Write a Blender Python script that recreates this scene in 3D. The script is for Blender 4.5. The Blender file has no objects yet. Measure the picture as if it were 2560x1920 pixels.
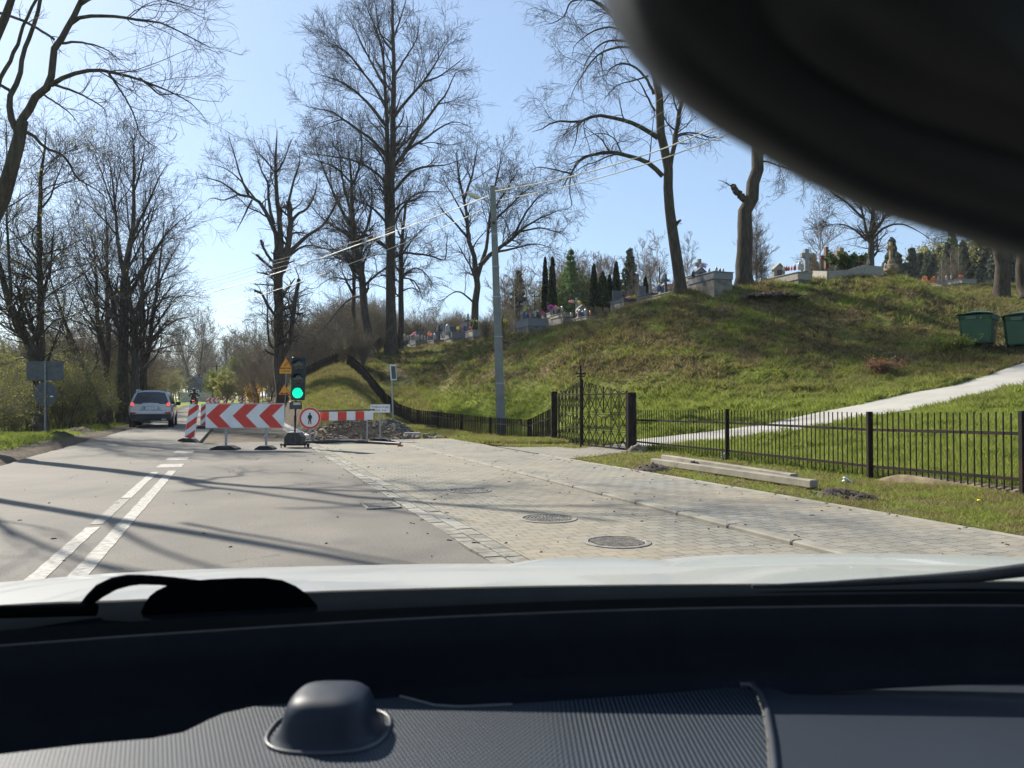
import bpy, math, random
import numpy as np
from mathutils import Vector, Matrix
random.seed(7); rng = np.random.default_rng(7)
PI = math.pi; rad = math.radians
SC = bpy.context.scene; COL = SC.collection
# ---------------------------------------------------------------- camera, light, exposure
F = 1950.0; CX, CY = 1280.0, 960.0; EYE = 1.35; PITCH = math.atan(40/F)
cd = bpy.data.cameras.new('camera'); cam = bpy.data.objects.new('camera', cd); COL.objects.link(cam)
cd.sensor_width = 36; cd.lens = 36*F/2560; cd.clip_start = 0.01; cd.clip_end = 5000
cam.location = (0, 0, EYE); cam.rotation_euler = (PI/2+PITCH, 0, 0); SC.camera = cam
cd.dof.use_dof = True; cd.dof.focus_distance = 26; cd.dof.aperture_fstop = 9.5
SUN_AZ, SUN_EL = rad(-44), rad(36)       # azimuth from +Y, negative to the left
w = bpy.data.worlds.new('World'); SC.world = w; w.use_nodes = True
nt = w.node_tree; bg = nt.nodes['Background']; sk = nt.nodes.new('ShaderNodeTexSky'); sk.sky_type = 'NISHITA'
sk.sun_disc = False; sk.sun_elevation = SUN_EL; sk.sun_rotation = SUN_AZ
sk.air_density = 1.0; sk.dust_density = 0.6; sk.ozone_density = 3.0; sk.altitude = 300
mxs = nt.nodes.new('ShaderNodeMix'); mxs.data_type = 'RGBA'; mxs.inputs[0].default_value = .33; nt.links.new(sk.outputs[0], mxs.inputs[6]); mxs.inputs[7].default_value = (4.4, 5.8, 7.8, 1)
nt.links.new(mxs.outputs[2], bg.inputs[0]); bg.inputs[1].default_value = 0.08
sl = bpy.data.lights.new('sun', 'SUN'); sl.energy = 4.9; sl.angle = rad(0.6); sl.color = (1, .93, .82)
so = bpy.data.objects.new('sun', sl); COL.objects.link(so)
sd = Vector((math.sin(SUN_AZ)*math.cos(SUN_EL), math.cos(SUN_AZ)*math.cos(SUN_EL), math.sin(SUN_EL)))
so.rotation_euler = sd.to_track_quat('Z', 'Y').to_euler()
vs = SC.view_settings; vs.view_transform = 'Standard'; vs.look = 'None'; vs.gamma = 1; vs.exposure = 0.95
SC.render.engine = 'CYCLES'; SC.cycles.max_bounces = 5; SC.cycles.transparent_max_bounces = 8; SC.cycles.use_denoising = True

# ---------------------------------------------------------------- projection helpers (pixel of the 2560 px photo -> world)
cp, sp = math.cos(PITCH), math.sin(PITCH)
def ray(px, py):
    a = (px-CX)/F; b = (CY-py)/F
    v = Vector((a, cp - b*sp, sp + b*cp)); return v/v.y
def P(px, py, d):
    r = ray(px, py); return Vector((r.x*d, d, EYE + r.z*d))
def G(px, py, z=0.0):
    r = ray(px, py); return P(px, py, (z-EYE)/r.z)
AZ = rad(-19.5); rd = Vector((math.sin(AZ), math.cos(AZ), 0)); rr_ = Vector((math.cos(AZ), -math.sin(AZ), 0))
def W(u, v, z=0.0): return rr_*u + rd*v + Vector((0, 0, z))      # road frame
def UV(x, y): return x*rr_.x + y*rr_.y, x*rd.x + y*rd.y
ROADROT = -AZ

# ---------------------------------------------------------------- objects and meshes
def tag(o, label=None, cat=None, group=None, kind=None):
    if label: o['label'] = label
    if cat: o['category'] = cat
    if group: o['group'] = group
    if kind: o['kind'] = kind
    return o
def empty(name, loc=(0,0,0), rz=0, label=None, cat=None, group=None, sc=1):
    o = bpy.data.objects.new(name, None); COL.objects.link(o); o.location = loc; o.rotation_euler = (0, 0, rz)
    o.scale = (sc, sc, sc); o.empty_display_size = .1
    return tag(o, label, cat, group)
class MB:
    def __init__(s): s.v = []; s.f = []; s.m = []; s.mi = 0; s.sm = []
    def add(s, vs_, fs, smooth=False, M=None):
        b = len(s.v)
        s.v += [tuple(M @ Vector(v)) if M else tuple(v) for v in vs_]
        for f in fs: s.f.append([i+b for i in f]); s.m.append(s.mi); s.sm.append(smooth)
        return s
    def box(s, c, d, M=None, taper=1.0, bev=0.0):
        x, y, z = d[0]/2, d[1]/2, d[2]/2; c = Vector(c)
        if bev > 0:
            b = min(bev, x*.9, y*.9, z*.9)
            vs_ = []; 
            for zz, k in ((-z, b), (-z+b, 0), (z-b, 0), (z, b)):
                t = 1.0 if zz < 0 else taper
                X, Y = (x-k)*t, (y-k)*t; q = b*.7 if k == 0 else 0
                X0, Y0 = x*t-k, y*t-k
                for a_, b_ in ((-X0+b, -Y0), (X0-b, -Y0), (X0, -Y0+b), (X0, Y0-b), (X0-b, Y0), (-X0+b, Y0), (-X0, Y0-b), (-X0, -Y0+b)):
                    vs_.append(c+Vector((a_, b_, zz)))
            fs = [list(range(7, -1, -1)), list(range(24, 32))]
            for r in range(3):
                for i in range(8): j = (i+1) % 8; fs.append([r*8+i, r*8+j, r*8+8+j, r*8+8+i])
            return s.add(vs_, fs, False, M)
        t = taper
        vs_ = [c+Vector(p) for p in ((-x,-y,-z),(x,-y,-z),(x,y,-z),(-x,y,-z),(-x*t,-y*t,z),(x*t,-y*t,z),(x*t,y*t,z),(-x*t,y*t,z))]
        return s.add(vs_, [[3,2,1,0],[4,5,6,7],[0,1,5,4],[1,2,6,5],[2,3,7,6],[3,0,4,7]], False, M)
    def cyl(s, p0, p1, r0, r1=None, n=12, cap=True, M=None, smooth=True):
        r1 = r0 if r1 is None else r1; p0 = Vector(p0); p1 = Vector(p1); t = (p1-p0).normalized()
        a = t.orthogonal().normalized(); b = t.cross(a)
        vs_ = [p0+(a*math.cos(2*PI*i/n)+b*math.sin(2*PI*i/n))*r0 for i in range(n)]+[p1+(a*math.cos(2*PI*i/n)+b*math.sin(2*PI*i/n))*r1 for i in range(n)]
        s.add(vs_, [[i, (i+1)%n, n+(i+1)%n, n+i] for i in range(n)], smooth, M)
        if cap:
            s.add(vs_[:n], [list(range(n-1, -1, -1))], False, M); s.add(vs_[n:], [list(range(n))], False, M)
        return s
    def bar(s, p0, p1, w_, h, M=None, up=(0,0,1)):
        p0 = Vector(p0); p1 = Vector(p1); t = (p1-p0).normalized(); up = Vector(up)
        if abs(t.dot(up)) > .98: up = Vector((0, 1, 0))
        a = t.cross(up).normalized()*w_/2; b = a.cross(t).normalized()*h/2
        q = [-a-b, a-b, a+b, -a+b]; vs_ = [p0+k for k in q]+[p1+k for k in q]
        return s.add(vs_, [[3,2,1,0],[4,5,6,7],[0,1,5,4],[1,2,6,5],[2,3,7,6],[3,0,4,7]], False, M)
    def tube(s, pts, rs, n=8, M=None, cap=True):
        pts = [Vector(p) for p in pts]; m = len(pts)
        if not hasattr(rs, '__len__'): rs = [rs]*m
        vs_ = []; a = None
        for i in range(m):
            t = (pts[min(i+1, m-1)]-pts[max(i-1, 0)]).normalized()
            a = t.orthogonal().normalized() if a is None else (a-t*a.dot(t)).normalized()
            b = t.cross(a)
            vs_ += [pts[i]+(a*math.cos(2*PI*k/n)+b*math.sin(2*PI*k/n))*rs[i] for k in range(n)]
        fs = [[i*n+k, i*n+(k+1)%n, (i+1)*n+(k+1)%n, (i+1)*n+k] for i in range(m-1) for k in range(n)]
        s.add(vs_, fs, True, M)
        if cap: s.add(vs_[:n], [list(range(n-1,-1,-1))], False, M); s.add(vs_[-n:], [list(range(n))], False, M)
        return s
    def prism(s, out, y0, y1, M=None, plane='xz', smooth=False):     # outline extruded
        n = len(out)
        f = {'xz': lambda p, t: (p[0], t, p[1]), 'xy': lambda p, t: (p[0], p[1], t), 'yz': lambda p, t: (t, p[0], p[1])}[plane]
        vs_ = [f(p, y0) for p in out]+[f(p, y1) for p in out]
        s.add(vs_, [[i, (i+1)%n, n+(i+1)%n, n+i] for i in range(n)], smooth, M)
        s.add(vs_[:n], [list(range(n-1,-1,-1))], False, M); s.add(vs_[n:], [list(range(n))], False, M)
        return s
    def ball(s, c, r, nu=12, nv=8, M=None, j=0.0):
        c = Vector(c); r = Vector(r) if hasattr(r, '__len__') else Vector((r, r, r)); vs_ = []; fs = []
        for i in range(nv+1):
            th = PI*i/nv
            for k in range(nu):
                ph = 2*PI*k/nu; q = 1+random.uniform(-j, j)
                vs_.append(c+Vector((math.sin(th)*math.cos(ph)*r.x*q, math.sin(th)*math.sin(ph)*r.y*q, math.cos(th)*r.z*q)))
        for i in range(nv):
            for k in range(nu): fs.append([i*nu+k, (i+1)*nu+k, (i+1)*nu+(k+1)%nu, i*nu+(k+1)%nu])
        return s.add(vs_, fs, j == 0, M)
    def loft(s, rows, smooth=True, closed=False):
        n = len(rows[0]); vs_ = [p for r in rows for p in r]; fs = []
        for i in range(len(rows)-1):
            for k in range(n if closed else n-1): fs.append([i*n+k, i*n+(k+1)%n, (i+1)*n+(k+1)%n, (i+1)*n+k])
        return s.add(vs_, fs, smooth)
    def build(s, name, mats, parent=None, kind=None):
        me = bpy.data.meshes.new(name); me.from_pydata(s.v, [], s.f)
        for m_ in (mats if isinstance(mats, (list, tuple)) else [mats]): me.materials.append(m_)
        me.polygons.foreach_set('material_index', s.m); me.polygons.foreach_set('use_smooth', s.sm); me.update()
        o = bpy.data.objects.new(name, me); COL.objects.link(o); o.parent = parent
        if kind: o['kind'] = kind
        return o
def npmesh(name, V, Q, mat_, parent=None, smooth=True, attr=None, kind=None):   # V (n,3), Q (m,k)
    V = np.ascontiguousarray(V, dtype=np.float32); Q = np.ascontiguousarray(Q, dtype=np.int32); k = Q.shape[1]
    me = bpy.data.meshes.new(name); me.vertices.add(len(V)); me.vertices.foreach_set('co', V.ravel())
    me.loops.add(Q.size); me.loops.foreach_set('vertex_index', Q.ravel())
    me.polygons.add(len(Q)); me.polygons.foreach_set('loop_start', np.arange(0, Q.size, k, dtype=np.int32))
    me.polygons.foreach_set('loop_total', np.full(len(Q), k, dtype=np.int32))
    me.polygons.foreach_set('use_smooth', np.full(len(Q), smooth)); me.update(calc_edges=True)
    if attr is not None:
        a = me.attributes.new('tone', 'FLOAT', 'POINT'); a.data.foreach_set('value', np.ascontiguousarray(attr, dtype=np.float32))
    me.materials.append(mat_); o = bpy.data.objects.new(name, me); COL.objects.link(o); o.parent = parent
    if kind: o['kind'] = kind
    return o
def text(s, size, mat_, parent, loc, rot, name='lettering', sx=1.0):
    c = bpy.data.curves.new(name, 'FONT'); c.body = s; c.size = size; c.align_x = 'CENTER'; c.align_y = 'CENTER'; c.extrude = .001
    t = bpy.data.objects.new(name, c); COL.objects.link(t); dg = bpy.context.evaluated_depsgraph_get()
    me = bpy.data.meshes.new_from_object(t.evaluated_get(dg)); bpy.data.objects.remove(t); me.materials.clear(); me.materials.append(mat_)
    o = bpy.data.objects.new(name, me); COL.objects.link(o); o.parent = parent; o.location = loc; o.rotation_euler = rot; o.scale = (sx, 1, 1)
    return o
def copy_tree(o, parent=None):
    c = o.copy(); COL.objects.link(c)
    if parent: c.parent = parent
    for ch in list(o.children): copy_tree(ch, c)
    return c

# ---------------------------------------------------------------- materials
class NT:
    def __init__(s, name):
        s.m = bpy.data.materials.new(name); s.m.use_nodes = True; s.t = s.m.node_tree; s.b = s.t.nodes['Principled BSDF']
    def n(s, typ, **kw):
        x = s.t.nodes.new(typ)
        for k, v in kw.items():
            if k.startswith('i_'): x.inputs[k[2:].replace('_', ' ')].default_value = v
            else: setattr(x, k, v)
        return x
    def l(s, a, b): s.t.links.new(a, b)
    def math(s, op, a, b=None, c=None):
        x = s.n('ShaderNodeMath', operation=op)
        for i, v in enumerate((a, b, c)):
            if v is None: continue
            if isinstance(v, (int, float)): x.inputs[i].default_value = v
            else: s.l(v, x.inputs[i])
        return x.outputs[0]
    def mix(s, f, a, b, mode='MIX'):
        x = s.n('ShaderNodeMix', data_type='RGBA', blend_type=mode)
        for i, v in ((0, f), (6, a), (7, b)):
            if isinstance(v, (int, float)): x.inputs[i].default_value = v
            elif isinstance(v, (tuple, list)): x.inputs[i].default_value = (*v[:3], 1)
            else: s.l(v, x.inputs[i])
        return x.outputs[2]
    def noise(s, vec, scale, det=4, rough=.55):
        x = s.n('ShaderNodeTexNoise'); x.inputs['Scale'].default_value = scale; x.inputs['Detail'].default_value = det; x.inputs['Roughness'].default_value = rough
        if vec is not None: s.l(vec, x.inputs['Vector'])
        return x.outputs[0]
    def ramp(s, f, a, b):                    # linear step a..b -> 0..1
        x = s.n('ShaderNodeMapRange'); s.l(f, x.inputs[0]); x.inputs[1].default_value = a; x.inputs[2].default_value = b; x.clamp = True
        return x.outputs[0]
    def pos(s, rot=0.0, sc=(1, 1, 1), obj=False):
        g = s.n('ShaderNodeTexCoord').outputs['Object'] if obj else s.n('ShaderNodeNewGeometry').outputs['Position']
        m = s.n('ShaderNodeMapping'); m.inputs['Rotation'].default_value = (0, 0, rot); m.inputs['Scale'].default_value = sc; s.l(g, m.inputs[0])
        return m.outputs[0]
    def sep(s, v):
        x = s.n('ShaderNodeSeparateXYZ'); s.l(v, x.inputs[0]); return x.outputs
    def comb(s, x_, y_, z_=0.0):
        x = s.n('ShaderNodeCombineXYZ')
        for i, v in enumerate((x_, y_, z_)):
            if isinstance(v, (int, float)): x.inputs[i].default_value = v
            else: s.l(v, x.inputs[i])
        return x.outputs[0]
    def color(s, c):
        if isinstance(c, (tuple, list)): s.b.inputs['Base Color'].default_value = (*c[:3], 1)
        else: s.l(c, s.b.inputs['Base Color'])
    def bump(s, h, strength=.5, dist=.02):
        x = s.n('ShaderNodeBump'); x.inputs['Strength'].default_value = strength; x.inputs['Distance'].default_value = dist
        s.l(h, x.inputs['Height']); s.l(x.outputs[0], s.b.inputs['Normal'])
    def set(s, rough=.6, metal=0.0, spec=.5, coat=0.0):
        s.b.inputs['Roughness'].default_value = rough; s.b.inputs['Metallic'].default_value = metal
        s.b.inputs['Specular IOR Level'].default_value = spec; s.b.inputs['Coat Weight'].default_value = coat; return s.m
def mat(name, c, rough=.6, metal=0.0, var=.25, vs=6.0, bump=0.0, spec=.5, c2=None, coat=0.0, obj=True, bs=None):
    t = NT(name); p = t.pos(obj=obj); n1 = t.noise(p, vs, 5, .6)
    dark = tuple(x*(1-var) for x in c); lite = c2 if c2 else tuple(min(1, x*(1+var)) for x in c)
    t.color(t.mix(t.ramp(n1, .35, .65), dark, lite))
    if bump: t.bump(t.noise(p, bs or vs*5, 4, .6), bump, .01)
    return t.set(rough, metal, spec, coat)
def dmat(name, c, bump=.3):
    t = NT(name); p = t.pos(obj=True); out = t.t.nodes['Material Output']; d = t.n('ShaderNodeBsdfDiffuse'); t.l(t.mix(t.noise(p, 24, 4, .6), tuple(x*.75 for x in c), tuple(x*1.25 for x in c)), d.inputs[0])
    bm = t.n('ShaderNodeBump', i_Strength=bump, i_Distance=.0006); t.l(t.noise(p, 900, 3, .6), bm.inputs['Height']); t.l(bm.outputs[0], d.inputs['Normal']); t.l(d.outputs[0], out.inputs[0]); return t.m
def emit(name, c, k):
    t = NT(name); t.color(c); t.b.inputs['Emission Color'].default_value = (*c, 1); t.b.inputs['Emission Strength'].default_value = k; return t.set(.4)

m_black = mat('black_paint', (.012, .012, .014), .45, var=.3)
m_iron = mat('rusty_black_iron', (.008, .0075, .008), .6, var=.3, c2=(.028, .015, .010), vs=3, spec=.2)
m_steel = mat('galvanised_steel', (.32, .33, .35), .4, .7, var=.15, vs=14)
m_concrete = mat('concrete', (.36, .34, .31), .85, var=.22, vs=4, bump=.4)
m_concrete_d = mat('dark_concrete', (.17, .165, .16), .85, var=.3, vs=3, bump=.4)
m_white = mat('white_paint', (.72, .72, .71), .5, var=.06, vs=3)
m_red = mat('signal_red_film', (.62, .045, .03), .45, var=.08)
m_yellow = mat('sign_yellow', (.8, .36, .01), .45, var=.06)
m_greyback = mat('grey_sign_back', (.075, .085, .105), .6, var=.2, vs=5)
m_rubber = mat('dark_rubber', (.022, .022, .023), .8, var=.4, vs=9, bump=.3)
m_soil = mat('dark_soil', (.05, .037, .028), .95, var=.5, vs=9, bump=1.0)
# ================================================================ terrain
COLS = {  # photo column: [(depth, photo row)] or (depth, ('z', z))
 -2600: [(4,('z',0)),(9,('z',0)),(20,('z',-1.2)),(60,('z',-1.5)),(400,('z',-1))],
 -400: [(12,('z',0)),(16,('z',.05)),(22,('z',-.4)),(40,('z',-1.2)),(400,('z',-1))],
 0: [(20,('z',0)),(26,('z',.05)),(32,('z',-.2)),(45,('z',-1)),(100,('z',-1)),(400,('z',0))],
 300: [(44,('z',0)),(60,('z',-.1)),(100,('z',.6)),(150,('z',1.1)),(600,('z',3))],
 560: [(45,('z',0)),(90,('z',.75)),(150,('z',1.2)),(600,('z',3))],
 640: [(42,('z',0)),(58,('z',.35)),(90,('z',.85)),(150,('z',1.3)),(600,('z',4))],
 690: [(34,('z',0)),(46,('z',.5)),(60,('z',1.5)),(90,('z',1.6)),(150,('z',2)),(600,('z',5))],
 730: [(28,0),(38,('z',.3)),(52,975),(58,965),(66,('z',2.5)),(150,('z',3.2)),(600,('z',6))],
 765: [(28,0),(35,1062),(50,958),(54,942),(62,('z',3.2)),(150,('z',4)),(600,('z',6))],
 860: [(27,0),(33,1052),(47,930),(53,908),(60,('z',4.3)),(90,('z',4.6)),(600,('z',6))],
 920: [(27,0),(36,1045),(48,965),(57,890),(62,873),(80,('z',5.6)),(600,('z',6))],
 980: [(27,0),(32,('z',-.15)),(41,('z',-.05)),(44,('z',.25)),(49,970),(58,882),(62,872),(80,('z',5.8)),(600,('z',6))],
 1100: [(26,0),(30,('z',-.25)),(38,('z',-.2)),(42,('z',.6)),(47,948),(55,868),(58,861),(64,('z',5.9)),(600,('z',6))],
 1250: [(26,0),(28.5,('z',-.28)),(32.5,('z',-.28)),(36,('z',.6)),(40,935),(47,845),(49,836),(54,('z',5.8)),(600,('z',6.5))],
 1340: [(25.5,0),(27.5,('z',-.2)),(30,('z',-.2)),(34,('z',.7)),(39,910),(44.5,842),(46.3,833),(50,('z',5.7)),(80,('z',6.2)),(600,('z',7))],
 1505: [(24,0),(28,('z',.15)),(31,('z',1)),(36.5,885),(41.5,812),(44,805),(50,('z',6.2)),(80,('z',6.8)),(600,('z',8))],
 1400: [(25,0),(26.5,('z',-.1)),(29,('z',-.1)),(32,('z',.8)),(37,893),(42.5,818),(45,812),(48,('z',5.9)),(80,('z',6.3)),(600,('z',7))],
 1550: [(23,0),(28,('z',.25)),(31,('z',1.2)),(36,878),(41,775),(43,767),(47,('z',6.7)),(80,('z',7)),(600,('z',8))],
 1700: [(20,0),(24,('z',.25)),(28,1008),(35,868),(41,737),(43,728),(48,('z',7.5)),(80,('z',7.6)),(600,('z',8))],
 1900: [(17,0),(22,('z',.4)),(26,('z',1.15)),(28,985),(35,858),(41,710),(43,701),(48,('z',8.1)),(80,('z',8.2)),(600,('z',9))],
 2080: [(14.5,0),(20,('z',.45)),(26,('z',1.35)),(29,960),(36,848),(41,703),(43,692),(48,('z',8.4)),(80,('z',8.6)),(600,('z',10))],
 2240: [(13,0),(20,('z',.8)),(27,('z',1.8)),(30,932),(35,845),(41,690),(43,678),(47,('z',8.3)),(80,('z',9)),(600,('z',11))],
 2400: [(11.5,('z',.05)),(20,('z',1.2)),(28,935),(32,868),(36,835),(40,748),(42,735),(49,('z',7.9)),(56,706),(80,('z',10)),(600,('z',12))],
 2560: [(10.5,('z',.05)),(20,('z',1.4)),(28,917),(33,866),(37,820),(42,778),(50,732),(58,703),(90,('z',11)),(600,('z',13))],
 3300: [(8,('z',.05)),(18,('z',1.4)),(28,('z',2.8)),(40,('z',6)),(60,('z',10)),(600,('z',13))],
 6000: [(3,('z',0)),(10,('z',1)),(30,('z',4)),(300,('z',8))]}
NR, NA = 420, 900
RS = 1.5*(2400/1.5)**(np.arange(NR)/(NR-1)); AS = np.linspace(-rad(74), rad(74), NA)
_ca, _tab = [], []
for px, nodes in sorted(COLS.items()):
    a = math.atan((px-CX)/F); c = math.cos(a); rs, zs = [0], [0]
    for d, q in nodes:
        z = q[1] if isinstance(q, tuple) else (0 if q == 0 else P(px, q, d).z)
        rs.append(d/c); zs.append(z)
    _ca.append(a); _tab.append(np.interp(RS, rs, zs))
_tab = np.array(_tab); TAB = np.empty((NA, NR))
for j in range(NR): TAB[:, j] = np.interp(AS, _ca, _tab[:, j])
def blur(T, k, ax):
    ker = np.exp(-.5*(np.arange(-3*k, 3*k+1)/k)**2); ker /= ker.sum()
    pad = [(0, 0), (0, 0)]; pad[ax] = (3*k, 3*k); Tp = np.pad(T, pad, mode='edge')
    return np.apply_along_axis(lambda r: np.convolve(r, ker, 'valid'), ax, Tp)
TAB = blur(blur(TAB, 6, 0), 2, 1)
_h = rng.random((256, 256))
def vnoise(x, y):
    xi = np.floor(x).astype(int); yi = np.floor(y).astype(int); fx = x-xi; fy = y-yi
    fx = fx*fx*(3-2*fx); fy = fy*fy*(3-2*fy); g = lambda a, b: _h[a % 256, b % 256]
    return (g(xi, yi)*(1-fx)+g(xi+1, yi)*fx)*(1-fy)+(g(xi, yi+1)*(1-fx)+g(xi+1, yi+1)*fx)*fy
def fbm(x, y, o=4):
    s = 0; a = .5
    for i in range(o): s = s+a*vnoise(x*2**i+17*i, y*2**i+5*i); a *= .5
    return s
def sst(a, b, x): t = np.clip((x-a)/(b-a), 0, 1); return t*t*(3-2*t)
def curve_u(v): return np.where(v > 75, ((np.maximum(v, 75)-75)**2)*0.0032, 0)      # the road bends right far ahead
def HZ(x, y, detail=True):
    x = np.asarray(x, float); y = np.asarray(y, float)
    r = np.hypot(x, y); a = np.arctan2(x, y)
    ia = np.clip((a-AS[0])/(AS[1]-AS[0]), 0, NA-1.001); ir = np.clip(np.log(np.maximum(r, 1.51)/1.5)/math.log(2400/1.5)*(NR-1), 0, NR-1.001)
    i = ia.astype(int); j = ir.astype(int); fa = ia-i; fr = ir-j
    z = (TAB[i, j]*(1-fr)+TAB[i, j+1]*fr)*(1-fa)+(TAB[i+1, j]*(1-fr)+TAB[i+1, j+1]*fr)*fa
    z = np.where(np.abs(a) > rad(73.9), np.where(x > 0, z*0+.0, z), z)
    u = x*rr_.x+y*rr_.y; v = x*rd.x+y*rd.y; uc = u-curve_u(v)
    if detail:
        k = sst(10.2, 13, np.where(v < 27, u, u+3))*sst(6, 20, r)
        z = z+(fbm(x*.9, y*.9)-.47)*.4*k*np.clip(z-.4, 0, 1)+(fbm(x*2.6, y*2.6, 4)-.44)*.34*k
        kl = sst(-6, -9, uc); z = z+(fbm(x*.7+9, y*.7)-.47)*.5*kl + (fbm(x*4+9, y*4)-.45)*.16*sst(-4.7, -6, uc)
    right = np.where(v < 26.6, 7.06, 2.5)
    m = np.maximum(sst(-4.55, -5.1, uc), sst(right, right+np.where(v < 26.6, .2, .7), uc))
    zr = np.interp(v, [0, 45, 90, 150, 3000], [0, 0, .75, 1.2, 1.2])
    return zr*0+(1-m)*(zr-.15)+m*z
def H(x, y): return float(HZ(x, y))
def hit(px, py, d0=8, d1=200):                       # the ground point a photo pixel shows
    r = ray(px, py); ds = np.linspace(d0, d1, 3000); z = EYE+r.z*ds; h = HZ(r.x*ds, ds)
    k = np.nonzero(z <= h)[0]; d = ds[k[0]] if len(k) else d1
    return Vector((r.x*d, d, float(HZ(r.x*d, d))))
def on(px, d): x = (px-CX)/F*d; return Vector((x, d, H(x, d)))
def inpoly(x, y, poly):
    c = np.zeros(np.shape(x), bool); n = len(poly)
    for i in range(n):
        x0, y0 = poly[i][:2]; x1, y1 = poly[(i+1) % n][:2]
        with np.errstate(divide='ignore', invalid='ignore'):
            c ^= ((y0 > y) != (y1 > y)) & (x < (x1-x0)*(y-y0)/((y1-y0) or 1e-9)+x0)
    return c
PATH_UP = [(1560,1108),(1620,1099),(1700,1090),(1820,1076),(1918,1061),(2034,1036),(2150,1012),(2260,988),(2380,960),(2470,934),(2560,910),(2700,872),(2900,830)]
PATH_LO = [(1590,1128),(1640,1121),(1700,1113),(1820,1099),(1949,1084),(2089,1057),(2244,1034),(2340,1012),(2450,988),(2560,964),(2700,925),(2900,885)]
pu = [hit(*p) for p in PATH_UP]; pl = [hit(*p) for p in PATH_LO]
APRON = [G(945,1104),G(1010,1101),(G(1100,1103)),G(1200,1112),G(1300,1119),G(1390,1118),G(1440,1122),G(1560,1108),G(1590,1128),G(1500,1140),G(1400,1150),W(7.15,17.3),W(7.1,24),W(5.0,26.6)]
PATHPOLY = [tuple(p) for p in pu]+[tuple(p) for p in reversed(pl)]
def surf_mask(x, y):            # True where bare grass/soil ground shows
    u = x*rr_.x+y*rr_.y; v = x*rd.x+y*rd.y; uc = u-curve_u(v)
    paved = ((uc > -4.6) & (uc < 2.4)) | ((u > 2) & (u < 7.12) & (v < 26.4))
    return ~(paved | inpoly(x, y, PATHPOLY) | inpoly(x, y, APRON))
# one ground sheet on a polar grid that reaches the horizon
ga = np.concatenate([np.linspace(-PI, -rad(50), 40)[:-1], np.linspace(-rad(50), rad(50), 820), np.linspace(rad(50), PI, 40)[1:]])
gr = np.concatenate([[.3, 1, 2, 3, 4, 5], np.geomspace(6, 90, 420), np.geomspace(92, 2600, 60)])
A_, R_ = np.meshgrid(ga, gr, indexing='ij'); X_ = R_*np.sin(A_); Y_ = R_*np.cos(A_); Z_ = HZ(X_, Y_)
V_ = np.stack([X_, Y_, Z_], -1).reshape(-1, 3); n0, n1 = A_.shape
I_ = np.arange(n0*n1).reshape(n0, n1); Q_ = np.stack([I_[:-1, :-1], I_[1:, :-1], I_[1:, 1:], I_[:-1, 1:]], -1).reshape(-1, 4)[:, ::-1]

# concrete footpath up the lawn: a smooth ramp, the ground sheet dips under it
def dens(L_, n=72):
    q = np.array([tuple(p) for p in L_]); t = np.r_[0, np.cumsum(np.linalg.norm(np.diff(q[:, :2], axis=0), axis=1))]; t /= t[-1]
    return [Vector([float(np.interp(x, t, q[:, c])) for c in range(3)]) for x in np.linspace(0, 1, n)]
U, Lw = dens(pu), dens(pl); sx = np.arange(len(U)); prow = []
zu = np.polyval(np.polyfit(sx, [float(HZ(p.x, p.y, False)) for p in U], 5), sx); zl = np.polyval(np.polyfit(sx, [float(HZ(p.x, p.y, False)) for p in Lw], 5), sx)
for k in range(9): prow.append([Vector((*a_.lerp(c_, k/8).xy, max(.012, zu[i]*(1-k/8)+zl[i]*k/8+.05))) for i, (a_, c_) in enumerate(zip(U, Lw))])
_pp = np.array([[tuple(q) for q in r] for r in prow]).reshape(-1, 3)
_in = np.nonzero(inpoly(V_[:, 0], V_[:, 1], PATHPOLY))[0]
for i in _in: V_[i, 2] = min(V_[i, 2], _pp[np.argmin((_pp[:, 0]-V_[i, 0])**2+(_pp[:, 1]-V_[i, 1])**2), 2]-.06)
_in = np.nonzero(inpoly(V_[:, 0], V_[:, 1], APRON))[0]; V_[_in, 2] = np.minimum(V_[_in, 2], -.05)

def grass_color(t, p):
    n1 = t.ramp(t.noise(p, .55, 5, .7), .36, .54); n2 = t.ramp(t.noise(p, 2.6, 4, .6), .38, .66); n3 = t.ramp(t.noise(p, 11, 3, .6), .35, .7)
    # slope: dry and mossy patches grow on the steep embankment, lush grass on the flat
    nz = t.sep(t.n('ShaderNodeNewGeometry').outputs['True Normal'])[2]
    s_ = t.sep(p); far = t.ramp(s_[1], 25, 32); 
    hgt = t.ramp(t.math('ADD', s_[2], t.math('MULTIPLY', t.noise(p, .5), 1.6)), 1.9, 3.4)
    verge = t.math('MULTIPLY', t.math('LESS_THAN', t.sep(t.pos(rot=AZ))[0], 10.15), t.math('GREATER_THAN', t.sep(t.pos(rot=AZ))[0], 3))
    lush = t.mix(n2, (.16, .22, .02), (.27, .33, .045))
    lush = t.mix(t.math('MULTIPLY', n3, .5), lush, (.32, .35, .09))
    lush = t.mix(t.math('MULTIPLY', verge, t.ramp(t.noise(p, 1.7, 5, .7), .4, .6)), lush, (.22, .165, .075))
    dry = t.mix(n2, (.07, .052, .028), (.32, .225, .10)); dry = t.mix(t.math('MULTIPLY', n3, .55), dry, (.03, .036, .014))
    green = t.mix(n3, (.12, .17, .02), (.25, .28, .045))
    hill = t.mix(n1, green, dry)
    return t.mix(hgt, lush, hill), s_
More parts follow.
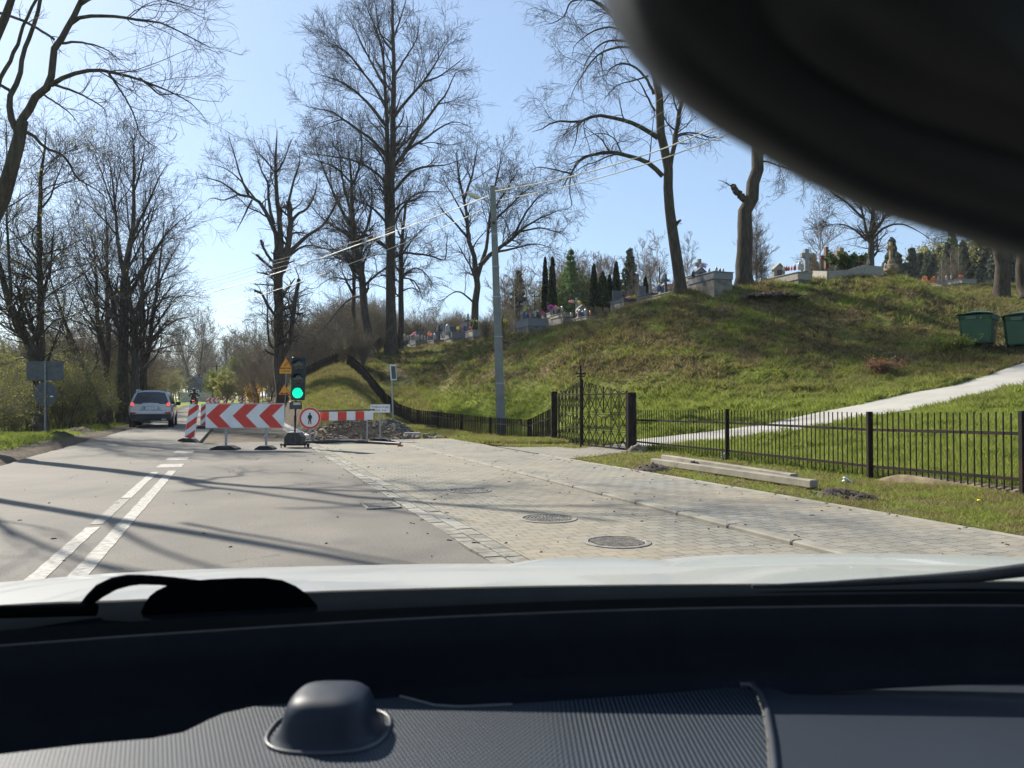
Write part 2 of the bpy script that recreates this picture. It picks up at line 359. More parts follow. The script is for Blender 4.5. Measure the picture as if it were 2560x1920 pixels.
def make_ground():
    t = NT('meadow_ground'); p = t.pos(); c, s_ = grass_color(t, p)
    soil = t.mix(t.ramp(t.noise(p, 5, 5, .7), .35, .65), (.085, .066, .046), (.20, .165, .12))
    q = t.sep(t.pos(rot=AZ)); u, v = q[0], q[1]   # rotated into the road frame
    # bare soil beside the road and in the dug-up lane
    left = t.math('MULTIPLY', t.ramp(t.math('ADD', u, t.math('MULTIPLY', t.noise(p, .9), 1.6)), -5.4, -4.9), t.math('LESS_THAN', u, 3.4))
    far = t.math('LESS_THAN', v, 110)
    patch = t.math('MULTIPLY', t.ramp(t.noise(p, 1.3, 6, .75), .44, .53), t.math('MULTIPLY', t.math('LESS_THAN', u, 10.4), t.math('GREATER_THAN', u, 3)))
    f = t.math('MAXIMUM', t.math('MULTIPLY', left, far), t.math('MULTIPLY', patch, t.math('LESS_THAN', v, 40)))
    t.color(t.mix(f, c, soil)); t.bump(t.math('ADD', t.noise(p, 7, 6, .7), t.noise(p, 30, 3, .6)), .9, .12)
    return t.set(.95, spec=.15)
m_ground = make_ground()
npmesh('ground', V_, Q_, m_ground, kind='structure')

# ---------------------------------------------------------------- asphalt road
def make_asphalt():
    t = NT('dusty_asphalt'); p = t.pos(rot=AZ)
    big = t.noise(p, .35, 5, .6); fine = t.noise(p, 38, 5, .8); st = t.noise(t.pos(rot=AZ, sc=(2.2, .12, 1)), 1, 4, .6)
    c = t.mix(t.ramp(big, .35, .65), (.125, .113, .098), (.225, .202, .170)); c = t.mix(t.math('MULTIPLY', t.ramp(st, .4, .7), .5), c, (.19, .172, .145))
    c = t.mix(t.math('MULTIPLY', t.ramp(fine, .48, .68), .75), c, (.065, .059, .052))
    vc = t.n('ShaderNodeTexVoronoi', feature='DISTANCE_TO_EDGE', i_Scale=.42); dv = t.n('ShaderNodeVectorMath', operation='ADD'); t.l(p, dv.inputs[0]); nd = t.n('ShaderNodeTexNoise', i_Scale=1.6, i_Detail=6.0); t.l(p, nd.inputs['Vector']); t.l(nd.outputs['Color'], dv.inputs[1]); t.l(dv.outputs[0], vc.inputs['Vector'])
    c = t.mix(t.math('MULTIPLY', t.ramp(vc.outputs['Distance'], .008, .002), t.math('MULTIPLY', t.ramp(t.noise(p, .25), .5, .6), .7)), c, (.05, .045, .04))
    ux = t.sep(p)[0]; tr1 = t.math('ADD', t.ramp(t.math('ABSOLUTE', t.math('SUBTRACT', ux, -.35)), .45, .1), t.ramp(t.math('ABSOLUTE', t.math('SUBTRACT', ux, 1.25)), .45, .1)); c = t.mix(t.math('MULTIPLY', tr1, t.math('MULTIPLY', t.ramp(st, .3, .7), .35)), c, (.12, .11, .095))
    t.color(c); t.bump(t.noise(p, 160, 3, .7), .35, .004); t.l(t.ramp(big, .2, .8), t.b.inputs['Roughness'])
    x = t.n('ShaderNodeMapRange'); t.l(big, x.inputs[0]); x.inputs[3].default_value = .75; x.inputs[4].default_value = .9; t.l(x.outputs[0], t.b.inputs["Roughness"]); t.b.inputs["Specular IOR Level"].default_value = .15
    return t.m
m_asphalt = make_asphalt(); m_line = mat('worn_white_line', (.22, .207, .18), .7, var=.45, vs=14, obj=False)
def roadz(v): return float(np.interp(v, [0, 45, 90, 150, 3000], [0, 0, .75, 1.2, 1.2]))
def strip(name, u0, u1, v0, v1, z, mt, th=.15, wob=0.0, wob1=0.0, n=None, kind='structure', parent=None, zf=None, step=.6):
    """a slab along the road between two lateral offsets, with real side faces"""
    b = MB(); n = n or max(2, int((v1-v0)/step)); L, R, Lb, Rb = [], [], [], []
    for i in range(n+1):
        v = v0+(v1-v0)*i/n; cu = float(curve_u(v)); zz = roadz(v)+(zf(v) if zf else z)
        a = u0+random.uniform(-wob, wob); c = u1+random.uniform(-wob1, wob1)
        L.append(W(a+cu, v, zz)); R.append(W(c+cu, v, zz)); Lb.append(W(a+cu, v, zz-th)); Rb.append(W(c+cu, v, zz-th))
    b.loft([Lb, L], False); b.loft([L, R], False); b.loft([R, Rb], False)
    b.add([L[0], R[0], Rb[0], Lb[0]], [[0, 3, 2, 1]]); b.add([L[-1], R[-1], Rb[-1], Lb[-1]], [[0, 1, 2, 3]])
    return b.build(name, mt, parent, kind)
strip('road', -4.55, -1.10, -3, 230, 0, m_asphalt, wob=.05)
strip('road', -1.10, 2.0, -3, 26.3, 0, m_asphalt, wob1=.03)
strip('road', -1.10, 2.0, 110, 230, 0, m_asphalt)
for (u0, v0, v1) in [(-1.20, 0, 16.2)]: strip('road_marking', u0, u0+.14, v0, v1, .005, m_line, th=.004, wob=.006, wob1=.006, step=.25)
for v0, v1 in ((2.0, 9.3), (11.9, 16.0)): strip('road_marking', -1.48, -1.35, v0, v1, .005, m_line, th=.004, wob=.006, wob1=.006, step=.25)
for v0, v1 in ((17.0, 17.9), (19.0, 20.0), (21.5, 22.6)): strip('road_marking', -1.48, -1.02, v0, v1, .005, m_line, th=.004, wob=.01, wob1=.01, step=.25)
strip('road_marking', -1.48, -1.35, 9.5, 11.8, .005, mat('faded_line', (.185, .170, .143), .8, var=.3, vs=14, obj=False), th=.004, step=.25)
# gravel bed of the dug-up lane
def make_gravel():
    t = NT('sandy_gravel'); p = t.pos(); c = t.mix(t.ramp(t.noise(p, 1.3, 5, .7), .35, .65), (.17, .135, .09), (.29, .24, .17))
    vo = t.n('ShaderNodeTexVoronoi', i_Scale=22.0); t.l(p, vo.inputs['Vector'])
    t.color(t.mix(t.math('MULTIPLY', t.ramp(vo.outputs['Distance'], .2, .6), .5), c, (.10, .08, .06)))
    t.bump(t.math('ADD', t.noise(p, 25, 5, .7), vo.outputs['Distance']), .9, .05); return t.set(.95, spec=.2)
m_gravel = make_gravel()
b = MB(); rows = []
for i in range(170):
    v = 26.35+i*.5; cu = float(curve_u(v)); rows.append([W(u+cu, v, roadz(v)-.13+.05*float(fbm(u*2+50, v*2))+.10*float(sst(2.0, 2.5, u))) for u in np.linspace(-1.07, 2.6, 14)])
b.loft(rows); b.build('gravel_bed', m_gravel, kind='structure')
# ---------------------------------------------------------------- paving
def make_pavers(name, ca, cb, offs):
    t = NT(name); p = t.pos(rot=AZ); s_ = t.sep(p)
    w1 = t.math('SINE', t.math('MULTIPLY', s_[0], 2*PI/.20)); w3 = t.math('SINE', t.math('MULTIPLY', s_[0], 6*PI/.20))
    sq = t.math('ADD', w1, t.math('MULTIPLY', w3, .33))
    vv = t.math('ADD', s_[1], t.math('MULTIPLY', sq, .016)); v = t.comb(s_[0], vv, 0.0)
    br = t.n('ShaderNodeTexBrick', offset=.5); t.l(v, br.inputs['Vector'])
    for k, x in (('Scale', 1.0), ('Mortar Size', .0075), ('Mortar Smooth', .25), ('Brick Width', .20), ('Row Height', .165), ('Bias', 0.0)): br.inputs[k].default_value = x
    br.inputs['Color1'].default_value = (*ca, 1); br.inputs['Color2'].default_value = (*cb, 1); br.inputs['Mortar'].default_value = (.09, .078, .058, 1)
    dust = t.mix(t.math('MULTIPLY', t.ramp(t.noise(p, .5, 5, .65), .40, .66), .6), br.outputs['Color'], (.31, .255, .175))
    dust = t.mix(t.math('MULTIPLY', t.ramp(t.noise(p, 2.2, 4, .7), .62, .70), .7), dust, (.34, .24, .13))
    dust = t.mix(t.math('MULTIPLY', t.ramp(t.noise(p, 40, 3, .7), .5, .8), .3), dust, (.12, .115, .10))
    t.color(dust); t.bump(t.math('SUBTRACT', t.math('MULTIPLY', t.noise(p, 60, 3), .15), br.outputs['Fac']), .8, .012); return t.set(.8, spec=.3)
m_pave = make_pavers('interlocking_pavers', (.185, .172, .14), (.24, .225, .18), 0)
m_pave2 = make_pavers('sidewalk_pavers', (.17, .163, .14), (.245, .235, .20), 0)
strip('paved_lay_by', 2.36, 4.878, -3, 26.3, 0, m_pave, th=.15, step=1)
swz = lambda v: float(np.interp(v, [0, 11, 17, 40], [.045, .035, .014, .012]))
strip('sidewalk', 5.033, 7.036, -3, 26.3, 0, m_pave2, th=.2, zf=swz, step=.5)
b = MB(); b.add([p+Vector((0, 0, .009-p.z)) for p in APRON], [list(range(len(APRON)))]); b.build('paved_apron', m_pave2, kind='structure')
m_kerb = mat('pale_kerb_concrete', (.215, .195, .155), .85, var=.2, vs=3, bump=.3, obj=False)
m_sett = mat('granite_sett', (.19, .175, .14), .8, var=.4, vs=5, bump=.5, obj=False); m_sett_w = mat('pale_sett', (.25, .232, .195), .8, var=.15, vs=9, bump=.3, obj=False)
# gutter of two rows of blocks beside the asphalt, every block modelled
b = MB(); 
for row, (u0, u1) in enumerate(((2.02, 2.17), (2.19, 2.34))):
    v = -2.0
    while v < 26:
        L = .19 if row else .2; pale = (int(v/1.1)+row) % 4 == 0 and v < 24; b.mi = 1 if pale else 0
        b.box(((u0+u1)/2, v+L/2, .004+random.uniform(-.004, .004)-.07), (u1-u0, L-.006, .14), bev=.003); v += L
gut = b.build('gutter', [m_sett, m_sett_w], kind='structure'); gut.rotation_euler = (0, 0, ROADROT)
# kerbs, one run of blocks each, kept as setting
def kerb(name, u0, u1, v0, v1, top, L=1.0, mt=m_kerb):
    b = MB(); v = v0
    while v < v1:
        z = top(v+L/2); b.box(((u0+u1)/2, v+L/2, z-.15), (u1-u0, L-.012, .3), bev=.015); v += L
    o = b.build(name, mt, kind='structure'); o.rotation_euler = (0, 0, ROADROT)
kerb('kerb', 4.88, 5.03, -3, 26, lambda v: swz(v)+.006)
kerb('edging_kerb', 7.04, 7.11, -3, 17.3, lambda v: swz(v)+.012)
kerb('new_kerb', 2.15, 2.40, 27.3, 60, lambda v: .16, 1.0, mat('new_white_kerb', (.46, .44, .39), .8, var=.1, obj=False))
b = MB(); b.loft([[p-Vector((0,0,.12)) for p in prow[0]]]+prow+[[p-Vector((0,0,.12)) for p in prow[-1]]], False)
b.build('concrete_path', mat('pale_path_concrete', (.33, .31, .27), .8, var=.1, vs=1.2, bump=.2, obj=False), kind='structure')
# ================================================================ trees: limbs drawn by hand, twigs grown from them
def make_bark(name, a, b_, sc=1.0):
    t = NT(name); p = t.pos(obj=True, sc=(9*sc, 9*sc, 1.6*sc)); n_ = t.noise(p, 1.0, 5, .7); n2 = t.noise(t.pos(obj=True), 1.2, 3, .6)
    c = t.mix(t.ramp(n_, .35, .65), a, b_); t.color(t.mix(t.math('MULTIPLY', t.ramp(n2, .5, .7), .4), c, (.07, .075, .045)))
    t.bump(n_, .9, .04); return t.set(.9, spec=.2)
m_bark = make_bark('grey_brown_bark', (.035, .029, .024), (.095, .078, .062)); m_bark2 = make_bark('linden_bark', (.028, .023, .018), (.085, .066, .05))
m_twig = mat('brown_twigs', (.05, .04, .034), .8, var=.3, vs=.6, spec=.2); m_twig_w = mat('warm_hazy_twigs', (.17, .135, .10), .8, var=.3, vs=.6, spec=.2)  # warm twigs: light brown, made paler to put distance haze into the colour
m_birch = mat('birch_bark', (.38, .36, .33), .8, var=.4, vs=2)
def leafmat(name, a, b_):
    t = NT(name); at = t.n('ShaderNodeAttribute', attribute_name='tone').outputs['Fac']; t.color(t.mix(at, a, b_)); t.b.inputs['Transmission Weight'].default_value = 0
    m_ = t.set(.6, spec=.3)
    tr = t.n('ShaderNodeBsdfTranslucent'); cc = t.mix(at, a, b_); t.l(cc, tr.inputs[0]); mx = t.n('ShaderNodeMixShader'); mx.inputs[0].default_value = .45
    out = t.t.nodes['Material Output']; t.l(t.b.outputs[0], mx.inputs[1]); t.l(tr.outputs[0], mx.inputs[2]); t.l(mx.outputs[0], out.inputs[0]); return m_
m_leaf = leafmat('spring_leaves', (.10, .13, .012), (.20, .24, .03)); m_leaf_o = leafmat('olive_leaves', (.17, .18, .03), (.36, .34, .08))
m_thuja = leafmat('thuja_foliage', (.014, .026, .012), (.045, .060, .016)); m_pine = leafmat('pine_needles', (.03, .05, .03), (.08, .10, .06)); m_larch = leafmat('larch_needles', (.06, .13, .03), (.13, .21, .05))
m_forsy = leafmat('yellow_blossom', (.6, .36, .01), (.8, .55, .03)); m_purple = leafmat('rusty_leaves', (.30, .10, .03), (.45, .2, .08)); m_bush = leafmat('dark_bush_leaves', (.02, .045, .012), (.07, .11, .025))

def resample(pts, rs, K):
    p = np.array([tuple(q) for q in pts], float); s = np.r_[0, np.cumsum(np.linalg.norm(np.diff(p, axis=0), axis=1))]
    if s[-1] == 0: s[-1] = 1
    # Catmull-Rom through the drawn points
    n = len(p); t = np.linspace(0, s[-1], K); out = np.empty((K, 3)); R = np.interp(t, s, rs)
    for k, q in enumerate(t):
        i = min(max(np.searchsorted(s, q, side='right')-1, 0), n-2); f = (q-s[i])/max(s[i+1]-s[i], 1e-9)
        a, b_, c, d = p[max(i-1, 0)], p[i], p[i+1], p[min(i+2, n-1)]
        out[k] = .5*((2*b_)+(c-a)*f+(2*a-5*b_+4*c-d)*f*f+(3*b_-a-3*c+d)*f**3)
    return out, R
def tubes(P_, R_, M_):
    """P_ (N,K,3), R_ (N,K) -> vertices and quads of N open tubes with M_ sides"""
    N, K = R_.shape; T = np.gradient(P_, axis=1); T /= np.linalg.norm(T, axis=2, keepdims=True)+1e-9
    up = np.where(np.abs(T[..., 2:3]) > .9, np.array([1., 0, 0]), np.array([0, 0, 1.]))
    up = np.repeat(up[:, K//2:K//2+1], K, 1); A = np.cross(T, up); A /= np.linalg.norm(A, axis=2, keepdims=True)+1e-9; B = np.cross(T, A)
    th = np.arange(M_)*2*PI/M_
    V = P_[:, :, None]+R_[:, :, None, None]*(A[:, :, None]*np.cos(th)[:, None]+B[:, :, None]*np.sin(th)[:, None])
    idx = np.arange(N*K*M_).reshape(N, K, M_); nx_ = np.roll(idx, -1, 2)
    Q = np.stack([idx[:, :-1], nx_[:, :-1], nx_[:, 1:], idx[:, 1:]], -1).reshape(-1, 4); return V.reshape(-1, 3), Q
def grow(P_, R_, n, ratio, ang, trop, K, tr=(.15, 1), wig=.14, rk=.62, rcap=9, rend=.3, Lcap=1e9, taper=.55, sd=None, curl=0):
    N, Kp = R_.shape; seg = np.linalg.norm(np.diff(P_, axis=1), axis=2); L = seg.sum(1); pr = L**.8; pr /= pr.sum()
    i = rng.choice(N, n, p=pr); t = rng.uniform(tr[0], tr[1], n); x = t*(Kp-1); j = np.minimum(x.astype(int), Kp-2); f = (x-j)[:, None]
    pos = P_[i, j]*(1-f)+P_[i, j+1]*f; r0 = R_[i, j]*(1-f[:, 0])+R_[i, j+1]*f[:, 0]
    T = P_[i, j+1]-P_[i, j]; T /= np.linalg.norm(T, axis=1, keepdims=True)+1e-9
    rv = rng.normal(size=(n, 3)); rv -= (rv*T).sum(1, keepdims=True)*T; rv /= np.linalg.norm(rv, axis=1, keepdims=True)+1e-9
    a = rng.uniform(ang[0], ang[1], n)[:, None]; d = T*np.cos(a)+rv*np.sin(a)
    ln = ratio*np.minimum(L[i], Lcap)*rng.uniform(.55, 1.25, n)*(1-taper*t); st = (ln/(K-1))[:, None]
    r0 = np.minimum(r0*rk*rng.uniform(.7, 1.1, n), rcap); out = np.empty((n, K, 3)); out[:, 0] = pos
    w_ = rng.normal(size=(n, 3))*wig
    for k in range(1, K):
        w_ = w_*.4+rng.normal(size=(n, 3))*wig; d = d+w_+np.array([0, 0, trop+curl*(k/K-.5)]); d /= np.linalg.norm(d, axis=1, keepdims=True); out[:, k] = out[:, k-1]+d*st
    R2 = r0[:, None]*np.linspace(1, rend, K)[None]; return out, R2
def leaves(pts, n, size, spread, mt, name, parent, tall=1.0):
    c = pts[rng.integers(0, len(pts), n)]+rng.normal(size=(n, 3))*spread; a = rng.normal(size=(n, 3)); a /= np.linalg.norm(a, axis=1, keepdims=True)
    b_ = np.cross(a, rng.normal(size=(n, 3))); b_ /= np.linalg.norm(b_, axis=1, keepdims=True); s = size*rng.uniform(.5, 1.3, n)[:, None]
    a = a*s*.5; b_ = b_*s*.5; a[:, 2] *= tall
    V = np.stack([c-a, c+b_, c+a, c-b_], 1).reshape(-1, 3); Q = np.arange(n*4).reshape(n, 4)
    tone = np.repeat(np.clip(rng.random(n)*.6+.4*vnoise(c[:, 0]*1.3, c[:, 2]*1.3), 0, 1), 4); return npmesh(name, V, Q, mt, parent, False, tone)
def build_tree(root, L0, auto, bark, twig, o0, lv, rmin=.006, leaf=None, seedpod=False):
    """L0: list of (pts Nx3, radii N) in world; lv: growth settings per level"""
    K0 = 14; P0, R0 = zip(*[resample(p, r, K0) for p, r in L0]); P0 = np.array(P0)-o0; R0 = np.array(R0)
    VS, QS = [], []; off = 0
    def put(V, Q):
        nonlocal off; VS.append(V); QS.append(Q+off); off += len(V)
    for k in range(len(P0)):       # gnarl thick limbs a little
        g = rng.normal(size=(K0, 3))*R0[k][:, None]*.16; g[0] = 0; P0[k] += g
    Vt, Qt = tubes(P0, R0, 10)
    a, b_ = P0[auto], R0[auto]; levels = []
    for i, s in enumerate(lv):
        a, b_ = grow(a, b_, **s); b_ = np.maximum(b_, rmin*(1.0, .9, .75, .6)[i]); levels.append((a, b_))
        if i == 0: put(*tubes(a, b_, 6)); 
        else: put(*tubes(a, b_, 4 if i == 1 else 3))
        if i == 0 and len(lv) > 1: a = np.concatenate([a]); 
    npmesh('trunk', Vt, Qt, bark, root); crown = npmesh('crown', np.concatenate(VS), np.concatenate(QS), twig, root)
    tips = levels[-1][0].reshape(-1, 3)
    if leaf: leaves(tips, leaf[0], leaf[1], leaf[2], leaf[3], 'leaves', root)
    return tips
TREEN = 0
def px_tree(name, label, d, limbs, lv, cat='tree', group=None, bark=None, twig=None, flare=True, rmin=.006, leaf=None, auto_from=0, z_sink=.3, slope=.55):
    """limbs: [(px, py), ...], r0px, r1px, [depth slope]; the first limb is the trunk from its foot up"""
    sc = d/F; world, rs = [], []; done = []
    for li, Lm in enumerate(limbs):
        pts, r0, r1 = Lm[0], Lm[1], Lm[2]; r1 = r1*.4 if r1 < 2.7 else r1; r0 = r0*(.9 if li else 1); s = Lm[3] if len(Lm) > 3 else (0 if li == 0 else random.uniform(-slope, slope))
        base = 0.0
        if done:
            q = min(done, key=lambda e: (e[0]-pts[0][0])**2+(e[1]-pts[0][1])**2); base = q[2]
        o = base; wp = []; rr = []
        for i, (x, y) in enumerate(pts):
            if i: o += s*(abs(x-pts[i-1][0])*.9+abs(y-pts[i-1][1])*.25)*sc
            wp.append(P(x, y, d+o)); done.append((x, y, o)); rr.append((r0+(r1-r0)*i/(len(pts)-1))*sc)
        if li == 0:
            if flare: z_sink = max(.3, wp[0].z-H(wp[0].x, wp[0].y)+.25); wp = [wp[0]-Vector((0, 0, z_sink))]+[wp[0]+(wp[1]-wp[0])*.04]+wp[1:]; rr = [rr[0]*1.45, rr[0]*1.08]+rr[1:]
        world.append((wp, rr))
    foot = world[0][0][0]; o0 = np.array((foot.x, foot.y, foot.z+.2))
    root = empty(name, o0, 0, label, cat, group)
    auto = [i for i in range(len(limbs)) if i >= auto_from]
    return root, build_tree(root, world, auto, bark or m_bark, twig or m_twig, o0, lv, rmin, leaf)
LV = lambda a, b_, c, d=0, up=.06, r1=.45, ang=(.5, 1.0), wig=.13, droop=0, L1=8: [
    dict(n=int(a*1.1), ratio=r1*1.45, ang=ang, trop=up, K=9, tr=(.27, 1), wig=wig, Lcap=L1, rk=.43), dict(n=int(b_*.9), ratio=.66, taper=.4, rk=.55, ang=(.45, .95), trop=up*.6+droop, K=7, wig=wig, tr=(.1, 1)),
    dict(n=int(c*.9), ratio=.66, taper=.3, ang=(.4, .9), trop=up*.4+droop, K=5, wig=wig*1.1, tr=(.1, 1))]+([dict(n=int(d*.8), ratio=.8, taper=.2, ang=(.4, .9), trop=up*.3+droop, K=4, wig=wig*1.2)] if d else [])
# 1 leaning ash close to the car on the left
px_tree('bare_tree', 'big dark bare tree leaning in from the left edge with long arching boughs', 22, [
 ([(-130,1130),(-90,800),(-45,610),(0,495),(36,408),(42,325),(54,300)], 24, 13, 0), ([(42,325),(30,295),(22,271),(23,242),(47,195),(60,130),(94,36),(110,-60)], 10, 4), ([(54,300),(87,249),(119,213),(132,174),(137,123),(155,94),(174,61),(202,11),(235,-80)], 11, 6, .2),
 ([(127,213),(155,197),(192,181),(235,175),(271,179),(318,190),(362,204),(405,221),(445,239),(490,268),(520,310)], 7, 1.3, .1), ([(174,61),(199,45),(253,40),(307,43),(362,52),(398,56),(452,80),(499,105),(530,120)], 6, 1.2, -.15),
 ([(155,108),(188,105),(235,112),(275,130),(307,159)], 4, 1.5), ([(136,212),(181,226),(221,246),(260,271),(268,300)], 4, 1), ([(46,333),(65,331),(90,344),(112,369),(155,387),(177,416),(192,445),(246,477),(270,500)], 6, 2),
 ([(105,235),(145,260),(181,289),(206,327)], 3, 1), ([(268,179),(300,224),(333,282),(351,336),(385,365),(416,387)], 3, 1), ([(-10,30),(54,51),(108,80),(134,98)], 4, 3), 
 ([(202,11),(240,-10),(300,-30),(380,-10),(450,10),(520,30)], 5, 1), ([(350,195),(395,235),(400,238),(440,235),(500,250),(555,255)], 3, .8),  ([(30,230),(5,215),(-30,200)], 5, 3)],
 LV(90, 420, 1100, 0, up=.05, r1=.42, ang=(.5, 1.1), wig=.17, L1=4.5), rmin=.0045, auto_from=3, bark=m_bark)
px_tree('bare_tree', 'bare tree cut by the top left corner, nearer than the big leaning one', 16, [
 ([(-440,1140),(-330,820),(-210,520),(-110,300),(-20,120),(5,60),(22,33),(35,0),(50,-60),(120,-300)], 17, 5, 0), ([(-20,260),(5,190),(40,120),(60,60),(100,-20)], 6, 3), ([(-210,520),(-260,300),(-240,60),(-150,-200)], 10, 3), ([(-110,300),(-150,60),(-100,-150),(0,-420)], 8, 2), ([(-330,820),(-480,500),(-560,200),(-560,-200)], 10, 3), ([(50,-60),(220,-160),(420,-200),(640,-170)], 6, 2), ([(-240,60),(-100,-150),(120,-330),(330,-420)], 6, 2), ([(-480,500),(-640,300),(-760,100)], 6, 2)],
 LV(60, 260, 700, 0, up=.05, r1=.42, ang=(.5, 1.1), wig=.17, L1=4.5), rmin=.005, auto_from=2, bark=m_bark)
# 2, 3 pair behind the sign at the left
px_tree('bare_tree', 'forked bare tree with crooked trunk behind the grey sign, left of the straight one', 31, [
 ([(98,1076),(96,960),(88,890),(80,861),(59,823),(42,802),(25,768),(8,700),(0,667),(-20,600)], 15, 5, 0), ([(25,768),(27,722),(21,616),(17,553),(16,481),(17,363),(15,300)], 5, 2), ([(80,861),(97,806),(105,760),(118,705),(130,650),(134,560)], 5, 1.5), ([(42,802),(10,770),(-30,760)], 3, 1),
 ([(16,520),(50,500),(90,470),(110,440)], 2.2, .8), ([(20,600),(60,590),(100,560)], 2, .8), ([(17,480),(-10,430),(-40,400)], 2, 1)],
 LV(60, 420, 1900, 2600, up=.07, r1=.5, wig=.16, L1=6), rmin=.006, leaf=(900, .08, .25, m_leaf_o), slope=.4)
px_tree('bare_tree', 'slim straight bare tree behind the grey sign, taller of the pair', 31.5, [
 ([(112,1076),(104,930),(101,764),(98,659),(101,553),(103,448),(108,400),(114,345),(116,320)], 10, 2, 0), ([(105,519),(127,490),(143,443),(160,401),(165,370)], 3, 1), ([(97,650),(59,612),(25,574),(-10,540)], 3, 1), ([(103,747),(127,663),(129,620),(134,570)], 4, 1.5),
 ([(102,840),(140,800),(180,790),(215,770)], 3, 1), ([(100,700),(140,640),(200,600),(240,590)], 2.5, .8), ([(101,600),(70,560),(40,540)], 2, .8), ([(102,500),(140,470),(200,440),(230,400)], 2, .7)],
 LV(70, 460, 1900, 2200, up=.05, r1=.6, wig=.15, L1=4.5), rmin=.006, leaf=(600, .07, .2, m_leaf_o), slope=.4)
# 4 leaning tree
px_tree('bare_tree', 'thin bare tree leaning left between the sign and the tree clump', 43, [
 ([(252,1040),(234,984),(211,925),(186,865),(165,815),(143,747),(127,701),(118,640)], 8, 2, 0), ([(186,865),(160,835),(120,815),(80,800)], 4, 1.5), ([(165,815),(175,770),(200,700)], 2.5, 1), ([(211,925),(240,880),(250,820)], 2, .7)],
 LV(50, 350, 1500, 0, up=.08, r1=.6, L1=5), rmin=.008)
fan = lambda x, y, s=1.0, up=1.0: [([(x, y), (x-18*s, y-60*up), (x-45*s, y-150*up), (x-85*s, y-250*up)], 5, 1), ([(x, y-20), (x+16*s, y-80*up), (x+45*s, y-170*up), (x+80*s, y-270*up)], 5, 1)]
px_tree('bare_tree', 'thickest and tallest bare tree of the clump on the left verge', 45, [
 ([(312,1052),(307,985),(306,930),(310,849),(312,760),(313,680),(322,630),(330,590),(334,530),(335,469),(334,400),(333,345)], 15, 2.5, 0), ([(312,697),(300,640),(293,590),(287,511),(280,440),(268,384)], 7, 1.5), ([(320,635),(345,560),(375,500),(400,440),(420,410)], 5, 1.2),
 ([(315,760),(350,690),(390,620),(430,570),(480,530)], 5, 1), ([(310,780),(275,720),(240,660),(200,600),(170,560)], 5, 1), ([(311,830),(350,790),(400,750),(440,740)], 4, .8), ([(308,850),(260,810),(215,780),(170,770)], 4, .8), ([(300,600),(270,560),(230,520),(190,490)], 3, .8), ([(334,480),(350,430),(360,380),(362,350)], 3, .8), ([(290,540),(270,480),(250,420),(240,390)], 3, .8)],
 LV(80, 600, 2600, 3000, up=.10, r1=.5, ang=(.35, .8), L1=7), rmin=.0075, slope=.7)
px_tree('bare_tree', 'bare tree leaning left at the left side of the clump', 46.5, [
 ([(272,1058),(270,992),(262,908),(249,832),(243,780),(241,722),(238,650),(230,590)], 10, 2, 0), ([(262,940),(272,860),(270,806),(268,700),(268,638),(266,553),(262,500)], 8, 2), ([(249,832),(225,790),(200,740),(180,700)], 4, 1), ([(243,760),(220,700),(190,650),(165,620)], 3, 1), ([(269,700),(245,640),(225,590),(210,560)], 3, .8), ([(270,800),(290,730),(300,660)], 3, 1)],
 LV(60, 380, 1600, 1800, up=.09, r1=.5, ang=(.35, .85), L1=6), rmin=.0075, slope=.7)
px_tree('bare_tree', 'bare tree of the clump right of its thickest trunk', 44, [
 ([(342,1058),(338,975),(336,849),(331,790),(325,743),(322,690)], 11, 3, 0), ([(336,849),(350,780),(357,700),(359,595),(357,540),(360,480)], 6, 1.5), ([(331,790),(300,740),(285,700)], 4, 1), ([(357,690),(385,640),(410,590),(430,540)], 3, .8), ([(352,760),(390,710),(430,690),(475,680)], 3, .8), ([(359,600),(380,540),(390,490)], 2.5, .8)],
 LV(60, 380, 1500, 1700, up=.08, r1=.5, ang=(.35, .85), L1=6), rmin=.0075, slope=.7)
px_tree('bare_tree', 'bare tree on the left verge right above the silver car', 47, [
 ([(364,1052),(358,971),(362,900),(371,870),(384,785),(392,720),(405,612),(412,540)], 10, 1.5, 0), ([(356,960),(355,806),(356,740),(350,680)], 8, 2), ([(371,870),(400,830),(440,800),(490,790)], 3.5, 1), ([(384,785),(410,740),(440,710),(470,700)], 3, .8), ([(380,830),(420,770),(450,740),(500,745)], 3, .8), ([(392,720),(420,660),(440,620),(455,600)], 3, .8), ([(370,880),(410,870),(450,860),(480,870)], 2.5, .8)],
 LV(60, 380, 1500, 1700, up=.05, r1=.5, ang=(.35, .9), L1=6), rmin=.0075, slope=.7)
